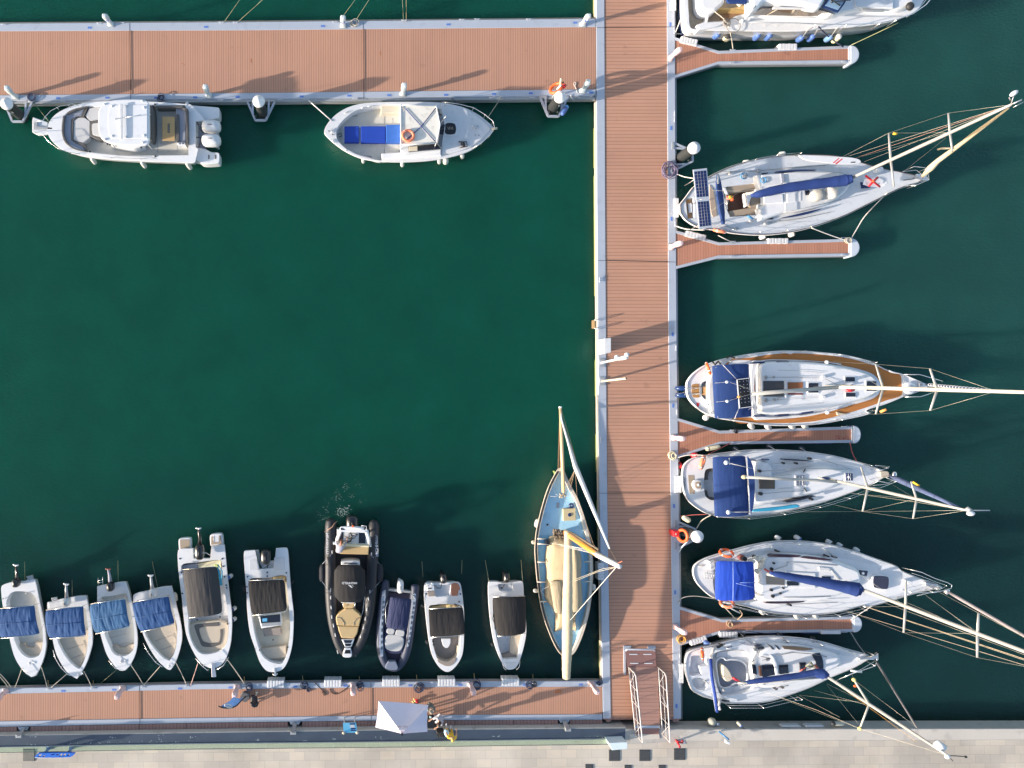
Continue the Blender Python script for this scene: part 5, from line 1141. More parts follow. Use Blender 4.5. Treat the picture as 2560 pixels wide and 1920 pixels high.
b.slab([(280,610,1),(500,578,1),(575,580,1),(655,630,1),(290,650,1)],.50,.3,tan,"aft_seat",.03)
b.slab([(500,582,1),(550,580,1),(552,615,1),(505,620,1)],.53,.3,M("pale_yellow_pad",(.62,.52,.25),.6),"aft_cushion",.02,False)
b.slab([(430,1020,1),(550,1020,1),(550,1080),(520,1135),(490,1140),(455,1110)],.80,.74,white,"table",.02)
b.slab([(330,1080),(345,1160),(380,1250),(470,1300),(560,1290),(620,1230),(640,1110,1),(672,1110,1),(655,1240),(600,1310),(520,1350),(430,1325),(350,1200)],.52,.3,beige,"bow_seat",.03)
b.slab([(385,1272),(440,1300),(520,1312),(620,1265,1),(622,1310),(560,1370),(500,1378),(420,1345),(388,1320)],.765,.7,taupe,"bow_pad",.02)
b.bimini([(268,645),(722,622),(742,985),(288,1018)],1.9,blackc,seed=7,camber=.14,axis=1,wr=.014,rnd=.04)
outboard(b,(455,235),90,.95,.55,.36,blackp,h=.26)
tb=MB();tb.pt([(345,330,.78),(380,365,.8),(425,365,.85),(435,310,.9)],.022,6,q=q);tb.pt([(600,570,.9),(700,605,.9)],.03,6,q=q);b.part(tb,"engine_cable",blackp)
tb=MB()
for x,y in((662,540),(323,1052),(330,1098),(236,440),(680,440)):tb.cyl(W(*q(x,y),.75),.045,.73,.77,10)
b.part(tb,"rod_holders",blackp)
X,Y=q(195,600);fender(X-3,Y-3,X+3,Y+3,.7,.45,.06,fendbk,"small dark fender left of the black awning boat with brown pads","fenders of the boats with black awnings")
X,Y=q(245,1070);fender(X-2,Y-4,X+1,Y+3,.6,.3,.06,fendbk,"small dark fender near the bow of the black awning boat with brown pads","fenders of the boats with black awnings")
b=Boat("motor_boat","narrow white boat with a wide black awning, nearest the blue lateen boat","motorboat",
    [(1045,300),(1060,285),(1160,285),(1240,300),(1370,285),(1470,278),(1490,300),(1500,450),(1515,640),(1530,820),(1530,960),(1510,1080),(1480,1200),(1440,1320),(1390,1400),(1320,1420),(1270,1405),(1220,1330),(1170,1220),(1120,1080),(1085,900),(1060,700),(1045,500)],.74,white,q,flare=.86)
b.deck([([(1110,480),(1300,470),(1500,475),(1500,700),(1495,950),(1465,1080),(1420,1280,1),(1230,1290,1),(1180,1150),(1140,980),(1115,800),(1110,640)],.28,white2),([(1170,310,1),(1360,305,1),(1360,400),(1250,410),(1180,390)],.60,nonskid),],white)
b.slab([(1340,1000,1),(1495,950,1),(1465,1080),(1425,1270,1),(1320,1200,1),(1325,1090)],.50,.28,beige,"bow_seat",.03);b.slab([(1205,1240,1),(1320,1200,1),(1425,1235,1),(1410,1285,1),(1235,1288,1)],.50,.28,taupe,"bow_seat",.03)
b.slab([(1255,1330,1),(1400,1330,1),(1375,1395),(1320,1408),(1275,1395)],.77,.7,white2,"bow_hatch",.02)
b.bimini([(1105,490),(1540,478),(1545,965),(1165,1005)],1.9,blackc,seed=8,camber=.2,axis=0,wr=.015,rnd=.06)
outboard(b,(1272,225),90,.95,.55,.36,blackp,h=.26)
tb=MB();tb.pt([(1215,365,.80),(1240,345,.82),(1250,310,.9)],.02,6,q=q);tb.cyl(W(*q(1215,365),.8),.05,.74,.80,12);b.part(tb,"engine_cable",blackp)
rail(b,[(1220,1330),(1240,1400),(1270,1425),(1268,1400,.76)],1.0,.016);rail(b,[(1450,1310),(1445,1380),(1410,1425),(1395,1395,.76)],1.0,.016)
tb=MB();tb.pt([(1105,520,.95),(1110,650,1.0),(1130,900,.95)],.035,6,q=q);tb.pt([(1110,680,.9),(1100,760,.9),(1130,860,.9)],.02,6,q=q);b.part(tb,"rolled_cover",blackc)
X,Y=q(1090,1098);fender(X-2,Y-3,X+1,Y+3,.6,.35,.05,fendbk,"tiny dark fender left of the narrow white boat with the wide black awning","fenders of the boats with black awnings")
# ================================================================ sailing yachts
def lerp3(a,b,f):return a.lerp(b,f)
def onmast(A,B,px=None,py=None): # fraction of the mast seen at a photo column / row
    lo,hi=0,1.3
    for _ in range(40):
        m_=(lo+hi)/2;p=PJ(A.lerp(B,m_))
        v=(p[0]-px)if px is not None else(p[1]-py);s0=(PJ(B)[0]-PJ(A)[0])if px is not None else(PJ(B)[1]-PJ(A)[1])
        if v*s0<0:lo=m_
        else:hi=m_
    return(lo+hi)/2
class Rig:
    def __init__(s,b,base,tip,r=.09,foot=1.0,mat=mastm):
        s.b=b;s.A=W(*base);s.B=W(*tip);ft=s.A+(s.A-s.B).normalized()*((s.A.z-foot)/max(.1,abs((s.A-s.B).normalized().z)))
        r*=.76;s.m=MB().tube([ft,s.A,s.A.lerp(s.B,.5),s.A.lerp(s.B,.85),s.B],[r,r,r,r*.8,r*.6],12).build("mast",mat,b.root)
    def at(s,px=None,py=None):return s.A.lerp(s.B,onmast(s.A,s.B,px,py))
    def spreader(s,root_px,tips,r=.035,mat=None):
        c=s.at(px=root_px);res=[]
        for t in tips:
            e=W(t[0],t[1],c.z+.05);MB().tube([c,e],[r*1.2,r*.8],8,.6).build("spreader",mat or mastm,s.b.root);res.append(e)
        return c,res
def wires(b,segs,r=.008,mat=None,name="rigging_wire"):
    m=MB()
    for sg in segs:m.tube([Vector(p)for p in sg],r*.45,5)
    return m.build(name,mat or wire,b.root)
def cover(b,path,radii,mat,name="sail_cover",flat=1.25,wr=.03,n=16):
    P=crs([(p[0],p[1])for p in path],6,closed=False);zs=crs([(i,p[2])for i,p in enumerate(path)],6,closed=False);rr=crs(list(enumerate(radii)),6,closed=False)
    rr=[max(.02,r[1]*(1+.9*wr*math.sin(i*2.3)+wr*math.sin(i*5.1)))for i,r in enumerate(rr)]
    return MB().tube([W(*p,z[1])for p,z in zip(P,zs)],rr,n,flat).build(name,mat,b.root)
def toerail(b,r=.02,mat=None,z=None):
    P=[(x,y,(z or b.z)+.03)for x,y in inset(b.out,.03)];return MB().tube(P+P[:1],r,6,caps=False).build("toe_rail",mat or alud,b.root)
def lifelines(b,pts,h=.62,r=.009,posts=True,off=None):
    m=MB();top=[W(*b.q(*p[:2]),b.z)for p in pts]
    for hh in(h*.5,h):m.tube([p+Vector((0,0,hh))for p in top],r,5)
    m.build("lifeline",steel,b.root);m=MB()
    for p in top:m.tube([p,p+Vector((0,0,h))],.014,6)
    m.build("stanchions",steel,b.root)
def winch(b,X,Y,z,r=.09,mat=None,q=None):
    c=W(*(q or b.q)(X,Y),z);return MB().cyl((c.x,c.y),r,z-.15,z,14,r*.8).build("winch",mat or steel,b.root)
def buoyring(lab,c,ax,R0=.29,r=.075,mat=orange,par=None):
    t_=thing("lifebuoy",lab,"lifebuoy",c);MB().torus(c,R0,r,ax).build("ring",mat,t_);qn=Vector((0,0,1)).rotation_difference(Vector(ax).normalized())
    for k in range(4):
        a=k*math.pi/2+.6;v=qn@Vector((R0*math.cos(a),R0*math.sin(a),0));tt=qn@Vector((-math.sin(a),math.cos(a),0));MB().tube([c+v-tt*.03,c+v+tt*.03],r*1.06,12).build("strap",white2,t_)
    return t_

# ---------------- yacht A: solar panels
qa=R(1660,340,4.424);qb=R(2060,200,3.77)
outl=Q(qa,[(172,760,1),(235,680),(330,560),(490,452),(700,350),(880,290),(1100,240),(1400,210),(1700,205),(1960,225)])+Q(qb,[(350,775),(560,832),(750,870),(880,900),(945,935,1),(870,975),(730,1018),(600,1080),(350,1205)])+Q(qa,[(2000,882),(1700,992),(1400,1066),(1100,1096),(800,1080),(560,1040),(380,1010),(240,930),(178,850,1)])
b=Boat("sailing_yacht","white sailing yacht with two solar panels across its stern and blue boom cover","sailing yacht",outl,1.20,white,N,flare=.80)
b.q=qa
b.deck([([(655,585),(690,560,1),(1010,520,1),(1040,640),(1100,640,1),(1100,750,1),(1040,760),(1040,870,1),(730,895,1),(690,800),(670,700)],.80,M("cockpit_brown_floor",(.09,.035,.02),.6,.2,2)),([(238,690,1),(330,680,1),(335,910,1),(262,915,1)],1.0,wood)],nonskid)
toerail(b,.022,M("dark_toe_rail",(.07,.06,.06),.5))
S=b.slab
S([(680,570,1),(1005,522,1),(1015,590,1),(705,640,1)],1.12,.8,teakw,"cockpit_seat",.02,False);S([(720,830,1),(1035,780,1),(1040,862,1),(722,893,1)],1.12,.8,teakw,"cockpit_seat",.02,False);S([(960,665,1),(1100,645,1),(1095,755,1),(1040,775,1),(1040,800,1),(950,800,1)],1.10,.8,teakw,"bridge_deck",.02,False)
S([(505,540,1),(550,600),(590,880,1),(535,890),(505,700)],1.24,1.1,M("pale_brown_seat",(.36,.29,.23),.6),"helm_seat",.02)
S([(655,580,1),(680,570,1),(712,640,1),(690,655,1)],1.22,1.0,white,"locker_end",.02,False)
for P in([(172,760,1),(235,690,1),(260,915,1),(182,850,1)],):S(P,1.13,.9,teakw,"bathing_step",.01,False)
S([(270,745,1),(305,742,1),(312,845,1),(280,848,1)],1.14,1.0,white,"stern_step",.01,False)
# coachroof
b.part(MB().mound(b.poly([(1015,430),(1050,420),(1290,400,1),(1500,375),(1700,370),(1900,390),(2000,420),(2080,480),(2060,560),(2000,640),(1800,760),(1500,840),(1330,860),(1100,930),(1060,930),(1040,800,1),(1100,755,1),(1100,645,1),(1060,600)],1.5),1.2,1.52,.14),"coachroof",white)
b.slab([(1310,430,1),(1500,400),(1720,395),(1900,410),(2020,470),(2020,560),(1900,680),(1600,790),(1345,845,1)],1.545,1.5,nonskid,"roof_nonskid",.02)
S([(1290,415,1),(1325,410,1),(1340,510,1),(1305,520,1)],1.62,1.5,blueg,"hatch_garage",.02,False)
S([(1105,670,1),(1315,640,1),(1325,735,1),(1110,750,1)],1.60,1.5,white,"companion_slide",.03,False)
S([(1080,430,1),(1285,415,1),(1300,530,1),(1085,555,1)],1.56,1.5,white2,"instrument_deck",.02,False)
S([(1360,640,1),(1520,610,1),(1520,720,1),(1360,740,1)],1.57,1.5,white,"roof_hatch",.03,False)
S([(1560,600,1),(1610,595,1),(1612,650,1),(1570,655,1)],1.60,1.5,glass,"vent_box",.02,False)
for P in([(1240,392),(1400,375),(1560,370),(1690,372),(1560,382),(1400,388),(1250,396)],[(1300,905),(1400,880),(1600,832),(1750,802),(1600,858),(1450,890)]):S(P,1.55,1.3,navyh,"cabin_window",.01)
for P in([(1085,410,1),(1155,402,1),(1150,412,1),(1092,420,1)],[(1145,910,1),(1215,902,1),(1200,922,1),(1140,925,1)]):S(P,1.30,1.2,glass,"portlight",.005,False)
# canvas bags (sails) on the roof
for(x,y,rx,ry,ro)in((1695,655,.38,.32,.3),(1850,628,.36,.32,-.2)):
    c=W(*qa(x,y),1.75);o=MB().ell(c,rx,ry,.26,ro,2.4,22,11).build("sail_bag",M("off_white_bag_cloth" if x>1800 else "grey_beige_bag_cloth",(.62,.58,.53)if x>1800 else(.44,.42,.38),.9,.12,3,bump=.9,bs=9),b.root)
# solar panels on the stern arch
for P in([(322,372,1),(475,355,1),(503,690,1),(357,702,1)],[(362,708,1),(502,695,1),(532,1010,1),(390,1027,1)]):
    o=S(P,2.35,2.30,alu,"solar_panel",.005,False)
    c=[Vector(Q(qa,[p[:2]])[0])for p in P];ins=[(c[0]*.93+c[2]*.07),(c[1]*.93+c[3]*.07),(c[2]*.93+c[0]*.07),(c[3]*.93+c[1]*.07)]
    MB().prism(WP(ins,2.358),2.358,2.34).build("cells",solar,o);m=MB()
    for k in range(1,4):m.tube([W(*ins[0].lerp(ins[1],k/4),2.360),W(*ins[3].lerp(ins[2],k/4),2.360)],.006,4)
    for k in range(1,8):m.tube([W(*ins[0].lerp(ins[3],k/8),2.360),W(*ins[1].lerp(ins[2],k/8),2.360)],.004,4)
    m.build("cell_lines",solarg,o)
for(x,y)in((340,480),(500,480),(400,980),(530,960),(430,690)):
    t_=W(*qa(x,y),2.3);MB().tube([(t_.x,t_.y,1.2),t_],.025,8).build("arch_leg",steel,b.root)
cover(b,[(*qa(595,430),1.85),(*qa(605,560),1.9),(*qa(630,760),1.9),(*qa(655,975),1.85)],[.07,.15,.16,.09],navy,"rolled_sprayhood",1.0)
MB().pt([(*qa(600,440),1.9),(*qa(595,500),2.1),(*qa(600,530),1.95)],.06,8).build("hood_strap",white2,b.root)
rig=Rig(b,(2133,443,2.6),(2527,262,11.8),.105,1.3)
bm=[(*qa(965,660),2.35),(*qa(1060,640),2.42),(*qa(1300,585),2.45),(*qa(1600,540),2.5),(*qa(1850,510),2.55),(*qa(2000,490),2.6),(*qa(2085,470),2.75)]
cover(b,bm,[.09,.20,.24,.26,.27,.30,.20],royald,flat=1.0)
MB().pt([(*qa(905,640),2.2),(*qa(2100,462),2.45)],.075,8).build("boom",mastm,b.root)
wires(b,[[(*qa(1060,665),2.75),(*qa(1500,570),2.85),(*qa(2050,440),3.4)],[(*qa(1580,590),2.7),(*qa(1800,520),2.9),(*qa(2020,455),3.3)],[(*qa(1000,630),2.65),(*qa(1400,540),2.8),(*qa(2040,440),3.2)]],.016,rope,"lazy_jacks")
S([(905,625,1),(965,615,1),(970,660,1),(935,770,1),(925,770,1)],1.5,1.1,white,"mainsheet_block",.02,False)
T=rig.B
c1,e1=rig.spreader(2227,(qb(610,500),qb(660,1005)),.055);c2,e2=rig.spreader(2375,(qb(1172,312),qb(1210,670)),.05)
pp_=W(*qb(180,725),1.2);sp_=W(*qb(600,1050),1.2)
wires(b,[[pp_,e1[0],e2[0],T],[W(*qb(310,735),1.2),W(*qb(1180,490),8.0)],[W(*qb(100,760),1.2),e1[0]],[e1[0],c2],[sp_,e1[1]],[W(*qb(740,870),1.3),W(*qb(1150,545),7.2)]],.009)
wires(b,[[W(*qb(190,730),1.3),T],[W(*qb(380,770),1.3),T]],.013,rope,"halyard");wires(b,[[W(*qb(300,735),1.3),T]],.014,M("red_fleck_rope",(.5,.28,.22),.8),"red_halyard")
wires(b,[[W(*qa(430,600),2.3),W(*qa(840,610),2.3),W(*qa(1000,630),2.5)],[W(*qa(520,830),1.9),W(*qa(840,615),2.4)]],.012,rope,"topping_line")
fs=[W(*qb(930,905),1.75),W(*qb(1005,830),2.35),W(*qb(1070,765),2.9),W(*qb(1240,640),4.6),W(*qb(1450,480),7.2),W(*qb(1740,265),11.0)]
MB().tube(fs,[.07,.17,.13,.11,.09,.035],10).build("furled_jib",sailc,b.root)
MB().tube([W(*qb(960,890),1.6),W(*qb(925,910),1.6)],.12,10).build("furling_drum",steel,b.root)
MB().pt([(*qb(1240,640),4.7),(*qb(1100,645),4.6),(*qb(1075,655),4.4)],.05,6).build("sail_tail",sailc,b.root)
m=MB();m.tube([T,T+Vector((.2,.1,.25))],.03,6);m.tube([T,T+Vector((-.05,.35,.2))],.02,6);m.tube([W(*qb(1780,260),11.8),W(*qb(1885,205),12.0)],.012,5);m.build("masthead_fittings",steel,b.root)
tt=W(*qb(1790,125),12.1);m=MB();m.ell(tt,.18,.09,.09,.6);m.build("masthead_light",white,b.root);MB().pt([(*qb(1745,165),12.0),(*qb(1760,200),11.8)],.02,6).build("light_bracket",steel,b.root)
MB().pt([(*qb(655,505),5.5),(*qb(685,506),5.5)],.06,8).build("spreader_lamp",yellow,b.root)
# white board lashed to the guard rail and the flag
S([(1495,215),(1560,208),(1800,225),(2050,235),(2150,255),(2180,285),(2150,305),(1950,308),(1700,285),(1560,260)],1.85,1.79,white,"surfboard",.02)
for P in([(1930,245,1),(1945,245,1),(1880,300,1),(1865,298,1)],[(1965,250,1),(1982,250,1),(1915,308,1),(1895,303,1)]):S(P,1.855,1.80,red,"board_stripe",.002,False)
S([(2070,285,1),(2120,283,1),(2115,295,1),(2065,297,1)],1.856,1.84,blackp,"board_slot",.001,False)
m=MB();g0=[qb(395,890),qb(445,885),qb(500,910),qb(560,945),qb(605,970)];g1=[qb(365,985),qb(410,1000),qb(470,1008),qb(530,1012),qb(600,985)]
fl=[]
for k in range(5):
    for j in range(3):
        p=Vector(g0[k]).lerp(Vector(g1[k]),j/2);fl.append(tuple(W(p.x,p.y,1.75+.12*math.sin(k*1.3+j))))
fs_=[(k*3+j,k*3+j+1,k*3+j+4,k*3+j+3)for k in range(4)for j in range(2)]
flag=m.add(fl,fs_,True).build("flag",white,b.root)
for a_,b2_ in(((390,900),(530,1008)),((510,915),(420,1002))):MB().pt([(*qb(*a_),1.93),(*qb((a_[0]+b2_[0])/2,(a_[1]+b2_[1])/2),1.92),(*qb(*b2_),1.90)],.06,6,.25).build("flag_cross",red,flag)
MB().ell(W(*qb(465,952),1.94),.08,.07,.03).build("flag_badge",orange,flag)
lifelines(b,[(330,570),(490,470),(720,375),(960,292),(1190,248),(1450,225)]);lifelines(b,[(420,1000),(700,1060),(1000,1085),(1300,1070),(1560,1025),(1850,930)])
b.q=qb;rail(b,[(740,862,1.2),(850,815),(980,830),(990,940),(870,990),(740,1000,1.2)],1.85,.016,[(850,815),(980,830),(870,990)]);rail(b,[(740,862),(870,850),(985,940),(880,965),(740,1000)],1.55,.012)
S2=lambda*a,**k:b.slab(*a,**k)
b.slab([(870,885,1),(960,885,1),(992,940,1),(960,948,1),(850,925,1)],1.32,1.1,steel,"bow_roller",.02,False);b.slab([(500,840),(550,815),(565,850),(520,865)],1.5,1.2,white,"dorade_vent",.04);b.slab([(350,960,1),(440,985,1),(435,1015,1),(360,1020,1)],1.28,1.2,navyh,"fore_hatch",.02,False)
MB().pt([(*qb(750,945),1.26),(*qb(860,930),1.26)],.02,6).build("anchor_chain",blackp,b.root)
b.q=qa
for(x,y,z)in((742,405,1.4),(1060,380,1.4),(808,1022,1.3),(1135,965,1.4),(915,435,1.55),(970,935,1.4)):winch(b,x,y,z,.10,alud)
m=MB();m.torus(W(*qa(885,440),1.33),.17,.03,n=18,m=6);m.torus(W(*qa(870,445),1.36),.11,.03,n=14,m=6);m.tube([W(*qa(925,880),1.3),W(*qa(985,920),1.35)],.07,6,.4);m.torus(W(*qa(1100,490),1.62),.14,.03,n=16,m=5);m.build("blue_rope_coil",M("light_blue_rope",(.08,.28,.50),.8),b.root)
m=MB()
for P in([(1060,382,1.25),(1400,352,1.25),(1790,322,1.25)],[(1135,965,1.25),(1500,915,1.25),(1850,840,1.25)],[(620,400,1.25),(1060,385,1.25)],[(640,985,1.25),(770,1022,1.25)]):m.pt(P,.014,5,q=qa)
m.build("sheet_lines",M("grey_rope",(.25,.25,.24),.9),b.root)
m=MB()
for P in([(1340,600,1.75),(1345,845,1.75)],[(1345,845,1.62),(1640,780,1.62),(1960,700,1.62)],[(1310,520,1.62),(1340,610,1.75)]):m.pt(P,.022,6,q=qa)
for P in([(1325,415,1.64),(1600,400,1.64),(1850,402,1.64),(1980,410,1.62)],):m.pt(P,.018,6,q=qa)
for x,y in((1345,845),(1640,780),(1960,700),(1600,400),(1850,402)):c=W(*qa(x,y),1.62);m.tube([(c.x,c.y,1.45),c],.018,5)
m.build("grab_rails",alud,b.root)
m=MB();m.pt([(690,690,1.15),(760,680,1.2),(750,720,1.15)],.10,8,.5,q=qa);m.build("orange_jacket",orange,b.root);MB().ell(W(*qa(735,675),1.25),.12,.09,.06).build("yellow_cloth",yellow,b.root)
m=MB();m.pt([(680,640,1.4),(700,810,1.4)],.025,6,q=qa);m.torus(W(*qa(690,725),1.35),.38,.02,(.9,-.1,.25),26,6);m.build("steering_wheel",steel,b.root)
buoyring("faded orange folded lifebuoy on the stern rail of the yacht with solar panels",W(*qa(615,1050),1.55),(.15,.9,.35),.27,.08,orangef)
for(x,y,mt,en,w_)in((1305,198,fendw,None,"white fender above the yacht with solar panels, right one"),(908,290,fendw,None,"white fender above the yacht with solar panels, left one"),(1410,1090,fendw,blackr,"black ended white fender below the yacht with solar panels"),(1088,1118,greyv,None,"grey fender half hidden below the yacht with solar panels")):
    X,Y=qa(x,y);an=-.12 if y<300 else-.3;dx,dy=9*math.cos(an),9*math.sin(an);fender(X+dx,Y+dy,X-dx,Y-dy,.75,.6,.13,mt,w_,"fenders of the yacht with solar panels",end=en)

# ---------------- yacht B: teak deck
q=R(1660,860,3.687);q5=R(2060,860,3.606)
outl=Q(q,[(205,390),(215,340),(270,270),(370,200),(520,145),(740,100),(950,72),(1150,62),(1400,75),(1650,98),(1900,160)])+Q(q5,[(560,230),(720,275),(850,330),(950,375,1),(850,430),(720,475),(560,540),(380,600)])+Q(q,[(1900,640),(1700,690),(1450,735),(1200,752),(950,748),(700,715),(560,695),(480,680),(380,640),(270,560),(215,480)])
b=Boat("sailing_yacht","white sailing yacht with orange-brown teak side decks and navy cockpit awning","sailing yacht",outl,1.20,white,N,flare=.80);b.q=q;S=b.slab
teak=decking("teak_side_deck",(.43,.165,.038),1,.055,line=.12,dark=.75,var=.05,stain=.16)
b.deck([([(350,360),(450,330),(850,270),(900,345),(915,400),(915,470),(850,560),(480,560),(350,480)],.75,white2)],white)
tk=[(600,165),(800,125),(1000,95),(1200,85),(1450,98),(1700,130),(1900,185),(2100,250),(2180,290),(2190,385,1),(2190,470),(2050,520),(1850,590),(1650,650),(1400,710),(1150,728),(900,725),(640,700)]
m=MB();hole=[(560,190),(900,150),(1000,150),(1400,175),(1650,200),(1900,265),(1985,340),(1990,440),(1930,500),(1700,570),(1500,630),(1300,670),(1000,695),(820,680),(560,640)]
m.holed(b.poly(tk,1.206),[b.poly(hole,1.206)],1.206);b.part(m,"teak_side_deck",teak)
toerail(b,.028,white2)
b.part(MB().mound(b.poly([(880,190),(960,160),(1240,155),(1500,172),(1700,210),(1880,260),(1965,320),(1985,400),(1960,460),(1850,515),(1650,570),(1400,625),(1200,650),(950,655),(885,630),(875,420)],1.6),1.2,1.62,.16),"coachroof",white)
b.part(MB().mound(b.poly([(810,165),(900,150),(1000,140),(1250,145),(1500,165),(1640,190),(1500,172),(1240,160),(880,190),(885,640),(1200,655),(1500,620),(1400,650),(1200,675),(960,698),(830,680)],1.35),1.2,1.36,.04),"roof_base",white)
for P in([(815,168,1),(925,160,1),(930,175,1),(820,182,1)],[(1038,160,1),(1150,162,1),(1155,175,1),(1045,175,1)],[(1258,170,1),(1365,176,1),(1370,190,1),(1262,186,1)],[(1270,632,1),(1380,618,1),(1378,632,1),(1275,645,1)],[(1045,655,1),(1160,648,1),(1155,660,1),(1048,665,1)],[(835,660,1),(935,657,1),(935,670,1),(840,672,1)]):S(P,1.56,1.3,navyh,"cabin_window",.01,False)
for P in([(1335,360,1),(1425,360,1),(1425,448,1),(1335,448,1)],[(1675,305,1),(1762,305,1),(1762,345,1),(1675,345,1)],[(1680,450,1),(1768,450,1),(1768,486,1),(1680,486,1)],[(1870,343,1),(1960,343,1),(1960,432,1),(1870,432,1)]):
    c=inset(b.poly(P,1.68,smooth=False),-.05);MB().prism(c,1.65,1.55,.02).build("hatch_frame",white,b.root);S(P,1.68,1.6,glass,"hatch",.02,False)
S([(918,340,1),(1108,340,1),(1108,432,1),(918,432,1)],1.66,1.5,M("dark_glossy_slide",(.05,.05,.055),.2,coat=.5),"companion_slide",.02,False);S([(918,432,1),(1108,432,1),(1108,485,1),(918,485,1)],1.655,1.5,darkv,"companion_slide_lower",.02,False)
S([(1130,350,1),(1285,350,1),(1285,470,1),(1130,470,1)],1.66,1.6,white2,"instrument_hood",.02,False);S([(1140,352,1),(1282,352,1),(1282,415,1),(1140,415,1)],1.665,1.6,M("brown_cover_cloth",(.26,.09,.03),.7,.2,4),"brown_cloth",.01,False);S([(1140,452,1),(1282,452,1),(1282,468,1),(1140,468,1)],1.667,1.6,M("maroon_strip",(.20,.04,.03),.7),"maroon_strip",.004,False)
MB().pt([(1120,335,1.75),(1124,495,1.75)],.05,6,q=q).build("mainsheet_track",alu,b.root)
S([(845,375,1),(915,375,1),(915,440,1),(845,440,1)],1.05,.7,teakd,"companionway",.01,False);S([(895,378,1),(912,378,1),(912,438,1),(895,438,1)],1.2,.9,wood,"washboard",.01,False)
# aft: swim platform details
S([(260,375),(320,370),(325,405,1),(255,402,1)],1.22,1.1,teakd and wood,"step_teak",.005);S([(255,412,1),(325,410,1),(325,455,1),(258,458,1)],1.222,1.1,wood,"step_teak",.005,False);S([(262,466,1),(325,465,1),(325,492),(270,490)],1.22,1.1,wood,"step_teak",.005)
S([(360,395,1),(395,392,1),(395,472,1),(360,470,1)],1.23,1.1,wood,"step_teak",.005,False);S([(330,395,1),(350,395,1),(350,460,1),(330,460,1)],1.25,1.2,alud,"boarding_ladder",.01,False)
S([(450,262),(470,300),(480,440),(470,560),(485,660),(450,640),(420,560),(410,430),(420,320)],1.5,1.2,white,"helm_bench",.06)
for y in(408,470):
    c=W(*q(170,y),.9);o=MB().ell(c,.40,.16,.28,0,2.4).build("davit_float",M("navy_glossy_float",(.012,.04,.14),.2,coat=.6),b.root)
MB().pt([(190,412,1.3),(330,405,1.3)],.02,6,q=q).build("davit_arm",steel,b.root);MB().pt([(190,468,1.3),(330,462,1.3)],.02,6,q=q).build("davit_arm",steel,b.root)
S([(298,540,1),(325,548,1),(315,585,1),(310,585,1)],1.215,1.2,red,"small_pennant",.001,False)
bim=canopy([(462,195),(808,178),(840,670),(487,692)],2.35,q=q,camber=.16,axis=0,wr=.008,rnd=.03,seed=20,th=.03).build("bimini",navy,b.root)
sp_=S([(672,325,1),(785,312,1),(812,580,1),(695,595,1)],2.40,2.36,white2,"solar_panel",.004,False);S([(680,330,1),(780,318,1),(805,575,1),(702,588,1)],2.405,2.38,M("black_solar_cells",(.008,.010,.016),.2,.2,5),"cells",.002,False,parent=sp_)
m=MB()
for i in range(3):
    for j in range(7):
        u,v=(i+.5+.5*0)/3,(j+.6)/8;A=Vector((680,330)).lerp(Vector((702,588)),v);B2=Vector((780,318)).lerp(Vector((805,575)),v);p=A.lerp(B2,u);c=W(*q(p.x,p.y),2.407);m.cyl((c.x,c.y),.022,2.4,2.409,8)
m.build("cell_corners",solarg,sp_)
m=MB()
for P in([(540,190),(665,320)],[(785,180),(788,310)],[(690,595),(650,690)],[(808,585),(810,670)]):m.pt([(*p,2.42)for p in P],.016,5,q=q)
m.build("bimini_tapes",M("grey_tape",(.45,.45,.5),.7),b.root)
m=MB()
for x,y in((580,350),(583,528)):m.ell(W(*q(x,y),2.50),.09,.08,.06)
m.build("gps_antenna",white2,b.root);MB().ell(W(*q(690,487),2.52),.09,.07,.07).build("orange_float",M("pale_orange",(.75,.32,.08),.5),b.root)
for(x,y)in((480,215),(800,200),(500,675),(825,655)):t_=W(*q(x,y),2.2);MB().tube([(t_.x,t_.y,1.2),t_],.018,6).build("bimini_frame",steel,b.root)
rig=Rig(b,(2096,967,2.6),(2640,982.5,14.2),.12,1.6,M("cream_mast_paint",(.50,.48,.42),.35,.05,2));
MB().pt([(*q(815,460),3.0),(*q(1100,437),2.95),(*q(1600,398),2.85)],.10,10).build("boom",mastm,b.root);MB().pt([(*q(1600,398),2.85),(*q(1870,400),3.2)],.09,10).build("mast_lower",mastm,b.root)
c1,e1=rig.spreader(2208,(q5(465,182),q5(466,632)),.055,mastm);c2,e2=rig.spreader(2343,(q5(955,222),q5(957,600)),.055,mastm)
T=rig.at(px=2490);bow=W(*q5(925,365),1.5)
wires(b,[[W(*q(1500,160),1.3),e1[0],e2[0],T],[W(*q(1500,640),1.3),e1[1],e2[1],T],[W(*q(1560,150),1.3),c1],[W(*q(1560,640),1.3),c1],[W(*q(100,470),1.4),W(*q(480,355),2.45)]],.010)
wires(b,[[W(*q(470,360),2.45),W(*q(600,350),2.5),W(*q(850,440),3.0)],[W(*q(480,535),2.45),W(*q(600,522),2.5),W(*q(820,455),3.0)],[W(*q(640,700),1.3),W(*q(800,590),2.4)]],.012,ropew,"backstay_lines")
m=MB();m.tube([bow,T],.055,10);m.build("furled_jib",M("navy_jib_cover",(.05,.07,.15),.8,.15),b.root)
m=MB();nn=20
for k in range(nn):
    f=(k+.5)/nn;c=bow.lerp(T,f*.92+.04);ax=(T-bow).normalized();m.torus(c,.07,.018,(ax.x,ax.y+.5,ax.z),14,6)
m.build("spiral_wrap",white2,b.root)
wires(b,[[W(*q(1050,240),1.68),W(*q(1190,246),1.70),W(*q(1330,252),1.70),W(*q(1470,262),1.68)],[W(*q(1085,585),1.68),W(*q(1280,562),1.70),W(*q(1475,543),1.68)]],.022,alud,"grab_rails")
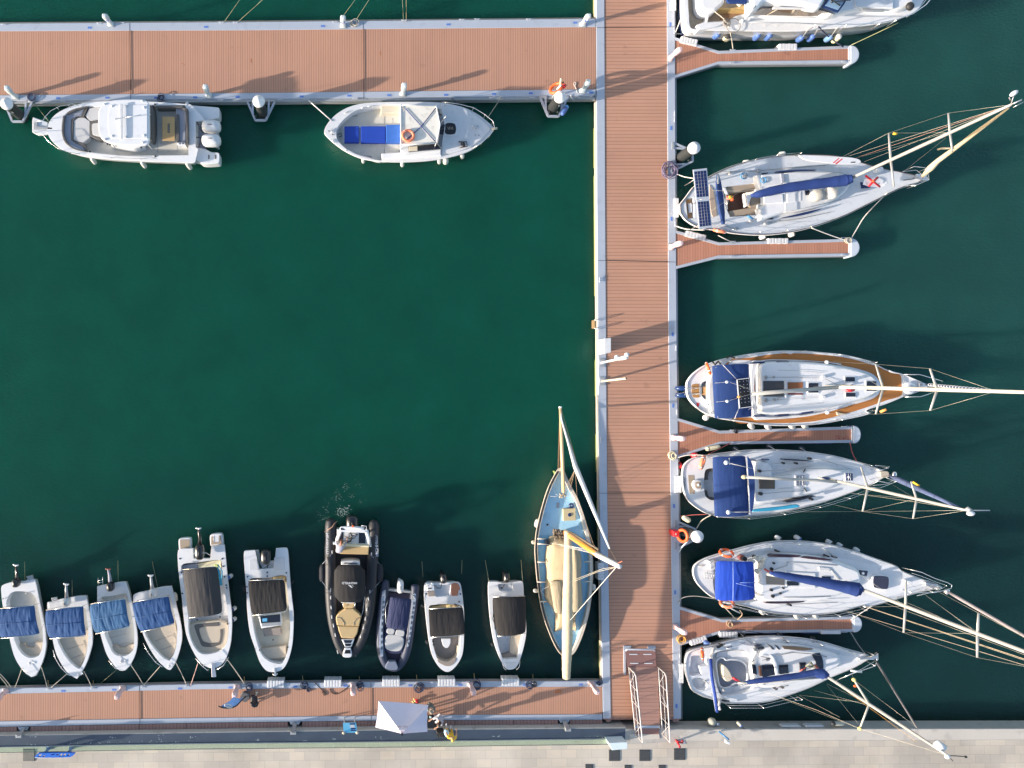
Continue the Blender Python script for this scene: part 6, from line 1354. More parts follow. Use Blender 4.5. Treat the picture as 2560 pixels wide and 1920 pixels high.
wires(b,[[W(*q(940,310),1.70),W(*q(1200,302),1.70),W(*q(1460,308),1.70),W(*q(1600,380),1.75)],[W(*q(1000,305),1.71),W(*q(1450,315),1.71)],[W(*q(950,520),1.70),W(*q(1300,500),1.70),W(*q(1460,488),1.70),W(*q(1620,400),1.75)],[W(*q(1460,308),1.7),W(*q(1640,390),1.8)]],.016,M("dark_running_rope",(.13,.14,.17),.9),"running_lines")
m=MB()
for x,y,r in((938,308,.12),(942,520,.14),(1010,305,.07),(1015,515,.09),(1060,505,.08)):m.torus(W(*q(x,y),1.75),r*.6,.035,n=16,m=6);m.cyl(W(*q(x,y),1.7),r*.5,1.6,1.82,12)
m.build("winches",alud,b.root)
m=MB()
for x,y in((1465,305),(1465,490)):m.cyl(W(*q(x,y),1.7),.09,1.6,1.78,12)
m.ell(W(*q(1500,168),1.5),.11,.11,.12);m.ell(W(*q(1505,630),1.5),.11,.11,.12);m.build("deck_vents",white2,b.root)
MB().pt([(1680,425,1.75),(1720,430,1.8),(1755,420,1.75)],.07,8,.5,q=q).build("red_cloth",red,b.root)
m=MB();m.pt([(1600,385,1.75),(1650,375,1.8),(1700,385,1.75),(1740,378,1.75),(1660,400,1.75),(1720,392,1.8)],.035,6,q=q);m.build("mast_foot_lines",M("brown_grey_rope",(.22,.20,.18),.9),b.root)
MB().ell(W(*q5(768,398),1.32),.36,.34,.08,nu=22).build("windlass_cover",white,b.root);MB().ell(W(*q5(768,402),1.40),.20,.20,.05).build("windlass_lid",white2,b.root)
b.q=q5
rail(b,[(718,285,1.2),(722,275),(860,275),(1070,335),(1060,345,1.4)],1.85,.02,[(860,275)]);rail(b,[(720,470,1.2),(735,478),(870,475),(990,435),(960,425,1.4)],1.85,.02,[(870,475)]);rail(b,[(718,285),(718,470)],1.26,.02)
b.slab([(860,350,1),(1015,365,1),(1015,385,1),(860,385,1)],1.35,1.2,steel,"bow_roller",.02,False)
MB().pt([(508,612,3.2),(560,590,3.4)],.07,8,q=q5).build("spreader_lamp",M("pale_orange",(.75,.32,.08)),b.root)
b.slab([(590,235),(640,255),(690,268),(640,262),(600,250)],1.4,1.25,white2,"rail_cover",.02)
b.q=q
S([(1590,625,1),(1690,648,1),(1600,658,1)],1.27,1.21,beige,"folded_cloth",.02,False);b.slab([(1095,78,1),(1140,65,1),(1215,70,1),(1180,92,1)],1.4,1.2,white2,"rail_cover",.02,False)
lifelines(b,[(560,165),(740,115),(950,82),(1240,70),(1560,100),(1890,175)]);lifelines(b,[(590,705),(860,740),(1115,745),(1360,735),(1580,695),(1890,610)])
buoyring("orange lifebuoy on the stern rail of the teak decked yacht",W(*q(408,225),1.75),(.85,.3,.40),.30,.07)
m=MB();m.pt([(450,165,1.6),(470,190,1.7),(500,160,1.6),(520,185,1.5)],.05,6,q=q);m.pt([(575,130,1.3),(610,112,1.4),(650,128,1.3)],.05,6,q=q);m.build("stern_gear",blackp,b.root)
MB().ell(W(*q(385,678),1.0),.17,.17,.17).build("round_buoy",fendw,b.root)
m=MB()
for(x,y)in((400,560),(420,600),(440,640),(460,655)):m.ell(W(*q(x,y),1.4),.10,.07,.06,x*.1)
m.build("coiled_stern_lines",white2,b.root)
for i,(x,y,mt,w_)in enumerate(((805,752,fendw,"first from the stern"),(960,760,greyv,"second from the stern"),(1180,755,fendw,"third from the stern"),(1300,752,fendw,"nearest the bow"))):
    X,Y=q(x,y);fender(X-5,Y-3,X+4,Y+6,.8,.45,.14,mt,"pale fender below the teak decked yacht, "+w_,"fenders of the teak decked yacht")

# ---------------- yacht C: navy awning
q=R(1660,1080,3.687)
outl=Q(q,[(165,420),(172,340),(195,290),(260,245),(390,215),(560,190),(760,168),(950,162),(1150,168),(1350,185),(1550,215),(1750,265),(1900,310),(2000,345),(2075,380,1),(2040,410),(1970,455),(1850,510),(1700,570),(1500,640),(1300,695),(1100,740),(900,768),(700,785),(560,785),(440,765),(350,730),(240,650),(190,570),(172,500)])
b=Boat("sailing_yacht","white sailing yacht with a wide navy blue cockpit awning and rolled navy jib","sailing yacht",outl,1.15,white,N,flare=.80);b.q=q;S=b.slab
b.deck([([(370,420),(385,350),(440,335),(830,330,1),(845,470),(830,600,1),(450,630),(390,600),(372,540)],.70,nonskid)],white)
toerail(b,.02)
S([(372,380),(400,345),(460,338,1),(460,365,1),(420,370),(405,420,1),(410,440,1),(372,445,1)],1.05,.7,darkv,"cockpit_bench",.02);S([(375,540,1),(400,540,1),(405,570),(420,600),(462,605,1),(462,630,1),(410,625),(385,590)],1.05,.7,darkv,"cockpit_bench",.02)
S([(222,398,1),(278,398,1),(280,458,1),(262,470),(265,500),(285,515,1),(285,568,1),(235,570,1)],1.16,1.1,teakw,"swim_step_teak",.004)
S([(262,490),(275,450),(310,440),(345,455),(355,500),(340,535),(290,535)],1.25,1.1,white,"stern_seat",.04);S([(290,465),(335,462),(340,520),(295,515)],1.26,1.2,teakw,"seat_teak",.01)
MB().ell(W(*q(318,487),1.32),.08,.08,.05).build("compass",white2,b.root)
b.part(MB().mound(b.poly([(830,285),(960,275),(1010,330),(1020,400),(1300,330),(1500,310),(1700,350),(1740,370),(1700,430),(1640,480),(1500,545),(1300,600),(1050,640),(830,650)],1.45),1.15,1.47,.20),"coachroof",white)
S([(880,415,1),(1025,415,1),(1025,525,1),(885,525,1)],1.54,1.4,glassb,"companion_slide",.02,False);S([(845,440,1),(880,440,1),(882,520,1),(845,525,1)],1.2,1.0,glass,"companionway",.01,False)
for P,mt in(([(1218,402,1),(1308,398,1),(1310,492,1),(1222,496,1)],blueg),([(1678,382,1),(1740,380,1),(1742,448,1),(1680,450,1)],navyh)):
    c=inset(b.poly(P,1.53,smooth=False),-.05);MB().prism(c,1.50,1.4,.02).build("hatch_frame",white,b.root);h_=S(P,1.53,1.45,mt,"hatch",.02,False)
    m=MB();x0,y0,x1,y1=P[0][0],P[0][1],P[2][0],P[2][1]
    for k in(.33,.66):m.pt([(x0+(x1-x0)*k,y0+2,1.545),(x0+(x1-x0)*k,y1-2,1.545)],.012,5,q=q)
    m.build("hatch_bars",white2,h_)
MB().ell(W(*q(1705,415),1.57),.07,.07,.03).build("hatch_vent",white2,b.root)
for P,mt in(([(1105,248),(1300,258),(1380,272),(1300,268),(1110,258)],glass),([(800,256,1),(850,256,1),(850,264,1),(805,264,1)],navyh),([(922,250,1),(970,250,1),(972,260,1),(928,260,1)],navyh),([(1125,640),(1250,615),(1405,590),(1280,625),(1140,650)],glass)):S(P,1.495,1.16,mt,"cabin_window",.01)
m=MB()
for P in([(1000,290),(1100,290),(1300,297)],[(1020,400),(1180,392)],[(1045,520),(1185,515)],[(1020,628),(1150,605),(1310,585)],[(845,575),(1100,552),(1290,540)],[(850,365),(1300,335),(1700,345)],[(1350,245),(1520,275),(1740,348)]):m.pt([(*p,1.55)for p in P],.018,5,q=q)
m.build("grab_rails_and_lines",alud,b.root)
m=MB()
for x,y,r in((885,360,.08),(895,570,.09),(1350,245,.07),(1365,620,.07),(1105,288,.06),(1225,290,.06)):m.cyl(W(*q(x,y),1.6),r,1.4,1.62,12)
for P in([(1285,372,1.5),(1305,335,1.5)],[(1290,515,1.5),(1318,550,1.5)]):m.pt(P,.03,6,q=q)
m.build("winches",blackp,b.root)
canopy([(466,230),(772,220),(808,772),(485,790)],2.30,q=q,camber=.14,axis=0,wr=.01,rnd=.03,seed=30).build("bimini",navy,b.root)
S([(770,222,1),(800,260),(825,330),(838,470),(835,600),(820,710),(800,772,1)],2.27,2.23,navy,"bimini_front_flap",.01)
m=MB()
for P in([(575,282),(812,335)],[(608,300),(600,240)],[(595,738),(760,738)]):m.pt([(*p,2.36)for p in P],.014,5,q=q)
m.build("bimini_lines",ropew,b.root)
m=MB();m.ell(W(*q(573,282),2.42),.12,.12,.07);m.ell(W(*q(593,740),2.42),.11,.12,.07);m.build("gps_antenna",white,b.root)
for(x,y)in((480,250),(780,240),(500,770),(800,755)):t_=W(*q(x,y),2.15);MB().tube([(t_.x,t_.y,1.15),t_],.018,6).build("bimini_frame",steel,b.root)
S([(822,718),(900,705),(1100,685),(1220,668),(1255,680),(1240,695),(1100,715),(900,735),(822,738)],1.55,1.45,turq,"rolled_board",.04)
rig=Rig(b,(2094,1203,2.6),(2418,1276,10.8),.10,1.5)
MB().pt([(735,415,2.75),(1100,432,2.75),(1400,445,2.7),(1610,460,2.6)],.075,10,q=q).build("boom",mastm,b.root);MB().ell(W(*q(738,415),2.75),.14,.11,.09).build("boom_end",M("gold_fitting",(.6,.5,.3),.5),b.root)
b.part(MB().ell(W(*q(1490,430),2.3),.24,.12,.12),"blue_bundle",navyh)
m=MB();m.pt([(1420,420,2.2),(1480,440,2.4),(1540,440,2.2),(1600,455,2.3),(1460,425,2.3),(1560,460,2.2)],.05,6,q=q);m.build("mast_foot_lines",rope,b.root)
q5=R(2060,860,3.606)
c1,e1=rig.spreader(2169.5,(q5(335,1112),q5(348,1510)),.055);c2,e2=rig.spreader(2291.6,(q5(785,1240),q5(803,1575)),.05)
T=rig.B;bow=W(*q5(600,1190),1.5);TJ=rig.at(px=2405)
wires(b,[[W(*q(1440,250),1.3),e1[0]],[W(*q(1480,650),1.3),e1[1],e2[1],T],[W(*q(600,738),2.3),e1[1]],[e1[1],c2],[e1[1],T],[W(*q(1720,565),1.25),c2]],.010);wires(b,[[W(*q(1740,565),1.3),W(*q5(800,1420),6),T]],.014,rope,"halyard");wires(b,[[W(*q5(610,1265),1.6),c2]],.008)
MB().tube([bow,bow.lerp(TJ,.15),bow.lerp(TJ,.5),bow.lerp(TJ,.97)],[.08,.14,.11,.05],12).build("furled_jib",M("slate_blue_jib",(.08,.11,.22),.85,.2,3,bump=.8,bs=8),b.root)
MB().pt([(*q5(800,1243),5.2),(*q5(860,1280),5.4)],.05,8).build("spreader_lamp",yellow,b.root)
MB().tube([T,W(*q5(1495,1500),10.9)],.02,6).build("wind_arm",white2,b.root);MB().ell(W(*q5(1323,1528),11.0),.17,.10,.08).build("masthead_light",white,b.root);MB().tube([T+Vector((-.05,.1,0)),T+Vector((.1,-.05,.1))],.10,8).build("masthead",alud,b.root)
b.q=q5;rail(b,[(420,1105,1.2),(500,1140),(580,1118),(590,1105,),(460,1095)],1.8,.018,[(500,1140),(580,1118)]);rail(b,[(400,1285,1.2),(490,1235),(600,1258),(655,1240),(560,1205)],1.8,.018,[(490,1235),(600,1258),(655,1240)]);rail(b,[(420,1290),(500,1300),(655,1240)],1.5,.014);rail(b,[(440,1275),(560,1265),(640,1215)],1.6,.012)
b.slab([(515,1155),(580,1150),(585,1200),(515,1195)],1.3,1.15,beige,"anchor_locker",.03);MB().ell(W(*q5(635,1175),1.35),.12,.16,.1).build("anchor",steel,b.root)
b.q=q
lifelines(b,[(400,225),(600,195),(1000,168),(1320,188),(1600,235),(1850,300)]);lifelines(b,[(440,765),(740,785),(1060,745),(1380,680),(1650,600),(1850,520)])
text("stern_script","My Joy",*q(195,475),1.165,.26,80,darkv,b.root)if False else None
m=MB()
for k in range(6):m.pt([(178+3*(k%2),420+k*19,1.162),(198-2*(k%3),428+k*19,1.162),(186+4*(k%2),438+k*19,1.162),(200,436+k*19,1.162)],.012,5,q=q)
b.part(m,"stern_script_lettering",darkv)
buoyring("orange horseshoe lifebuoy on the stern of the wide navy awning yacht",W(*q(355,280),1.7),(.7,-.2,.5),.31,.09,orangef)
buoyring_=None
t_=thing("buoy","bright red round buoy at the stern of the wide navy awning yacht","buoy",W(*q(280,218),.5));MB().ell(W(*q(282,218),.6),.20,.18,.18).build("body",red,t_);MB().tube([W(*q(282,218),.75),W(*q(285,215),.85)],.04,8).build("eye",white2,t_)
t_=thing("buoy","dark red buoy at the pontoon edge behind the wide navy awning yacht","buoy",W(*q(140,308),.3));MB().ell(W(*q(142,308),.4),.13,.20,.16).build("body",red,t_);MB().tube([W(*q(142,308),.5),W(*q(142,300),.66)],.04,8).build("eye",blackr,t_)
X,Y=q(455,147);fender(X-17,Y+3,X+17,Y-4,.65,.65,.12,fendy,"cream fender lying along the root of the red-stained finger pontoon","fenders of the yacht with the wide navy awning",end=fendy)
X,Y=q(205,802);fender(X-10,Y-6,X+10,Y+6,.75,.75,.14,fendy,"cream fender on the pile guide above the orange lifebuoy and red box","fenders of the yacht with the wide navy awning")
for(x,y,w_)in((660,160,"nearest the stern"),(975,138,"in the middle"),(1270,160,"nearest the bow")):
    X,Y=q(x,y);fender(X-4,Y-3,X+4,Y+3,.8,.4,.13,M("dark_blue_fender_cover",(.03,.05,.08),.8),"dark blue fender above the wide navy awning yacht, "+w_,"fenders of the yacht with the wide navy awning",line=(X+18,Y+9,1.2))

# ---------------- yacht D: bright blue awning
q=R(1660,1320,3.687);q3=R(2060,1400,3.19)
outl=Q(q,[(267,400),(285,340),(370,285),(480,245),(640,200),(840,150),(1050,120),(1300,122),(1550,155),(1750,210),(1950,280),(2150,355)])+Q(q3,[(620,85),(780,150),(900,190),(945,215,1),(880,235),(740,265),(560,320),(330,380)])+Q(q,[(1850,715),(1600,780),(1350,805),(1150,798),(950,775),(760,725),(560,680),(440,635),(340,550),(285,475)])
b=Boat("sailing_yacht","long white sailing yacht with a bright blue cockpit awning and blue boom cover","sailing yacht",outl,1.22,white,N,flare=.80);b.q=q;S=b.slab
b.deck([([(490,320),(860,320),(940,420),(940,560),(860,670),(500,670)],.78,nonskid)],creamskid if False else white)
toerail(b,.022)
b.slab([(640,225),(900,160),(1080,140),(1300,142),(1560,180),(1750,232),(1950,300),(2060,340),(1900,330),(1700,290),(1500,262),(1300,245),(1100,240),(900,245),(700,270)],1.226,1.21,nonskid,"side_deck_nonskid",.002)
b.part(MB().mound(b.poly([(870,300),(960,255),(1100,235),(1350,245),(1580,290),(1680,330),(1800,380),(1830,450),(1800,530),(1650,620),(1500,670),(1250,700),(950,695),(880,660),(870,480)],1.55),1.22,1.57,.22),"coachroof",white)
for P in([(970,262),(1020,245),(1265,253),(1240,268),(1100,268)],[(1260,272),(1300,260),(1450,275),(1560,297),(1400,292)],[(930,690),(1100,682),(1300,680),(1240,690),(1000,698)]):S(P,1.60,1.25,M("maroon_tinted_window",(.035,.012,.025),.12,coat=.4),"cabin_window",.01)
S([(1122,402,1),(1400,415,1),(1400,555,1),(1125,555,1)],1.63,1.5,white,"roof_hatch_base",.04,False);S([(1135,490,1),(1243,492,1),(1243,532,1),(1135,532,1)],1.65,1.6,glass,"hatch",.01,False)
S([(940,440,1),(1110,458,1),(1110,528,1),(945,520,1)],1.60,1.4,decking("slatted_companion_cover",(.33,.29,.25),1,.06,line=.3,dark=.35),"companion_cover",.01,False)
S([(1457,448,1),(1538,450,1),(1538,475,1),(1460,475,1)],1.62,1.5,glass,"hatch",.01,False)
S([(1530,370,1),(1430,360,1),(1430,390,1),(1530,400,1)],1.62,1.5,white2,"roof_step",.02,False)
for P,r in(([(1800,388,1),(1882,396,1),(1872,444,1),(1795,432,1)],.02),([(1935,455),(1960,442),(2060,450),(2075,470),(2068,550),(2050,565),(1945,550),(1932,530)],.03)):
    c=inset(b.poly(P,1.40,smooth=len(P)>4),-.05);MB().prism(c,1.42,1.2,.03).build("hatch_frame",white,b.root);S(P,1.45,1.35,M("slate_hatch",(.035,.04,.07),.35,.15,3),"hatch",r,len(P)>4)
MB().ell(W(*q(1835,417),1.47),.09,.08,.04).build("hatch_vent",alu,b.root)
canopy([(497,308),(848,314),(858,668),(490,678)],2.30,q=q,camber=.14,axis=0,wr=.018,rnd=.05,seed=40).build("bimini",royal,b.root)
m=MB();m.pt([(636,312,2.33),(638,490,2.42),(636,676,2.33)],.018,5,q=q);m.pt([(665,510,2.42),(860,558,2.35)],.012,5,q=q);m.pt([(700,505,2.42),(868,502,2.35)],.012,5,q=q);m.build("bimini_seam",M("pale_blue_tape",(.2,.3,.6),.7),b.root)
for(x,y)in((510,325),(840,330),(505,660),(845,655)):t_=W(*q(x,y),2.15);MB().tube([(t_.x,t_.y,1.2),t_],.02,6).build("bimini_frame",steel,b.root)
S([(415,305,1),(470,295,1),(480,380,1),(430,390,1)],1.5,1.2,white2,"stern_locker",.05,False)
m=MB()
for x in(380,405,440,460):m.pt([(x,410,1.4),(x,470,1.4)],.018,5,q=q)
for y in(420,440,460):m.pt([(375,y,1.4),(470,y+4,1.4)],.018,5,q=q)
m.pt([(475,400,1.7),(485,480,1.75),(475,600,1.7)],.025,6,q=q);m.pt([(470,290,1.8),(420,330,1.85),(395,420,1.3)],.02,6,q=q);m.build("stern_ladder",steel,b.root)
S([(315,350),(350,342),(380,350),(350,358)],1.3,1.2,creamskid,"stern_vent",.02)
S([(875,440,1),(940,440,1),(945,560,1),(900,640,1),(870,660,1)],1.45,1.2,white,"sprayhood_base",.06,False)
m=MB();rn=random.Random(11)
for k in range(16):c=W(*q(rn.uniform(800,1000),rn.uniform(270,400)),1.65);m.ell(c,rn.uniform(.07,.17),rn.uniform(.06,.12),.08,rn.uniform(0,3))
m.build("heaped_lines",M("cream_rope_heap",(.62,.58,.50),.9,.15,6),b.root)
m=MB()
for x,y,r in((745,285,.15),(860,275,.10),(995,380,.10),(1015,325,.07),(992,572,.09),(1005,630,.10),(1075,602,.06),(1103,555,.06),(1058,217,.06),(1168,712,.07),(1515,262,.06),(1588,272,.06)):m.cyl(W(*q(x,y),1.65),r,1.3,1.68,12,r*.8)
m.build("winches",blackp,b.root);MB().cyl(W(*q(745,285),1.7),.16,1.25,1.5,16).build("outboard_bracket_pad",M("maroon_pad",(.16,.05,.05),.7),b.root)
MB().pt([(925,375,1.8),(960,400,1.9),(1000,400,1.8)],.06,8,q=q).build("red_sail_tie",roper,b.root)
m=MB()
for P in([(930,220),(1200,225),(1500,260)],[(1140,315),(1400,330),(1600,345)],[(1095,643),(1300,640),(1540,630)],[(930,690),(1200,700),(1600,685)],[(1010,625),(1100,600)],[(1460,180),(1560,260)],[(1530,380),(1620,480)]):m.pt([(*p,1.60 if 300<p[1]<680 else 1.4)for p in P],.018,5,q=q)
m.pt([(1020,385,1.6),(1135,345,1.65),(1135,310,1.6)],.02,5,q=q);m.build("grab_rails_and_lines",alud,b.root)
rig=Rig(b,(2155,1474,2.7),(2757,1703,14.5),.12,1.5)
bm=[(*q(975,412),2.45),(*q(1060,430),2.5),(*q(1250,465),2.55),(*q(1450,500),2.6),(*q(1650,540),2.65),(*q(1780,568),2.7),(*q(1825,585),2.8)]
cover(b,bm,[.08,.17,.21,.25,.30,.36,.22],royald,flat=1.0)
MB().pt([(950,425,2.4),(1830,580,2.5)],.075,8,q=q).build("boom",mastm,b.root)
c1,e1=rig.spreader(2263.8,(q3(655,165),q3(635,580)),.06);c2,e2=rig.spreader(2444,(q3(1233,425),q3(1222,778)),.06)
T=rig.B;bow=W(*q3(985,252),1.5)
wires(b,[[W(*q3(200,410),1.3),e1[1],e2[1],T],[e1[1],c2],[W(*q3(700,260),1.3),e1[0]],[W(*q3(820,290),1.3),W(*q3(1200,560),7)],[W(*q3(330,375),1.3),c1],[W(*q3(0,430),1.3),W(*q3(230,405),1.5)],[W(*q(1450,180),1.3),c1],[e1[0],c2]],.010)
wires(b,[[W(*q3(320,370),1.3),T+Vector((0,-.2,-.2))],[W(*q3(480,340),1.4),T+Vector((0,-.1,-.4))],[W(*q3(640,330),1.4),c2,T],[W(*q3(850,220),1.4),T+Vector((0,.1,-.1))],[W(*q3(170,405),1.3),T+Vector((0,-.3,-.3))]],.016,rope,"halyard")
wires(b,[[W(*q3(330,370),1.5),T+Vector((0,-.15,-.3))]],.022,sailc,"thick_halyard")
MB().tube([bow,bow.lerp(T,.1),bow.lerp(T,.5),bow.lerp(T,.95)],[.06,.085,.07,.04],10).build("furled_jib",M("lilac_grey_jib",(.30,.27,.29),.85,.15,4),b.root)
MB().tube([W(*q3(965,245),1.6),W(*q3(995,260),1.75)],.15,12).build("furling_drum",steel,b.root)
b.q=q3;rail(b,[(580,300,1.2),(700,262),(880,260),(970,240),(1015,225),(1020,200),(985,180),(880,145),(780,98),(620,60,1.2)],1.85,.02,[(700,262),(880,260),(985,180),(780,98)]);rail(b,[(700,105),(780,130),(880,170),(980,205),(900,250),(740,285)],1.5,.014)
b.slab([(810,180,1),(900,195,1),(950,225,1),(900,240,1),(815,205,1)],1.4,1.2,steel,"anchor_windlass",.03,False);b.slab([(660,165),(700,170),(705,190),(670,192)],1.5,1.2,white,"dorade_vent",.04)
b.q=q
lifelines(b,[(640,210),(940,155),(1190,130),(1470,150),(1760,225),(2050,320)]);lifelines(b,[(560,690),(900,770),(1250,805),(1560,785),(1800,730)])
buoyring("orange ring lifebuoy above the bright blue awning",W(*q(576,230),1.75),(-.08,.90,.42),.31,.065)
buoyring("faded orange horseshoe buoy below the bright blue awning",W(*q(580,695),1.7),(-.2,.9,.35),.30,.08,orangef)
MB().pt([(570,715,1.6),(700,785,1.3)],.03,8,q=q).build("flagstaff",white2,b.root)
for i,(x,y,en,w_)in enumerate(((1050,92,blackr,"first from the stern"),(1228,90,fendb,"second from the stern, blue ended"),(1520,130,blackr,"third from the stern"),(1617,160,blackr,"fourth from the stern"),(1772,202,None,"nearest the bow"))):
    X,Y=q(x,y);fender(X+8,Y+5,X-8,Y-5,1.0,.8,.13,M("pale_grey_fender",(.52,.54,.56),.5,.08,4,dirt=.2),"pale fender above the bright blue awning yacht, "+w_,"fenders of the bright blue awning yacht",end=en,line=(X+14,Y+11,1.25))
for(x,y,w_)in((905,775,"nearest the stern"),(1225,815,"in the middle"),(1400,812,"nearest the bow")):
    X,Y=q(x,y);fender(X-5,Y-3,X+4,Y+4,.8,.6,.12,fendw,"white fender below the bright blue awning yacht, "+w_,"fenders of the bright blue awning yacht")

# ---------------- yacht E: smaller yacht by the quay
q=R(1660,1560,3.687)
outl=Q(q,[(192,400),(200,320),(230,262),(330,225),(470,195),(640,150),(800,125),(950,115),(1100,118),(1300,135),(1500,175),(1700,235),(1850,275),(1925,305,1),(1880,330),(1750,405),(1550,490),(1350,585),(1150,660),(1000,710),(860,732),(700,735),(560,730),(430,690),(350,665),(260,610),(225,530),(205,470)])
b=Boat("sailing_yacht","smallest white sailing yacht, lower right, with a folded blue awning","sailing yacht",outl,1.15,white,N,flare=.82);b.q=q;S=b.slab
b.deck([([(440,300),(500,255),(620,235),(740,245),(800,290),(830,360),(850,450),(850,560),(800,610),(650,655),(530,655),(490,580),(460,450)],.72,nonskid),([(250,300),(300,290),(390,300,1),(400,385,1),(330,395,1),(350,470,1),(260,480,1),(235,470,1),(230,400,1),(245,370)],.85,nonskid),([(262,508),(330,495),(405,535,1),(390,600),(330,612),(280,580)],.85,white2)],white)
toerail(b,.018)
S([(485,350),(510,318),(545,315),(570,335),(620,330),(700,345),(745,380),(760,440),(755,520),(720,560),(690,540),(640,545),(600,575),(550,580),(515,560),(495,470)],.735,.70,blueg,"cockpit_sole",.005)
m=MB();rg=crs([(482,350),(510,315),(545,312),(572,332),(620,326),(705,342),(752,380),(766,440),(762,525),(725,566),(690,548),(640,552),(600,582),(548,588),(512,565),(492,470)],6);P=[W(*q(*p),.95)for p in rg];m.tube(P+P[:1],.05,6,caps=False);b.part(m,"bench_edge",white)
m=MB()
for P in([(490,255),(500,310)],[(765,395),(830,395)],[(535,590),(540,655)],[(620,575),(630,650)],[(710,560),(740,620)],[(450,410),(490,410)]):m.pt([(*p,.73)for p in P],.018,5,q=q)
b.part(m,"seat_seams",white)
for P in([(480,320,1),(500,260,1),(740,250),(820,330),(770,360),(700,335),(560,310)],[(500,590,1),(560,592),(700,560),(765,530),(850,560),(760,620),(560,650)]):S(P,.90,.72,nonskid,"cockpit_bench",.02)
S([(545,395),(560,385),(600,430),(625,480),(635,505),(600,530),(570,525),(550,480)],1.25,.7,cream,"cockpit_table",.03);MB().pt([(635,495,1.3),(660,510,1.35),(690,525,1.3)],.06,8,q=q).build("red_winch_handle",red,b.root)
b.part(MB().mound(b.poly([(820,330),(860,280),(900,230),(1000,190),(1200,195),(1400,230),(1560,265),(1640,310),(1640,380),(1560,430),(1400,500),(1200,560),(1000,600),(880,590),(830,540),(810,430)],1.45),1.15,1.48,.20),"coachroof",white)
S([(985,290,1),(1010,300),(1045,380),(1055,470,1),(1030,470,1),(1020,400),(1000,330)],1.60,1.4,white,"roof_spine",.03)
for P,mt in(([(905,382,1),(1018,375,1),(1028,470,1),(912,492,1)],glass),([(1065,382,1),(1145,376,1),(1152,455,1),(1070,465,1)],glass),([(1252,360,1),(1310,355,1),(1312,430,1),(1258,440,1)],glass),([(822,380,1),(848,378,1),(860,470,1),(832,460,1)],glass),([(875,388,1),(895,388,1),(905,485,1),(885,480,1)],teakd)):S(P,1.55,1.4,mt,"hatch",.015,False)
S([(1368,282),(1400,272),(1440,268,1),(1465,330),(1472,400),(1465,435,1),(1410,420),(1400,350)],1.52,1.40,glass,"fore_window",.015)
c=inset(b.poly([(1510,310,1),(1602,302,1),(1612,392,1),(1522,402,1)],1.36,smooth=False),-.05);MB().prism(c,1.36,1.15,.03).build("hatch_frame",white,b.root);S([(1510,310,1),(1602,302,1),(1612,392,1),(1522,402,1)],1.40,1.2,glass,"fore_hatch",.02,False)
for P in([(862,215,1),(920,210,1),(932,228,1),(870,235,1)],[(978,200),(990,200),(1018,235),(1000,235)],[(1032,200),(1045,200),(1072,235),(1055,235)],[(1088,203,1),(1240,212),(1380,232,1),(1290,245),(1110,232,1)],[(1030,605,1),(1055,598,1),(1050,606,1),(1032,612,1)],[(1088,592,1),(1112,586,1),(1110,594,1),(1090,598,1)]):S(P,1.50,1.15,glass if P[0][0]!=1088 else glassb,"cabin_window",.008)
for P in([(695,172,1),(800,165),(915,190,1),(780,200)],[(560,205,1),(625,198,1),(632,220,1),(570,228,1)]):S(P,1.156,1.14,blueg,"deck_pad",.002)
S([(930,180),(1100,165),(1300,170),(1500,210),(1750,290),(1700,300),(1450,245),(1200,205),(1000,190)],1.156,1.14,nonskid,"side_deck_nonskid",.002);S([(640,690),(860,690),(1100,640),(1400,540),(1450,510),(1480,520),(1200,640),(900,715),(700,720)],1.156,1.14,nonskid,"side_deck_nonskid",.002)
MB().pt([(430,320,1.95),(440,480,2.1),(470,650,2.1),(490,810,1.9)],.075,10,q=q).build("folded_bimini",M("folded_blue_canvas",(.008,.035,.22),.8,.15,4),b.root);MB().pt([(415,330,1.9),(425,480,2.05),(455,650,2.05),(480,800,1.85)],.05,8,q=q).build("bimini_lining",M("grey_blue_lining",(.2,.24,.34),.8),b.root)
for(x,y,x1,y1)in((480,200,430,320),(520,700,490,800),(440,640,480,780)):MB().pt([(x,y,1.15),(x1,y1,1.95)],.022,6,q=q).build("bimini_frame",steel,b.root)
m=MB();m.pt([(430,330,1.5),(450,250,1.5),(480,200,1.3)],.09,6,.6,q=q);m.pt([(520,690,1.3),(505,750,1.5),(515,790,1.5)],.07,6,q=q);m.build("bundled_canvas",M("dirty_white_cloth",(.55,.52,.50),.9,.2,8),b.root)
m=MB();m.pt([(470,205,1.3),(500,215,1.35),(540,190,1.3)],.07,6,q=q);m.pt([(520,700,1.3),(600,712,1.3)],.06,6,q=q);m.pt([(560,190,1.2),(500,180,1.5),(520,160,1.6)],.03,6,q=q);m.build("stern_gear",blackp,b.root)
rig=Rig(b,(2067,1691,2.5),(2370,1889,10.2),.10,1.5)
bm=[(*q(735,545),2.2),(*q(850,525),2.3),(*q(1050,500),2.35),(*q(1250,475),2.4),(*q(1380,455),2.45),(*q(1460,460),2.5),(*q(1510,480),2.55)]
cover(b,bm,[.08,.13,.145,.16,.20,.26,.14],royald,flat=1.0)
MB().pt([(680,545,2.15),(740,545,2.25),(1100,520,2.35),(1500,488,2.4)],.06,8,q=q).build("boom",mastm,b.root)
wires(b,[[W(*q(740,565),2.4),W(*q(1100,530),2.6),W(*q(1400,480),2.8)]],.022,rope,"boom_line")
m=MB();m.pt([(1310,390,2.2),(1340,360,2.6),(1380,380,2.2),(1330,400,2.5),(1390,395,2.4),(1350,350,2.4)],.045,6,q=q);m.build("mast_foot_lines",M("grey_green_rope",(.25,.26,.20),.9),b.root)
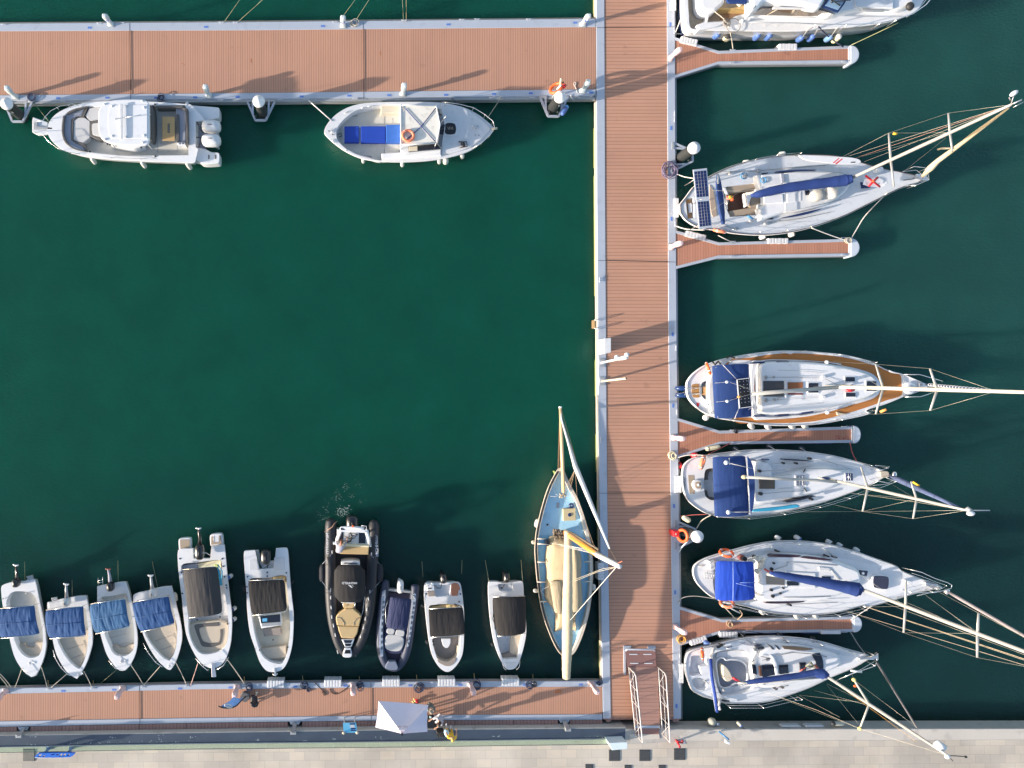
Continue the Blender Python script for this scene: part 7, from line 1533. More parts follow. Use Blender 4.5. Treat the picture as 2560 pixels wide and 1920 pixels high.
m=MB();m.pt([(1250,435,1.7),(1310,400,2.0)],.03,6,q=q);m.pt([(1390,380,2.0),(1430,415,1.8)],.05,6,q=q);m.build("red_lines",roper,b.root)
c1,e1=rig.spreader(2173,(q3(238,955),q3(285,1345)),.05,M("cream_mast_paint",(.7,.64,.5)))
T=rig.B;bow=W(*q3(405,790),1.5);TJ=W(*q3(740,1335),8.8)
for e in e1:MB().ell(e,.09,.09,.09).build("spreader_end",M("yellowed_pad",(.7,.55,.2),.6),b.root)
wires(b,[[W(*q(1090,690),1.2),e1[1],T],[W(*q(1720,430),1.2),e1[0],TJ],[W(*q(1500,560),1.2),W(*q(1790,920),5.0)],[W(*q(1250,655),1.2),W(*q(1800,720),4.5)],[W(*q(1380,610),1.2),W(*q(1880,750),4.8)],[W(*q(1250,660),1.2),W(*q(1620,860),3.6)],[W(*q(1500,550),1.2),c1]],.009)
wires(b,[[W(*q(920,625),1.2),W(*q(1400,790),2.8),e1[1],T]],.016,rope,"backstay_rope");wires(b,[[W(*q(1520,500),2.4),rig.at(px=2300)+Vector((-.15,-.2,0))]],.012,ropeo,"red_halyard")
MB().tube([bow,bow.lerp(TJ,.12),bow.lerp(TJ,.25),bow.lerp(TJ,.5),TJ],[.03,.06,.055,.05,.04],8).build("furled_jib",M("charcoal_jib",(.12,.12,.13),.85,.25,5),b.root)
MB().pt([(*q3(885,1455),9.7),(*q3(965,1505),9.8)],.15,10,.6).build("radar_reflector",white,b.root)
m=MB();m.tube([T,W(*q3(1045,1562),10.3),W(*q3(1130,1568),10.4)],.02,6);m.tube([T,W(*q3(1030,1605),10.3)],.015,6);m.ell(W(*q3(1130,1570),10.4),.07,.05,.05);m.build("wind_vane",blackp,b.root)
MB().ell(W(*q3(985,1568),10.3),.12,.10,.08).build("masthead_light",white,b.root);MB().ell(W(*q3(250,1005),4.6),.09,.06,.05).build("pennant",orange,b.root)
b.q=q3;rail(b,[(100,960,1.2),(230,905),(410,845),(425,790),(400,760),(330,780,1.2)],1.8,.018,[(410,845),(400,760)]);rail(b,[(120,950),(300,870),(400,810)],1.5,.012);b.slab([(285,785,1),(340,782,1),(420,760),(435,745,1),(435,800,1),(340,795,1),(290,800,1)],1.35,1.15,steel,"anchor",.03,False)
MB().pt([(215,882,1.75),(300,893,1.75)],.055,8,q=q3).build("rail_fender",white,b.root)
b.q=q;lifelines(b,[(530,190),(780,135),(1090,125),(1400,165),(1700,245)]);lifelines(b,[(560,730),(860,730),(1160,660),(1210,655)])
m=MB()
for P in([(885,295),(985,320)],[(905,335),(985,320)],[(1025,295),(1190,262),(1350,275),(1500,300)],[(790,370),(830,330)],[(935,545),(1030,520)],[(1030,590),(1150,565)],[(765,155),(815,185)],[(1085,120),(1145,175)],[(1405,165),(1475,208)],[(1100,535),(1300,500)]):m.pt([(*p,1.55 if 250<p[1]<600 else 1.2)for p in P],.02,5,q=q)
m.build("lines_and_rails",M("dark_running_rope",(.13,.14,.17)),b.root)
m=MB()
for x,y,r in((965,335,.12),(870,262,.06),(935,560,.08),(808,185,.06),(1140,170,.06),(590,640,.08),(415,555,.05),(1420,190,.05)):m.cyl(W(*q(x,y),1.6),r,1.1,1.5 if 240<y<600 else 1.25,12,r*.8)
m.build("winches",alud,b.root)
m=MB();m.pt([(340,395,1.0),(345,475,1.0)],.04,6,q=q);m.pt([(370,400,1.0),(385,480,1.0)],.04,6,q=q)
for y in(410,430,450,470):m.pt([(345,y,1.02),(382,y+3,1.02)],.025,6,q=q)
m.build("boarding_ladder",white2,b.root)
buoyring("orange ring lifebuoy on the stern of the smallest yacht",W(*q(354,275),1.6),(.85,.1,.5),.27,.065)
X,Y=q(395,180);fender(X+9,Y+4,X-8,Y-5,.9,.7,.13,fendb,"blue fender with a white end at the stern of the smallest yacht","fenders of the smallest yacht",end=fendw)
for(x,y,w_)in((725,95,"left"),(1065,95,"middle"),(1370,130,"right")):
    X,Y=q(x,y);fender(X-5,Y-1,X+5,Y+2,.9,.7,.10,fendbk,"dark fender above the smallest yacht, "+w_+" one of three","fenders of the smallest yacht",line=(X+18,Y+22,1.2))
# ================================================================ motor yacht at the top right (cut by the frame)
q=R(1690,0,6.9125);qz=R(1990,0,6.1444)
outl=Q(q,[(145,-1000,1),(145,0),(160,250),(180,400),(215,470),(290,500),(420,508,1),(700,518),(1200,528),(1700,532),(2200,525)])+Q(qz,[(400,440),(800,415),(1200,370),(1500,315),(1700,240),(1850,155),(1940,40),(2010,-100),(2060,-260),(1960,-480),(1700,-650),(1200,-780),(400,-860)])+Q(q,[(1200,-990),(400,-1010)])
b=Boat("motor_yacht","big white motor yacht with dark blue waterline, cut off by the top edge of the picture","motor yacht",outl,1.55,white,N,flare=.84,band=(navyh,1.2,.0))if False else Boat("motor_yacht","big white motor yacht with dark blue lower hull, cut by the top edge","motor yacht",outl,1.60,white,N,flare=.84)
b.q=q;S=b.slab
MB().rings([[(x,y,z)for x,y in inset(b.out,d_)]for z,d_ in((-.05,.33),(.40,.215),(.72,.12))],False,False).build("blue_lower_hull",navyh,b.root)
b.deck([([(200,-900,1),(205,0),(220,250),(235,430),(280,500),(400,510,1),(370,425,1),(480,385,1),(840,360,1),(900,370),(1010,290),(1280,215,1),(1290,-900,1)],1.15,M("weathered_cockpit_teak",(.36,.30,.23),.7,.2,2,stretch=(.5,8,1),fine=.1))],white)
S([(400,-900,1),(405,0),(430,120),(490,185),(560,200),(680,190),(740,140),(850,20),(860,-900,1)],1.95,1.2,white,"cockpit_module",.15)
S([(545,205,1),(585,205,1),(550,385,1),(512,390,1)],1.5,1.15,white,"cockpit_divider",.03,False);S([(365,428,1),(480,390,1),(860,360,1),(880,375,1),(760,440),(560,490),(400,512,1)],1.72,1.15,white,"side_coaming",.05)
S([(700,130,1),(1000,130,1),(1280,60,1),(1280,160,1),(740,160,1)],1.6,1.15,M("honey_varnished_locker",(.55,.38,.16),.45,.2,2),"cockpit_locker",.03,False);S([(760,175,1),(1160,180,1),(1170,240,1),(1010,280,1),(880,350,1),(760,345,1)],1.165,1.15,M("brown_cockpit_mat",(.25,.16,.10),.7,.1,2),"cockpit_mat",.002,False)
S([(840,-300,1),(880,20,1),(920,50,1),(1230,55,1),(1240,-300,1)],3.0,2.9,navy,"awning",.03,False)
S([(1240,-300,1),(1235,50,1),(1500,45,1),(1520,-300,1)],2.95,2.85,white2,"flybridge_overhang",.04,False)
S([(1060,62,1),(1160,62,1),(1110,105,1)],2.2,2.1,cream,"seat_corner",.02,False)
MB().pt([(1285,65,2.85),(1290,240,1.65)],.06,8,q=q).build("awning_post",cream,b.root)
# superstructure: stepped house with tinted side windows
b.part(MB().mound(WP(crs(Q(q,[(1290,-900,1),(1290,225,1),(1350,262),(1700,262),(2200,285)])+Q(qz,[(300,255),(600,232),(720,200),(1100,130),(1560,150),(1760,90),(1840,-60),(1800,-400),(1500,-600),(600,-780)]),6),2.0),1.6,2.0,.12),"deckhouse_base",white)
hs=Q(q,[(1290,-900,1),(1300,225,1),(1480,150,1),(1700,130,1),(2200,122)])+Q(qz,[(180,125),(350,140),(560,205,1),(660,190,1),(780,0),(790,-500,1)])
b.part(MB().mound(WP(crs(hs,5),2.6),1.95,2.75,.25),"deckhouse",white)
S([(1300,235,1),(1480,150,1),(1700,145),(2000,150),(2212,142),(2260,265,1),(1900,270),(1600,262),(1400,262)],2.45,1.9,glassb,"side_window",.02)if False else None
m=MB();top=Q(q,[(1310,225),(1480,152),(1700,140),(1950,138),(2212,132)])+Q(qz,[(100,128),(200,132),(330,150),(450,178),(590,222)]);bot=Q(q,[(1330,255),(1480,262),(1700,268),(1950,275),(2212,282)])+Q(qz,[(100,252),(200,252),(330,246),(450,238),(598,226)])
vt=[W(*p,2.72)for p in top];vb=[W(*p,2.06)for p in bot];n=len(vt);m.add(vt+vb,[(i,i+n,i+n+1,i+1)for i in range(n-1)],True);m.build("side_window",glassb,b.root)
m=MB()
for(x,y,x1,y1)in((1580,255,1780,150),(1990,255,2040,150),(2010,255,2060,150)):m.pt([(x,y,2.12),(x1,y1,2.74)],.018,5,q=q)
m.build("window_wires",beige,b.root)
b.part(MB().mound(WP(crs(Q(q,[(1290,-900,1),(1300,160),(1440,145),(1520,60),(1600,30),(2212,90)])+Q(qz,[(200,110),(380,120),(470,0),(560,-200),(560,-500,1)]),5),3.1),2.7,3.1,.2),"flybridge",white)
S([(1690,115,1),(2250,128,1),(2240,142,1),(1695,140,1)],2.95,2.8,white2,"flybridge_rail",.02,False)
qs=qz
P=Q(qs,[(475,0,1),(400,95,1),(655,182,1),(740,70,1),(775,0,1),(800,-200,1),(560,-300,1)]);MB().prism(WP(P,2.95),2.95,2.85,.01).build("windscreen_frame",navyh,b.root);MB().prism(inset(WP(P,2.97),.09),2.97,2.9).build("windscreen",M("pale_blue_reflective_glass",(.22,.34,.48),.1,.1,1,coat=.5),b.root)
MB().pt([(530,-30,3.02),(600,30,3.05),(680,85,3.02)],.035,6,q=qs).build("wiper",blackp,b.root);MB().pt([(555,0,3.02),(550,40,3.02)],.05,6,q=qs).build("wiper",blackp,b.root);MB().pt([(620,20,3.03),(820,0,3.03),(835,5,3.03)],.03,6,q=qs).build("wiper",blackp,b.root)
MB().prism(WP(crs(Q(qs,[(905,-200,1),(905,80),(925,110),(1040,120),(1490,130,1),(1495,-200,1)]),6),2.06),2.10,1.9,.04).build("sun_pad_moulding",nonskid,b.root)
MB().prism(WP(crs(Q(qs,[(1030,150),(1150,142),(1340,150),(1380,160),(1300,166),(1120,162)]),5),2.04),2.03,1.9,.01).build("deck_hatch_slot",alud,b.root)
MB().pt([(1740,60,2.2),(1755,135,1.9)],.13,12,q=qs).build("bow_roller_buoy",beige,b.root);MB().ell(W(*qs(1750,95),2.15),.21,.21,.16).build("black_bow_fender",blackr,b.root)
b.q=qs
rail(b,[(-700,345),(0,352),(320,368),(500,372),(790,372),(930,372),(1100,362),(1300,350,2.1),(1560,295),(1800,210),(2000,70),(2150,-120)],2.35,.025,[(320,368),(790,372),(1300,350),(1560,295)])
rail(b,[(1700,260),(1850,170),(1980,20),(2060,-120)],2.0,.02)
b.q=q;MB().pt([(1120,368,1.75),(1160,365,1.95)],.09,8,q=q).build("cleat_post",white2,b.root);S([(1480,555,1),(1520,530,1),(1800,535,1),(1755,562,1)],1.2,.9,navyh,"hull_window",.01,False)
m=MB();m.torus(W(*q(875,390),1.72),.17,.045,n=18,m=6);m.torus(W(*q(990,440),1.70),.38,.02,n=22,m=5);m.tube([W(*q(820,330),1.8),W(*q(870,390),1.9),W(*q(900,370),1.8)],.04,6);m.build("stern_lines",M("brown_grey_rope",(.22,.20,.18)),b.root)
for i,(Q_,x,y,x1,y1,mt,en,w_)in enumerate(((q,735,590,660,650,fendb,None,"first from the stern"),(q,1440,590,1350,680,fendb,None,"third from the stern"),(q,1640,590,1550,680,fendb,None,"fourth from the stern"),(q,2190,640,2095,700,fendb,None,"fifth from the stern"),(qz,275,545,185,620,fendb,None,"sixth from the stern"),(qz,540,560,450,620,M("light_blue_fender",(.14,.26,.45),.5),None,"seventh, overlapping the yellow one"))):
    a,c=Q_(x,y),Q_(x1,y1);fender(*a,*c,1.15,.55,.155,mt,"blue fender below the cropped motor yacht, "+w_,"fenders of the cropped motor yacht",line=(a[0]+16,a[1]-24,1.7))
a,c=q(905,600),q(860,680);fender(*a,*c,1.1,.6,.20,fendy,"fat cream fender with a black end below the cropped motor yacht","fenders of the cropped motor yacht",end=blackr)
a,c=qz(670,550),qz(560,640);fender(*a,*c,1.15,.55,.165,M("pale_yellow_fender",(.72,.68,.38),.5),"pale yellow fender below the cropped motor yacht, the last towards its bow","fenders of the cropped motor yacht",end=fendw)

# ================================================================ pale blue lateen boat
q=R(1300,980,3.95);q2=R(1300,1300,3.95)
outl=Q(q,[(380,765),(340,830),(290,930),(235,1090),(190,1260),(162,1400),(150,1560)])+Q(q2,[(150,300),(160,450),(178,640),(205,820),(245,980),(300,1130),(350,1240),(395,1310),(440,1340),(490,1342),(540,1300),(590,1200),(640,1060),(680,900),(705,720),(715,540),(712,380),(700,250),(670,120),(640,0)])+Q(q,[(610,1170),(560,1040),(510,950),(460,850),(430,780),(405,755)])
b=Boat("lateen_boat","pale blue decked boat with cream bulwarks, tarpaulin and long furled lateen sail","boat",outl,1.15,creamp,N,flare=.80,draft=.9);b.q=q
P=b.out;m=MB();ins1=inset(P,.13);m.holed(P,[ins1],1.15);m.wall(ins1,1.15,.86,True);b.part(m,"bulwark",creamp)
MB().cap([(x,y,.86)for x,y in inset(P,.12)]).build("deck",sky_blue,b.root)
MB().tube([(x,y,1.13)for x,y in inset(P,-.015)]+[(*inset(P,-.015)[0],1.13)],.03,6,caps=False).build("rubbing_strake",M("tan_strake_paint",(.46,.40,.32),.6,.15),b.root)
MB().rings([[(x,y,z)for x,y in inset(P,d_)]for z,d_ in((.0,.30),(.22,.24))],False,False).build("weed_line",algae,b.root)
q_=q2
# side decks darker blue, tarpaulin over the hold
b.part(MB().prism(WP(crs(Q(q2,[(185,150,1),(290,150,1),(255,300),(250,500),(255,700),(290,850),(350,990),(345,1140,1),(440,1120,1),(580,1140,1),(580,1000),(640,800),(645,500),(620,300),(610,180),(660,170,1),(700,300),(705,540),(695,740),(665,900),(620,1080),(575,1210),(530,1290),(440,1320),(400,1290),(330,1180),(270,1020),(215,820),(190,600),(180,380)]),4),.875),.875,.86),"side_deck",deep_blue)
m=MB();hold=[(300,170),(360,150),(440,145),(500,190),(560,270),(620,320),(640,420),(632,560),(645,700),(640,800),(600,880),(590,960),(575,1040),(580,1140,1),(500,1100),(440,1110),(345,1145,1),(350,1040),(345,930),(290,850),(250,780),(255,650),(262,520),(250,420),(262,300),(280,220)]
P2=inset(WP(crs(Q(q2,hold),5),1.3),.07);n_=7
cx=sum(p[0]for p in P2)/len(P2);cy=sum(p[1]for p in P2)/len(P2);rs=[]
for k in range(n_):
    f=k/(n_-1);ring=[]
    for x,y in P2:
        ex=cx+(x-cx)*(1-f*.96);ey=cy+(y-cy)*(1-f*.96);z=1.0+.55*min(1,(1-abs(ex-cx)/1.35))**.6*(1-(abs(ey-cy)/6.0)**3)if abs(ex-cx)<1.35 else 1.0
        z=max(1.0,z)+.06*noise.noise(Vector((ex*1.6,ey*1.1,3)));ring.append((ex,ey,z if f>0 else.98))
    rs.append(ring)
m.rings([[(x,y,.88)for x,y,z in rs[0]]]+rs,capt=True,capb=False);tp=b.part(m,"tarpaulin",tarp)
b.part(MB().prism(WP(crs(Q(q2,[(320,610),(360,600),(440,605,1),(440,930,1),(360,920),(345,850),(325,760),(320,700)]),5),1.53),1.56,1.40,.02)if False else canopy([p for p in Q(q2,[(300,610),(445,605),(445,940),(350,925)])],1.62,camber=.1,axis=0,wr=.02,rnd=.05,seed=50,n=16),"tarpaulin_flap",M("grey_tarpaulin",(.34,.29,.20),.85,.12,2,bump=.5,bs=8))
b.part(canopy([p for p in Q(q2,[(500,240),(600,330),(640,880),(500,930)])],1.58,camber=.25,axis=0,wr=.02,rnd=.04,seed=51,n=16),"tarpaulin_flap",M("grey_tarpaulin",(.34,.29,.20)))
for y in(185,235,415,612,805):
    for s_ in(0,1):
        x0,x1=((172,255)if s_==0 else(630,712));
        if y>700 and s_==1:x0,x1=640,695
        if y>700 and s_==0:x0,x1=205,265
        if y<300 and s_==1:continue
        MB().pt([(x0,y,1.18),(x1,y-(8 if s_ else-2),1.18)],.035,6,q=q2).build("bulwark_stay",creamp,b.root)
for(x,y)in((362,1095),):
    MB().pp(Q(q,[(x,1095),(x+24,1095),(x+24,1145),(x,1145)]),.90,.86).build("deck_plate",alud,b.root)
b.q=q
b.slab([(425,1155,1),(548,1148,1),(553,1268,1),(430,1273,1)],1.02,.86,M("sand_hatch",(.52,.43,.25),.7,.1,3),"fore_hatch",.02,False);MB().ell(W(*q(490,1213),1.04),.10,.10,.03).build("hatch_disc",navyh,b.root)
MB().torus(W(*q(508,1122),.95),.10,.05,n=20,m=8).build("mooring_ring",navyh,b.root)
MB().cyl(W(*q(272,1311),.9),.05,.86,.92,12).build("deck_filler",blackp,b.root)
b.slab([(258,1465,1),(285,1465,1),(290,1520,1),(262,1522,1)],1.3,.9,blackp,"samson_post",.02,False)
m=MB();rn=random.Random(21)
for k in range(22):c=W(*q(rn.uniform(330,480),1400+rn.uniform(-35,60)),rn.uniform(1.2,1.6));m.ell(c,rn.uniform(.06,.16),rn.uniform(.04,.10),.06,rn.uniform(0,3),nu=10,nv=6)
for k in range(8):m.pt([(rn.uniform(330,480),1380+rn.uniform(-20,40),1.5),(rn.uniform(330,480),1400+rn.uniform(-20,40),1.7),(rn.uniform(330,480),1410+rn.uniform(-20,40),1.4)],.03,5,q=q)
m.build("mast_rope_heap",M("dark_tarred_rope",(.16,.13,.10),.9,.3,8),b.root)
m=MB()
for k in range(10):c=W(*q(rn.uniform(395,460),rn.uniform(985,1040)),1.1);m.ell(c,rn.uniform(.05,.12),.05,.05,rn.uniform(0,3),nu=10,nv=6)
m.build("bow_rope_heap",M("tan_rope_heap",(.42,.34,.24),.9,.2,8),b.root)
# raked mast, furled sail on its yard, bowsprit and jib
mA,mB_=W(*q(455,1390),1.6),W(*q2(760,340),6.3)
MB().tube([W(*q(450,1388),.9),mA,mA.lerp(mB_,.5),mB_],[.17,.17,.15,.13],14).build("mast",spar,b.root)
T=W(*q2(985,460),9.0);MB().tube([mB_,mB_.lerp(T,.5),T],[.14,.12,.10],12).build("mast_top",white2,b.root)
MB().tube([T-(T-mB_)*.08+Vector((0,.1,0)),T+Vector((0,.3,.3))],.025,6).build("masthead_spike",M("rusty_red",(.35,.12,.08),.7),b.root)
MB().tube([mA.lerp(T,.1)+Vector((.05,.16,.1)),mA.lerp(T,.62)+Vector((.05,.14,.1))],.05,6).build("mast_rope",M("dark_tarred_rope",(.16,.13,.10)),b.root)
P=[(*q2(470,110),2.15),(*q2(475,300),2.2),(*q2(473,600),2.25),(*q2(468,850),2.25),(*q2(468,1100),2.2),(*q2(462,1350),2.15),(*q2(458,1480),2.1),(*q2(458,1562),2.05),(*q2(458,1578),2.05)]
cover(b,P,[.18,.21,.24,.26,.27,.25,.22,.19,.05],sailc,"furled_lateen_sail",flat=.9,wr=.02)
wires(b,[[W(*q2(510,600),2.3),W(*q2(820,480),6.8),T],[W(*q2(510,618),2.3),W(*q2(770,510),6.2),T]],.024,rope,"sheet");wires(b,[[W(*q2(495,990),2.4),T+Vector((-.1,-.1,-.2))]],.035,ropew,"topping_lift")
wires(b,[[W(*q2(640,0),1.2),mB_],[W(*q2(690,180),1.2),mB_.lerp(T,.2)],[W(*q(520,960),1.2),W(*q(580,1090),1.2),mB_]],.018,ropeo if False else M("tan_shroud",(.40,.28,.18),.8),"shrouds")
wires(b,[[W(*q(x,y),1.6),mA.lerp(mB_,f)]for x,y,f in((330,1480,.9),(360,1500,.97),(400,1520,1.0),(300,1490,.8))],.018,ropew,"reefing_lines")
bs0,bs1=W(*q(430,990),1.25),W(*q(398,155),1.05)
MB().tube([bs0,bs0.lerp(bs1,.5),bs1],[.10,.095,.075],12).build("bowsprit",M("pale_varnished_spar",(.62,.44,.24),.35,.15,2,stretch=(6,.6,1)),b.root);MB().tube([bs1+(bs1-bs0)*-.005,bs1+(bs1-bs0)*.015],.09,10).build("bowsprit_cap",white,b.root)
wires(b,[[W(*q(375,760),1.1),W(*q(388,300),1.08)],[W(*q(385,760),1.1),W(*q(392,180),1.06)],[W(*q(430,760),1.1),W(*q(405,250),1.08)]],.022,M("rusty_stay",(.36,.20,.12),.8),"bowsprit_stays")
J0,J1=W(*q(410,270),1.2),W(*q(885,1545),8.2);jm=W(*q(545,730),4.05)
MB().tube([W(*q(405,190),1.1),J0,J0.lerp(jm,.5),jm,jm+(J1-jm)*.04,jm.lerp(J1,.5),J1],[.02,.05,.07,.12,.13,.10,.04],10,.9).build("furled_jib",white2,b.root)
wires(b,[[W(*q(410,180),1.1),jm+Vector((.1,.05,.05)),J1,T],[J1,W(*q(915,1600),8.5),T]],.018,M("dark_tarred_rope",(.16,.13,.10)),"jib_stay")
wires(b,[[W(*q(x,y),1.15),W(*q(545,762),4.0)]for x,y in((430,990),(450,1000),(470,1040),(565,1050),(500,960))],.016,M("tan_shroud",(.40,.28,.18)),"jib_sheets")
wires(b,[[W(*q(300,1030),1.25),W(*q(440,1035),1.25)],[W(*q(350,1010),1.2),W(*q(470,1060),1.2)]],.014,ropew,"bow_lines")
wires(b,[[W(*q2(200,700),1.3),W(*q2(290,650),1.6)],[W(*q2(200,700),1.3),W(*q2(255,755),1.2)],[W(*q2(180,235),1.3),W(*q2(300,245),1.6)]],.02,ropew,"side_lines")
for(qq,x,y,x1,y1,r,mt,w_)in((q,185,1262,165,1330,.17,fendw,"white crescent fender on the left side of the blue boat, uppermost"),(q2,122,220,155,218,.11,M("stained_fender",(.45,.40,.33),.7,.2,8),"stained fender on the left side of the blue boat, middle"),(q2,140,695,170,703,.11,fendw,"small white fender on the left side of the blue boat, lowest"),(q2,728,640,725,690,.11,fendw,"white fender between the blue boat and the main pontoon")):
    a,c=qq(x,y),qq(x1,y1);fender(*a,*c,.9,.6,r,mt,w_,"fenders of the blue boat")

# ================================================================ things on the pontoons
# lifebuoy stands
q=R(1340,180,12.289)
st=thing("lifebuoy_stand","orange lifebuoy on a pale post beside the top pontoon's pile","lifebuoy stand",W(*q(520,760),DZ))
MB().pt([(520,770,DZ),(640,540,1.3),(770,400,2.1)],.05,8,q=q).build("post",palep,st);MB().pt([(740,410,2.0),(770,210,2.5)],.045,8,q=q).build("arm",M("pale_lime",(.65,.68,.42),.5),st)
MB().torus(W(*q(620,500),1.5),.32,.085,(-.45,.35,.6)).build("ring",orange,st);MB().pt([(780,490,1.6),(860,440,1.7),(890,410,1.8)],.10,10,q=q).build("throw_line_bag",red,st);MB().ell(W(*q(830,325),2.1),.06,.05,.06).build("lamp",M("dark_red",(.12,.03,.02),.5),st)
q=R(1660,1280,13.825)
st=thing("lifebuoy_stand","orange lifebuoy with a red box beside it, left of the lower right pile","lifebuoy stand",W(*q(500,780),DZ))
MB().torus(W(*q(645,820),1.25),.31,.08,(-.90,.0,.42)).build("ring",orange,st)
MB().prism(WP(Q(q,[(325,660),(530,660),(530,870),(345,850)]),1.15),1.15,DZ+.05,.04).build("red_box",red,st);MB().prism(WP(Q(q,[(390,735),(430,735),(432,800),(400,800)]),1.16),1.16,1.14).build("box_label",cream,st)
MB().pt([(780,780,1.5),(960,920,1.6)],.06,8,q=q).build("arm",palep,st);MB().pt([(520,1390,.5),(600,1240,.8),(760,1060,1.2),(900,950,1.4)],.035,8,q=q).build("boat_hook",palep,st)
q=R(1340,180,12.289)
a,c=q(950,1050),q(790,1330);fender(*a,*c,.6,.6,.13,fendb,"bright blue fender lying on the guide frame of the pile numbered 9","loose fenders on the pontoons",end=M("light_blue_end",(.15,.4,.75),.5))
t_=thing("buoy","tiny white float hanging off the corner of the top pontoon","buoy",W(*q(1775,860),.3));MB().ell(W(*q(1775,860),.35),.07,.07,.07).build("float",fendw,t_);MB().pt([(1790,700,.6),(1785,800,.5),(1775,840,.42)],.02,6,q=q).build("line",blackp,t_)
# parasol tent
q=R(900,1680,6.506)
tn=thing("parasol_tent","white pointed parasol tent standing over the lower pontoon edge","tent",W(1004,1790,DZ))
cr=[W(*q(300,475),2.45),W(*q(1112,540),2.55),W(*q(1098,972),2.55),W(*q(252,900),2.45)];ap=W(*q(683,1003),3.55)
mids=[W(*q(705,528),2.62),None,None,None]
for k,mt in enumerate((tentm,)*4):
    a,c=cr[k],cr[(k+1)%4];m=MB();n=14;vs=[]
    for i in range(n+1):
        for j in range(n+1):
            u=j/n;e=a.lerp(c,u);e=e+Vector((0,0,-.10*4*u*(1-u)))+((cr[0]+cr[2])/2-e)*(.03*4*u*(1-u))
            p=e.lerp(ap,i/n);s_=4*u*(1-u)*math.sin(math.pi*i/n);p.z-=.16*s_;p.z+=.02*math.sin(u*26)*(1 if i/n>.8 else 0)*(i/n)
            vs.append(tuple(p))
    nn=n+1;m.add(vs,[(i*nn+j,i*nn+j+1,(i+1)*nn+j+1,(i+1)*nn+j)for i in range(n)for j in range(n)],True)
    m.add([(x,y,z-.02)for x,y,z in vs],[(i*nn+j,(i+1)*nn+j,(i+1)*nn+j+1,i*nn+j+1)for i in range(n)for j in range(n)],True);m.build("canopy_panel",mt,tn)
MB().tube([W(1005,1791,DZ),(ap.x,ap.y,ap.z)]if False else[(ap.x,ap.y,DZ),(ap.x,ap.y,ap.z+.05)],.05,10).build("mast",alud,tn);MB().cyl((ap.x,ap.y),.06,ap.z,ap.z+.12,12).build("finial",blackp,tn)
for c in cr:MB().tube([(ap.x,ap.y,ap.z-.5),c-Vector((0,0,.05))],.02,6).build("rib",alud,tn)
m=MB()
for x in(600,625,650,690,720,745,765):m.tube([W(*q(x,880),3.35),W(*q((x+683)/2+4,950),3.75)],.035,6,.5)
m.build("crown_folds",tentm,tn)
# feather flag, ballast, chair
q=R(530,1700,17.015)
ff=thing("feather_flag","pale blue feather flag with a white oval emblem, leaning over the lower pontoon","flag",W(*q(1430,700),DZ))
pole=[(*q(1430,690),.75),(*q(1330,800),1.1),(*q(1200,930),1.6),(*q(1050,1090),2.1),(*q(900,1165),2.5),(*q(750,1195),2.75),(*q(600,1195),2.9),(*q(450,1175),3.0),(*q(250,1115),3.05)]
MB().pt(pole,.035,8).build("pole",blackp,ff)
up=[(*q(1270,790),1.0),(*q(1150,760),1.3),(*q(1000,760),1.75),(*q(900,730),2.2),(*q(780,860),2.45),(*q(650,960),2.65),(*q(500,1040),2.85),(*q(380,1120),2.95),(*q(260,1118),3.04)]
m=MB();vs=[]
for i in range(9):
    for j in range(5):
        p=W(*up[i]).lerp(W(*pole[i]),j/4);p.z+=.06*math.sin(i*1.9+j);vs.append(tuple(p))
m.add(vs,[(i*5+j,i*5+j+1,(i+1)*5+j+1,(i+1)*5+j)for i in range(8)for j in range(4)],True);m.build("banner",M("pale_blue_banner",(.20,.38,.74),.7,.55,5.0,fine=.1),ff)
e0=W(*q(700,1105),2.87);qn=(W(*q(860,1150),2.62)-W(*q(540,1060),2.95)).normalized();m=MB();ring=[]
for k in range(24):a=2*math.pi*k/24;ring.append(e0+qn*.26*math.cos(a)+Vector((.25,1,.1)).normalized()*.085*math.sin(a))
m.tube(ring+ring[:1],.028,6,caps=False);m.tube([e0-qn*.15+Vector((0,.03,.02)),e0-qn*.03+Vector((0,-.02,.02)),e0+qn*.12],.02,6);m.build("emblem",white2,ff)
MB().cyl(W(*q(1430,660),DZ),.27,DZ+.01,DZ+.28,26,.24).build("ballast_drum",M("dark_grey_ballast",(.10,.10,.11),.85,.15,6,fine=.15),ff)
ch=thing("tub_chair","black tub chair with pale legs on the lower pontoon right of the feather flag","chair",W(*q(1790,880),DZ))
c=W(*q(1800,880),DZ)
P=WP(crs(Q(q,[(1650,700),(1740,660),(1830,690),(1920,780),(1935,950),(1900,1100),(1840,1140),(1760,1080),(1660,1000),(1635,850)]),6),.95)
MB().prism(P,1.02,.84,.09).build("seat",M("black_upholstery",(.012,.012,.018),.45,.3,6,bump=.4,bs=15),ch)
m=MB();B=WP(Q(q,[(1665,980),(1700,1080),(1800,1135),(1890,1110),(1925,1000)]),1.3);m.tube([(x,y,1.22)for x,y in B],.08,8,1.6);m.build("backrest",M("black_upholstery",(.012,.012,.018)),ch)
for(x,y)in((1900,545),(1975,830)):MB().pt([(x,y,DZ+.02),((x+1800)/2,(y+850)/2,.75),(1800,850,.95)],.03,6,q=q).build("leg",M("pale_leg",(.66,.58,.48),.5),ch);MB().ell(W(*q(x,y),DZ+.05),.06,.06,.04).build("leg_foot",M("pale_leg",(.66,.58,.48)),ch)
for(x,y)in((1690,900),(1830,1000)):MB().pt([(x,y,DZ+.02),(1800,880,.95)],.03,6,q=q).build("leg",M("pale_leg",(.66,.58,.48)),ch)
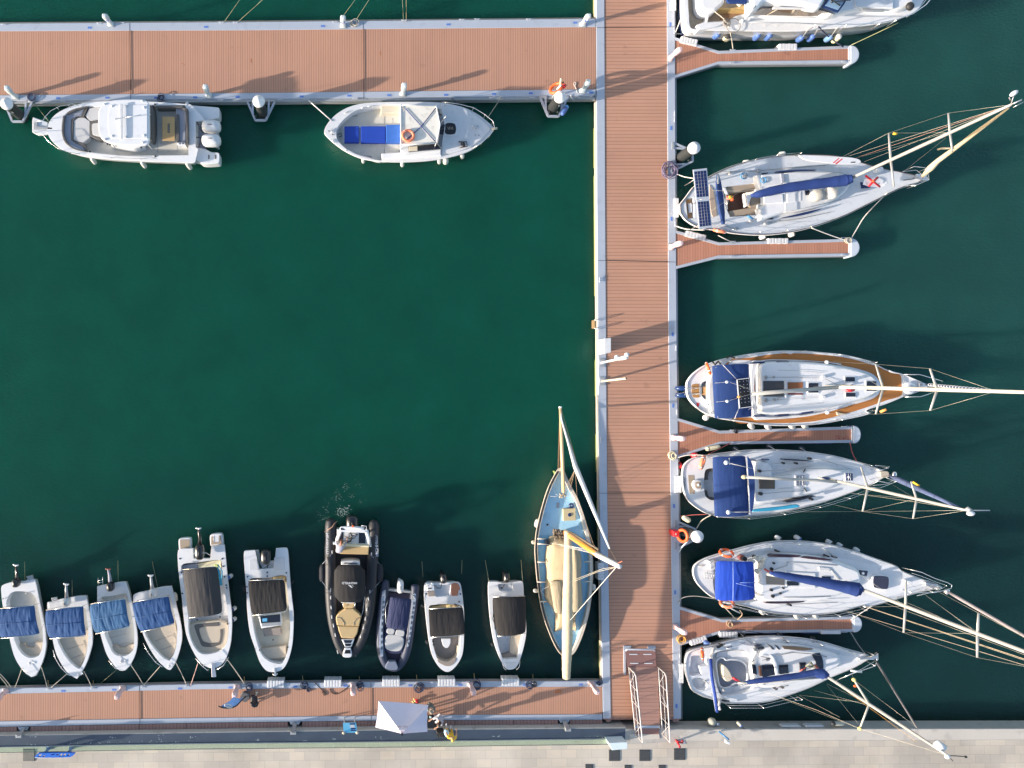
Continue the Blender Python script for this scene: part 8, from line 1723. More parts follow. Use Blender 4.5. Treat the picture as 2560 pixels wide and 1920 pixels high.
# information sign hooked on the pontoon edge
q=R(500,1660,4.254)
sg=thing("information_sign","light blue information panel with dark text blocks left of the white tent","sign",W(*q(1600,680),DZ))
A=[W(*q(1520,628),1.15),W(*q(1660,625),1.15),W(*q(1672,730),1.35),W(*q(1528,732),1.35)];dn=Vector((0,0,-.05));MB().add(A+[p+dn for p in A],[(3,2,1,0),(4,5,6,7),(0,1,5,4),(1,2,6,5),(2,3,7,6),(3,0,4,7)]).build("panel",cyan,sg)
def onp(u,v,dz=.008):p=(A[0]*(1-u)+A[1]*u)*(1-v)+(A[3]*(1-u)+A[2]*u)*v;return p+Vector((0,0,dz))
for(u0,u1,v0,v1,mt)in((.50,.92,.04,.16,navy),(.55,.92,.52,.66,navy),(.55,.92,.72,.84,navy),(.50,.85,.20,.48,white2)):MB().add([onp(u0,v1),onp(u1,v1),onp(u1,v0),onp(u0,v0)],[(0,1,2,3)]).build("text_block",mt,sg)
for(u)in(.1,.9):MB().tube([onp(u,.1,-.05),Vector((onp(u,.1).x,onp(u,.1).y+.1,DZ))],.025,6).build("sign_leg",alud,sg)
for u in(0,1):MB().ell(onp(u,1.0),.09,.08,.06).build("panel_knob",beige,sg)
# people by the tent
def pm_(name,M_):return M_
def person(lab,joints,radii,regions,loc,head,face=(0,1,0),hair=None,bald=False,hat=None,extra=None,hairlen=.0):
    """one continuous skinned body; regions: list of (material, set of joint names)"""
    names=list(joints);me=bpy.data.meshes.new("body");idx={n_:i for i,n_ in enumerate(names)}
    ed=[("pelvis","waist"),("waist","chest"),("chest","neck"),("neck","headb"),("chest","shl"),("shl","ell"),("ell","wrl"),("wrl","hal"),("chest","shr"),("shr","elr"),("elr","wrr"),("wrr","har"),("pelvis","hil"),("hil","knl"),("knl","anl"),("anl","tol"),("pelvis","hir"),("hir","knr"),("knr","anr"),("anr","tor")]
    me.from_pydata([tuple(joints[n_])for n_ in names],[(idx[a],idx[c])for a,c in ed],[])
    o=bpy.data.objects.new("tmp",me);COL.objects.link(o);md=o.modifiers.new("s",'SKIN');md.use_smooth_shade=True;ss=o.modifiers.new("u",'SUBSURF');ss.levels=1;ss.render_levels=1
    lay=me.skin_vertices[0].data
    for n_ in names:r=radii[n_];lay[idx[n_]].radius=(r,r)if isinstance(r,float)else r
    lay[idx["pelvis"]].use_root=True
    dg=bpy.context.evaluated_depsgraph_get();m2=bpy.data.meshes.new_from_object(o.evaluated_get(dg));bpy.data.objects.remove(o)
    root=thing("person",lab,"person",loc);off=Vector(loc)
    for v in m2.vertices:v.co=v.co-off
    m2.materials.clear()
    for mt,_ in regions:m2.materials.append(mt)
    J={n_:Vector(joints[n_])-off for n_ in names}
    for p in m2.polygons:
        c=p.center;nb=min(names,key=lambda k:(J[k]-c).length);p.use_smooth=True
        for i,(_,st_)in enumerate(regions):
            if nb in st_:p.material_index=i
    bo=bpy.data.objects.new("body",m2);COL.objects.link(bo);bo.parent=root
    h=Vector(head);f=Vector(face).normalized()
    hd=MB();hd.ell(h,.078,.098,.118,math.atan2(f.y,f.x)+math.pi/2,2.1,16,12);hd.ell(h+f*.10-Vector((0,0,.01)),.018,.018,.025,nu=8,nv=6)
    side=f.cross(Vector((0,0,1))).normalized()
    for s_ in(-1,1):hd.ell(h+side*.08*s_,.015,.02,.03,nu=8,nv=6)
    hd.build("head",skin,root)
    fc=MB()
    for s_ in(-1,1):fc.ell(h+f*.088+side*.03*s_+Vector((0,0,.015)),.010,.010,.008,nu=8,nv=6)
    fc.ell(h+f*.09-Vector((0,0,.055)),.02,.012,.006,nu=8,nv=6);fc.build("eyes_and_mouth",hairm,root)
    if hair is not None:hm=MB();hm.ell(h-f*.02+Vector((0,0,.03)),.095,.112,.112,math.atan2(f.y,f.x)+math.pi/2,2.1,16,10);(hm.ell(h-f*.09-Vector((0,0,hairlen*.5)),.08,.07,.06+hairlen*.5,0,2,12,8)if hairlen else None);hm.build("hair",hair,root)
    if hat is not None:MB().ell(h+Vector((0,0,.06)),.11,.12,.08).build("cap",hat,root)
    # hands: five fingers each
    for s_,w_,hn in(("l","wrl","hal"),("r","wrr","har")):
        a,c=Vector(joints[w_]),Vector(joints[hn]);t=(c-a).normalized();sd=t.cross(Vector((0,0,1)));sd=sd.normalized()if sd.length>.1 else Vector((1,0,0));hm=MB()
        for k,L in enumerate((.06,.075,.08,.07)):
            p0=c+sd*(.028-k*.019);hm.tube([p0,p0+t*L*.55-Vector((0,0,.006)),p0+t*L-Vector((0,0,.025))],[.010,.009,.006],6)
        p0=a.lerp(c,.4)+sd*.035;hm.tube([p0,p0+sd*.03+t*.02,p0+sd*.035+t*.05],[.012,.010,.007],6);hm.build("fingers",skin,root)
    return root
RAD=dict(pelvis=.15,waist=.135,chest=.155,neck=.055,headb=.05,shl=.075,ell=.048,wrl=.032,hal=.034,shr=.075,elr=.048,wrr=.032,har=.034,hil=.10,knl=.065,anl=.042,tol=.04,hir=.10,knr=.065,anr=.042,tor=.04)
TOP={"chest","waist","shl","shr"};ARM={"ell","elr","wrl","wrr","hal","har","neck","headb"};LEG={"pelvis","hil","hir","knl","knr"};FOOT={"anl","anr","tol","tor"}
def stand(cx,cy,z,face,arm=.3,lean=0.0,sit=False,armr=None,crouch=0.0,spread=.12):
    """joint positions; face = unit 2-D heading"""
    f=Vector((face[0],face[1],0)).normalized();s_=Vector((-f.y,f.x,0));o=Vector((cx,cy,z));U=Vector((0,0,1));armr=arm if armr is None else armr
    hip=.45 if sit else.92-crouch
    def P(fw,sd,up):return o+f*fw+s_*sd+U*up
    J=dict(pelvis=P(0,0,hip),waist=P(.06*lean+.0,0,hip+.20),chest=P(.30*lean,0,hip+.42-.08*lean),neck=P(.52*lean,0,hip+.58-.18*lean),headb=P(.62*lean,0,hip+.66-.22*lean))
    J.update(shl=P(.40*lean,.19,hip+.50-.12*lean),shr=P(.40*lean,-.19,hip+.50-.12*lean))
    for n_,sg,a in(("l",1,arm),("r",-1,armr)):
        sh=J["sh"+n_];J["el"+n_]=sh+s_*sg*.07+f*.16*a-U*(.26-.10*a);J["wr"+n_]=J["el"+n_]+f*(.05+.22*a)-U*(.22*(1-a));J["ha"+n_]=J["wr"+n_]+f*(.03+.06*a)-U*(.07*(1-a))
    for n_,sg in(("l",1),("r",-1)):
        J["hi"+n_]=P(.02,.09*sg,hip-.03)
        if sit:J["kn"+n_]=P(.42,spread*sg,.47);J["an"+n_]=P(.44,spread*sg,.08);J["to"+n_]=P(.60,spread*sg,.04)
        else:J["kn"+n_]=P(.03+crouch*.6,spread*sg,.48-crouch*.3);J["an"+n_]=P(0+.04*sg,spread*sg,.08);J["to"+n_]=P(.16+.04*sg,spread*sg,.04)
    head=P(.70*lean,0,hip+.78-.26*lean);return J,head,f
q=R(1010,1720,11.85)
c=W(*q(1090,900),1.0);J,h,f=stand(c.x,c.y+.12,DZ,(-.75,-.55),.85,.35,sit=True);person("seated woman with dark brown hair, grey top and papers beside the tent",J,RAD,[(greyc,TOP|{"ell","elr"}),(skin,{"wrl","wrr","hal","har","neck","headb"}|FOOT),(M("white_trousers",(.6,.6,.62),.8),LEG)],(c.x,c.y,DZ),h,f,hair=hairm,hairlen=.16)
MB().prism(WP(Q(q,[(955,850),(1000,840),(1110,1060),(1070,1085),(1010,1000)]),1.15),1.17,1.13,.01).build("open_papers",M("paper",(.78,.76,.70),.7),None,"white open papers on the lap of the seated woman right of the tent",cat="papers")
c=W(*q(810,540),1.3);J,h,f=stand(c.x,c.y,DZ,(-.35,-.8),.4,.15,sit=True);person("seated person in olive grey clothes with a pale cap at the tent's right corner",J,RAD,[(olive,TOP|LEG|{"ell","elr"}),(skin,{"wrl","wrr","hal","har","neck","headb"}),(blackp,FOOT)],(c.x,c.y,DZ),h,f,hat=M("taupe_cap",(.30,.27,.22),.8))
cb=thing("crate_table","dark low table with a small pale cup in the shade beside the white tent","table",W(*q(850,1000),DZ));MB().prism(WP(Q(q,[(700,820),(880,800),(1000,1190),(700,1190)]),.98),.98,.92,.01).build("table_top",blackp,cb)
for x,y in((715,840),(865,830),(960,1170),(720,1170)):t2=W(*q(x,y),.92);MB().tube([(t2.x,t2.y,DZ),t2],.02,6).build("leg",blackp,cb)
c2=W(*q(775,850),1.0);t_=thing("cup","small pale turquoise cup on the dark table beside the white tent","cup",(c2.x,c2.y,.985));MB().cyl((c2.x,c2.y),.05,.985,1.09,14,.06).build("cup_body",M("pale_turquoise",(.5,.7,.68),.4),t_)
c=W(*q(1370,1380),1.75);J,h,f=stand(c.x,c.y+.05,QZ,(.1,.95),.25,.15,armr=.5);person("standing person in yellow with a pale blue bag on the quay road",J,RAD,[(yellow,TOP),(skin,ARM),(M("mustard_trousers",(.62,.38,.04),.8),LEG),(white2,FOOT)],(c.x,c.y,QZ),h,f,hair=M("fair_hair",(.55,.36,.08),.7))
MB().ell(W(*q(1265,1340),1.9),.13,.20,.16,.4,2.4).build("shoulder_bag",M("pale_blue_bag",(.42,.66,.78),.6,.2,8,bump=.5,bs=15),None,"pale blue shoulder bag held at the left side of the person in yellow",cat="bag")
bg_=thing("push_scooter","dark wheeled trolley on the quay road left of the person in yellow","trolley",W(*q(1100,1380),QZ));MB().prism(WP(Q(q,[(980,1300),(1180,1290),(1200,1400),(1180,1460),(1060,1465),(1030,1400),(975,1380)]),1.5),1.5,1.05,.05).build("trolley_bag",blackc,bg_);MB().pt([(1180,1320,1.5),(1210,1330,1.9),(1230,1400,1.9)],.03,6,q=q).build("handle",blackp,bg_)
for x in(1000,1160):MB().torus(W(*q(x,1440),1.06),.08,.03,(1,0,0),14,6).build("wheel",blackr,bg_)
fl=thing("flower_bouquet","small red and yellow bunch of flowers on the pontoon boards above the white tent","flowers",W(*q(330,410),DZ));rn=random.Random(4)
m1,m2_,m3=MB(),MB(),MB()
for k in range(9):m1.ell(W(*q(rn.uniform(345,395),rn.uniform(350,430)),DZ+rn.uniform(.1,.25)),.07,.06,.05,nu=10,nv=6)
for k in range(8):m2_.ell(W(*q(rn.uniform(250,340),rn.uniform(310,450)),DZ+rn.uniform(.1,.25)),.05,.045,.04,nu=10,nv=6)
m3.tube([W(*q(420,420),DZ+.05),W(*q(360,400),DZ+.15)],.03,6);m3.ell(W(*q(340,430),DZ+.05),.16,.12,.05);m1.build("red_flowers",red,fl);m2_.build("yellow_flowers",M("pale_yellow_petals",(.75,.55,.22),.7),fl);m3.build("stems",M("dark_green_leaves",(.05,.08,.02),.7),fl)
# man on the black RIB
q=R(780,1280,11.85)
c=W(*q(790,1140),1.2);J,h,f=stand(c.x,c.y-.05,.42,(.25,.95),.9,.95,crouch=.12)
person("person in a grey shirt bending over in the black inflatable boat",J,dict(RAD,chest=.19,waist=.17),[(greyc,TOP|{"pelvis","ell","elr"}),(skin,{"wrl","wrr","hal","har","neck","headb"}),(M("grey_shorts",(.30,.30,.36),.8),{"hil","hir"}),(M("skin2",(.52,.32,.24),.6),{"knl","knr"}|FOOT)],(c.x,c.y,.42),h,f,hair=M("auburn_hair",(.16,.055,.025),.6,.2,20))

# promenade things
q=R(1440,1560,4.607)
kb=thing("white_cabinet","low white box standing on the promenade at the foot of the gangway","cabinet",W(1540,1850,QZ));P=WP([(1523,1857.5),(1567,1855.5),(1567,1870.5),(1530,1874)],QZ+.72)
MB().prism(P,QZ+.72,QZ+.02,.02).build("cabinet_body",M("pale_blue_white_paint",(.60,.70,.74),.4,.04,2,dirt=.08),kb);MB().prism(inset(P,-.02),QZ+.76,QZ+.725,.015).build("lid",M("pale_blue_white_paint",(.60,.70,.74)),kb)
rd=thing("red_hydrant","small red metal fixture above the right-hand dark square cover","hydrant",W(1693,1853,QZ))
MB().pt([(1693,1852,QZ),(1695,1858,QZ+.5),(1699,1866,QZ+.75)],.055,8).build("standpipe",red,rd);MB().pt([(1690,1853,QZ+.4),(1707,1857,QZ+.45)],.05,8).build("crossbar",red,rd);MB().pp([(1691,1850),(1711,1850),(1716,1860),(1690,1860)],QZ+.02,QZ).build("base_plate",alud,rd)
for(x,y)in((1691,1851),(1706,1853),(1699,1867)):MB().ell(W(x,y,QZ+.5),.07,.07,.06).build("valve_cap",M("dark_red_paint",(.30,.02,.03),.5),rd)
q=R(70,1855,13.825)
bs=thing("letter_sign","blue cut-out word sign standing on two blue legs behind the glass balustrade","sign",W(*q(900,400),QZ))
zt_=QZ+.75
P=[(225,520),(350,395),(560,385),(1420,375),(1600,390),(1620,405),(1545,480),(1450,525),(900,535),(450,535)]
holes_=[[(330,520),(400,430),(480,410),(430,525)],[(490,528),(560,440),(600,440),(590,470),(570,525)],[(780,450),(830,410),(930,410),(900,450)],[(950,455),(1000,410),(1090,410),(1040,455)],[(1070,505),(1150,400),(1200,400),(1150,505)],[(1190,500),(1270,400),(1320,400),(1270,500)],[(1330,490),(1400,400),(1440,405),(1420,490)]]
m=MB();m.holed(WP(Q(q,P),zt_),[WP(Q(q,h_),zt_)for h_ in holes_],zt_);m.wall(WP(Q(q,P),zt_),zt_,zt_-.12,False)
for h_ in holes_:m.wall(WP(Q(q,h_),zt_),zt_,zt_-.12,True)
m.build("word_plate",M("sign_blue_paint",(.02,.13,.55),.4,.15,8),bs)
MB().prism(WP(Q(q,[(230,530),(450,540),(900,545),(1450,530),(1450,545),(900,562),(450,560),(240,548)]),zt_-.06),zt_-.06,zt_-.12).build("light_edge",white2,bs)
for(x0,x1,x2)in((600,655,640),(1400,1450,1440)):MB().prism(WP(Q(q,[(x0,290),(x1,290),(x1,380),(x0,380)]),QZ+.45),QZ+.72,QZ,.01).build("leg",M("sign_blue_paint",(.02,.13,.55)),bs)
for(x0,x1)in((615,920),(1415,1620)):MB().prism(WP(Q(q,[(x0,170),(x1,165),(x1-60,250),(x0,260)]),QZ+.02),QZ+.03,QZ+.01).build("base_plate",M("dark_blue_grey_paint",(.05,.12,.22),.6),bs)
# fenders and paddle along the quay wall
q=R(1660,1560,3.687)
t_=thing("buoy","big round dirty cream fender against the quay wall","buoy",W(*q(440,905),.4));MB().ell(W(*q(440,903),.6),.24,.24,.22).build("body",M("dirty_cream_vinyl",(.42,.40,.33),.6,.15,4),t_);MB().tube([W(*q(475,918),.6),W(*q(505,925),.8)],.07,8).build("eye",M("pale_blue_vinyl",(.3,.38,.5),.5),t_)
for(x0,y0,x1,y1,r,lab,mt,en)in((715,942,672,898,.09,"small pale fender with a blue end on the quay edge",M("dirty_cream_vinyl",(.42,.40,.33)),fendb),(1550,918,1662,915,.12,"pale cylindrical fender lying on the quay edge beyond the white strips",M("dirty_cream_vinyl",(.42,.40,.33)),blackr)):
    a,c=q(x0,y0),q(x1,y1);fender(*a,*c,.95,.8,r,mt,lab,"fenders along the quay wall",end=en)
MB().pt([(742,970,1.0),(715,942,.95)],.02,6,q=q).build("mooring_rope",roped,None,"short dark cord holding the small pale fender to the quay edge",cat="rope")
for(x0,x1,w_)in((1088,1265,"left"),(1305,1480,"right")):MB().prism(WP(Q(q,[(x0+10,935),(x1-10,935),(x1,950),(x0,952)]),.80),.80,.5,.02).build("quay_bumper",white2,None,w_+" one of two white bumper strips on the quay wall",cat="bumper",group="bumper strips on the quay wall")
t_=thing("gaff_pole","blue pole with a white square end lying on the quay edge","pole",W(*q(560,1040),QZ));MB().pt([(508,992,QZ+.05),(598,1065,QZ+.5)],.045,8,q=q).build("shaft",M("mid_blue_pole",(.03,.16,.36),.5),t_);MB().prism(WP(Q(q,[(572,1075),(612,1090),(605,1112),(570,1098)]),QZ+.55),QZ+.58,QZ+.40,.02).build("end_block",white,t_)

# foam behind the black inflatable boat
q=R(760,1180,3.1906);m=MB();rn=random.Random(8)
def blob(x,y,r,st=1.0):r*=.72;m.cap([(*W(*q(x+r*rn.uniform(.5,1.3)*math.cos(a)*st,y+r*rn.uniform(.5,1.3)*math.sin(a)),.012)[:2],.012)for a in[-2*math.pi*i/8 for i in range(8)]])
for(cx,cy,sx_,sy_,n,r0,r1)in((300,320,30,26,60,1.5,6),(340,300,22,26,30,1.5,7),(270,200,45,40,46,1,4),(340,110,22,26,26,1,4.5),(180,290,20,50,20,1,3.5),(130,350,45,28,16,1,3),(440,90,25,40,18,1,3.5),(465,240,20,20,10,1,4),(380,180,25,25,18,1,3.5)):
    for k in range(n):blob(cx+rn.gauss(0,sx_*.6),cy+rn.gauss(0,sy_*.6),rn.uniform(r0,r1))
for k in range(40):
    t=k/40;a=2.2+4.2*t;blob(300+34*math.cos(a)*(1-t*.3),320+36*math.sin(a)*(1-t*.3),rn.uniform(2,5))
for k in range(24):blob(120+k*4+rn.gauss(0,2),390-k*1.6+rn.gauss(0,2),rn.uniform(1.5,4))
fm=M("pale_foam",(.34,.44,.42),.8,.25,5);t=fm.node_tree;tr=t.nodes.new("ShaderNodeBsdfTransparent");ms=t.nodes.new("ShaderNodeMixShader");nzf=t.nodes.new("ShaderNodeTexNoise");nzf.inputs["Scale"].default_value=9;cr_=t.nodes.new("ShaderNodeMapRange");cr_.inputs[1].default_value=.3;cr_.inputs[2].default_value=.7;cr_.inputs[3].default_value=.15;cr_.inputs[4].default_value=.95
t.links.new(nzf.outputs[0],cr_.inputs[0]);t.links.new(cr_.outputs[0],ms.inputs[0]);t.links.new(tr.outputs[0],ms.inputs[1]);t.links.new(t.nodes["Principled BSDF"].outputs[0],ms.inputs[2]);t.links.new(ms.outputs[0],t.nodes["Material Output"].inputs[0])
m.build("foam",fm,None,kind="stuff",loc=(0,0,0))

# ropes ---------------------------------------------------------------
RG="mooring lines"
def rp(pts,r,mat,lab,sag=.0):return ropeline(pts,r,mat,lab,group=RG,sag=sag)
q=R(0,1380,4.608);z0,z1=.68,DZ+.08
for(a,c,lab)in(((250,1345),(172,1562),"pale line from the first small boat's bow down to the left pontoon"),((472,1320),(545,1562),"pale line from the first small boat's bow running down right"),((770,1405),(590,1562),"pale line from the second small boat's bow running down left"),((965,1375),(1055,1555),"pale line from the second small boat's bow running down right"),((1505,1300),(1650,1525),"pale line from the third small boat's bow running down right"),((1850,1310),(1660,1530),"pale line from the fourth small boat's bow running down left"),((2020,1265),(2150,1530),"pale line from the fourth small boat's bow running down right"),((0,1405),(130,1560),"curved pale line at the left picture edge, upper of two"),((-20,1420),(95,1562),"pale line at the left picture edge, lower of two")):
    rp([(*q(*a),z0),(*q(*c),z1)],.020,rope,lab,.04)
rp([(*q(1340,1360),.6),(*q(1140,1530),.2)],.010,ropeg,"faint green line below the third small boat's bow")
q=R(420,1280,3.77)
rp([(*q(282,1425),.8),(*q(212,1640),z1)],.022,M("pinkish_rope",(.55,.36,.30),.9),"pinkish line from the grey awning boat's bow down to the pontoon",.04)
rp([(*q(550,1380),.8),(*q(735,1640),z1)],.022,rope,"pale line from the grey awning boat's bow running down right",.06)
for(qq,x,y,lab)in((R(0,1660,4.254),530,230,"second"),(R(0,1660,4.254),1010,230,"third"),(R(500,1660,4.254),490,190,"fifth"),(R(500,1660,4.254),1110,180,"sixth"),(R(500,1660,4.254),1715,190,"seventh"),(R(900,1680,6.506),950,130,"eighth"),(R(900,1680,6.506),1885,110,"ninth"),(R(1200,1660,6.144),840,240,"tenth")):
    X,Y=qq(x,y)
    rp([(X-2,Y+9,z1),(X-4,Y-4,.3),(X-5,Y-16,-.1)],.018,M("tan_weedy_rope",(.36,.28,.15),.9),"tan rope tail hanging off the lower pontoon, %s from the left"%lab)
q=R(1020,1400,5.185)
for(a,c,zz,lab)in(((180,20),(195,220),0,"faint sunken line above the navy inflatable boat"),((700,0),(695,180),0,"faint sunken line above the black awning boat with brown pads"),((1000,0),(1048,280),1,"pale green line to the left stern corner of the narrow white boat"),((1465,0),(1487,280),1,"pale green line to the right stern corner of the narrow white boat")):
    rp([(*q(*a),.01),(*q(*c),.70 if zz else.015)],.014,ropeg,lab)
q=R(0,1380,4.608)
for(a,c,z_,lab)in(((282,110),(288,320),.6,"thin pale line rising from the first small boat's stern"),((830,320),(832,520),.5,"thin faint line at the second small boat's stern"),((1358,100),(1362,350),.6,"thin pale line at the third small boat's stern"),((1755,110),(1815,410),.6,"thin pale line at the fourth small boat's stern")):
    rp([(*q(*a),.01),(*q(*c),z_)],.010,ropeg,lab)
q=R(640,0,3.456)
rp([(*q(455,868),z1),(*q(655,1045),.95)],.030,ropew,"pinkish white line from the top pontoon to the round stern")
rp([(*q(2120,840),z1),(*q(2060,930),.8),(*q(2000,1020),1.0)],.022,M("grey_green_rope",(.25,.26,.20)),"grey line from the top pontoon to the round sterned boat's bow");rp([(*q(1690,850),z1),(*q(1750,900),1.0)],.025,roped,"short dark line from the top pontoon to the round sterned boat's rail")
q=R(0,0,3.456);rp([(*q(270,860),z1),(*q(325,930),.5),(*q(420,1050),1.1)],.012,ropeg,"thin line from the left pile to the twin engine boat's bow")
for(qq,a,c,lab)in((R(0,0,3.456),(2070,0),(1940,185),"first"),(R(0,0,3.456),(2212,50),(2060,185),"second"),(R(640,0,3.456),(50,0),(0,50),"third"),(R(640,0,3.456),(855,0),(715,190),"fourth"),(R(640,0,3.456),(975,0),(860,180),"fifth"),(R(640,0,3.456),(1265,0),(1275,190),"sixth"),(R(640,0,3.456),(1298,0),(1298,190),"seventh")):
    A,C=qq(*a),qq(*c);d2=(A[0]-C[0],A[1]-C[1]);rp([(A[0]+d2[0]*1.5,A[1]+d2[1]*1.5,.9),(*C,z1)],.012,ropeg if lab!="seventh" else M("tan_weedy_rope",(.36,.28,.15)),"mooring line leaving the picture above the top pontoon, %s from the left"%lab)
# right-hand berths
q=R(1660,340,4.424)
rp([(*q(130,415),z1),(*q(220,450),.9),(*q(325,468),1.4)],.025,ropew,"upper white stern line of the yacht with solar panels")
rp([(*q(130,995),z1),(*q(250,1030),.9),(*q(450,1040),1.25)],.032,ropew,"lower white stern line of the yacht with solar panels")
rp([(*q(600,1100),1.2),(*q(780,1190),z1)],.022,ropew,"white line from the faded orange lifebuoy down to the finger pontoon");rp([(*q(1630,1015),1.25),(*q(2030,1160),z1)],.026,ropew,"straight white line from the solar panel yacht to the finger tip",.05)
q=R(2060,200,3.77);rp([(*q(600,1060),1.3),(*q(490,1170),.9),(*q(380,1290),.6),(*q(300,1420),.5),(*q(260,1490),z1)],.026,ropew,"curved white line from the solar panel yacht's bow")
q=R(1660,0,3.16)
rp([(*q(90,260),z1),(*q(160,80),1.5)],.025,ropew,"pale line from the main pontoon up to the cropped motor yacht's stern");rp([(*q(80,265),z1),(*q(250,262),.7),(*q(500,180),1.7)],.018,M("grey_rope",(.25,.25,.24)),"thin grey line from the pontoon corner along the motor yacht's stern");rp([(*q(400,90),1.9),(*q(500,180),1.75),(*q(530,290),1.1),(*q(545,385),z1)],.026,rope,"tan line from the motor yacht's cockpit down to the finger pontoon")
rp([(*q(1220,210),1.7),(*q(1300,290),1.1),(*q(1415,370),z1)],.035,roped,"dark looped line from the motor yacht to the top finger");rp([(*q(1850,180),1.5),(*q(1480,355),z1)],.018,M("yellow_green_rope",(.40,.42,.20),.9),"yellow green line from the motor yacht's bow to the finger tip",.05)
q=R(1660,1080,3.687)
rp([(*q(1715,95),z1),(*q(1735,190),.8),(*q(1775,270),1.2)],.022,roper,"red line from the red-stained finger's tip to the yacht below it");rp([(*q(130,235),z1),(*q(230,212),.9),(*q(380,215),1.3)],.020,ropew,"white line from the pontoon to the navy awning yacht's upper stern");rp([(*q(410,205),1.3),(*q(500,160),.9),(*q(620,98),z1)],.020,roper,"dark red line from the navy awning yacht's stern to the red-stained finger");rp([(*q(145,775),z1),(*q(260,765),.9),(*q(400,758),1.2)],.018,roper,"red line from the pontoon to the navy awning yacht's lower stern");rp([(*q(435,765),1.2),(*q(350,815),.9),(*q(300,890),.65)],.028,rope,"pale line from the navy awning yacht's stern down to the pile guide")
q=R(1660,1320,3.687)
rp([(*q(130,685),z1),(*q(180,640),.8),(*q(300,628),1.0),(*q(480,655),1.25)],.022,M("grey_rope",(.25,.25,.24)),"grey line looping from the pontoon to the bright blue awning yacht's stern");rp([(*q(555,725),1.3),(*q(670,850),z1)],.022,rope,"tan line from the bright blue awning yacht's stern to the lowest finger");rp([(*q(670,850),z1),(*q(720,800),.9),(*q(700,760),1.2)],.025,M("tan_shroud",(.40,.28,.18)),"short tan line on the lowest finger under the bright blue awning yacht");rp([(*q(1720,850),z1),(*q(1900,730),.9),(*q(2050,650),1.3)],.022,ropew,"white line from the bright blue awning yacht's bow")
q=R(1660,1560,3.687);rp([(*q(1720,75),z1),(*q(1790,190),.8),(*q(1855,275),1.2)],.026,M("grey_rope",(.25,.25,.24)),"grey line from the lowest finger's tip to the smallest yacht's bow");rp([(*q(1100,660),1.15),(*q(1400,790),1.1),(*q(1900,965),QZ+.05)],.022,rope,"long tan line from the smallest yacht's side to the quay",.05)if False else None
rp([(*q(560,80),z1),(*q(700,60),z1+.05),(*q(1100,110),1.0)],.016,roped,"dark line along the lowest finger to the smallest yacht")
# rope coils
def coil(px,py,z,r,mat,lab,n=3,seed=0):
    rn=random.Random(seed);m=MB();c=W(px,py,z)
    for k in range(n):m.torus(c+Vector((rn.uniform(-.3,.3)*r,rn.uniform(-.3,.3)*r,.03+.03*k)),r*rn.uniform(.55,1.0),.022,(rn.uniform(-.12,.12),rn.uniform(-.12,.12),1),22,6)
    return m.build("rope_coil",mat,None,lab,cat="rope coil",group="rope coils on the pontoons",loc=c)
coil(80,245,DZ+.03,.22,roped,"dark coiled rope beside the leftmost pile on the top pontoon",3,1);coil(401,246,DZ+.03,.22,roped,"dark figure-eight coil on the top pontoon above the twin engine boat's cockpit",4,2)
coil(886,57,DZ+.03,.20,rope,"pale coil around a cleat on the top edge of the top pontoon",3,3);coil(1672,427,DZ+.03,.42,M("violet_grey_rope",(.17,.14,.22),.9),"large violet grey rope tangle on the main pontoon's right edge",7,4)
coil(622,1716,DZ+.03,.20,roped,"dark rope tangle beside the feather flag's pedestal",4,5);coil(761,1712,DZ+.03,.20,roped,"dark rope tangle on the lower pontoon between the first two bumpers",4,6);coil(772,1722,DZ,.13,roped,"small dark rope loop on the boards near the first bumper",2,7)
coil(902,1714,DZ+.03,.26,roped,"dark rope tangle beside the pedestal left of the white tent",5,8);coil(1050,1717,DZ+.03,.30,roped,"thick dark rope tangle on the lower pontoon above the tent's middle",6,9);coil(1189,1713,DZ+.03,.30,roped,"dark rope tangle beside the pedestal right of the seated people",5,10)
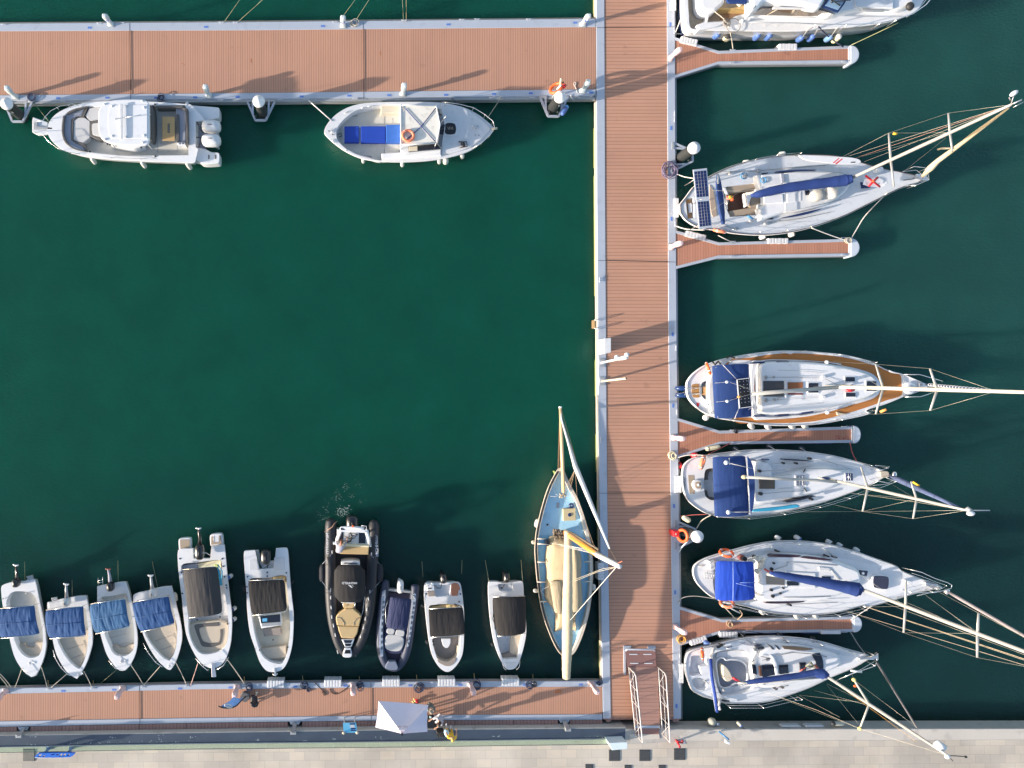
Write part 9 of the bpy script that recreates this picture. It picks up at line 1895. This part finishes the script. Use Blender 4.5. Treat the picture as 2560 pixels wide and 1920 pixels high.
coil(1324,1712,DZ+.03,.22,roped,"dark rope loop on the lower pontoon right of the rightmost bumper",3,11);coil(1336,1709,DZ+.03,.14,blackr,"small black rope knot near the tip of the lateen sail",3,12);coil(1497,1707,DZ+.03,.13,roped,"small dark rope knot in the corner where the two pontoons meet",3,13)
coil(1703,1597,DZ+.03,.24,ropeo,"orange yellow rope coil at the root of the lowest finger",4,14);coil(1679,1139,DZ+.03,.20,fendy,"flat cream round coil on the main pontoon near the red buoys",5,15);coil(2117,601,DZ+.08,.16,rope,"pale rope heap at the tip of the finger below the solar panel yacht",4,16);coil(1823,1560,DZ+.03,.16,M("tan_shroud",(.40,.28,.18)),"tan coil on the lowest finger below the bright blue awning",3,17);coil(1838,1077,DZ+.03,.13,blackr,"small black rope knot on the red-stained finger under the teak yacht",3,18)
q=R(500,1660,4.254)
ropeline([(*q(1215,190),DZ+.08),(*q(1260,240),DZ+.03),(*q(1300,280),DZ+.03),(*q(1335,310),DZ+.03),(*q(1325,335),DZ+.03),(*q(1295,290),DZ+.03)],.022,M("brown_black_rope",(.06,.045,.04),.9),"dark rope trailing onto the boards between the first and second bumper",group=RG);ropeline([(*q(1380,265),DZ+.03),(*q(1395,300),DZ+.03),(*q(1450,320),DZ+.03),(*q(1520,285),DZ+.03),(*q(1600,220),DZ+.08)],.022,M("brown_black_rope",(.06,.045,.04)),"dark hose-like rope curving along the boards of the lower pontoon",group=RG)
q=R(1340,180,12.289)
ropeline([(*q(1270,650),DZ+.06),(*q(1215,480),DZ+.03),(*q(1160,370),DZ+.03),(*q(1195,310),DZ+.03),(*q(1225,360),DZ+.03),(*q(1200,430),DZ+.03)],.016,ropew,"thin white rope loop on the boards near the pontoon corner",group=RG);ropeline([(*q(1050,700),DZ+.08),(*q(1120,840),DZ+.02),(*q(1200,850),.4),(*q(1240,750),DZ+.08),(*q(1330,780),DZ+.0),(*q(1450,815),.4),(*q(1640,780),.5),(*q(1780,680),DZ+.08)],.016,ropew,"white rope festooned along the corner of the top pontoon edge",group=RG)
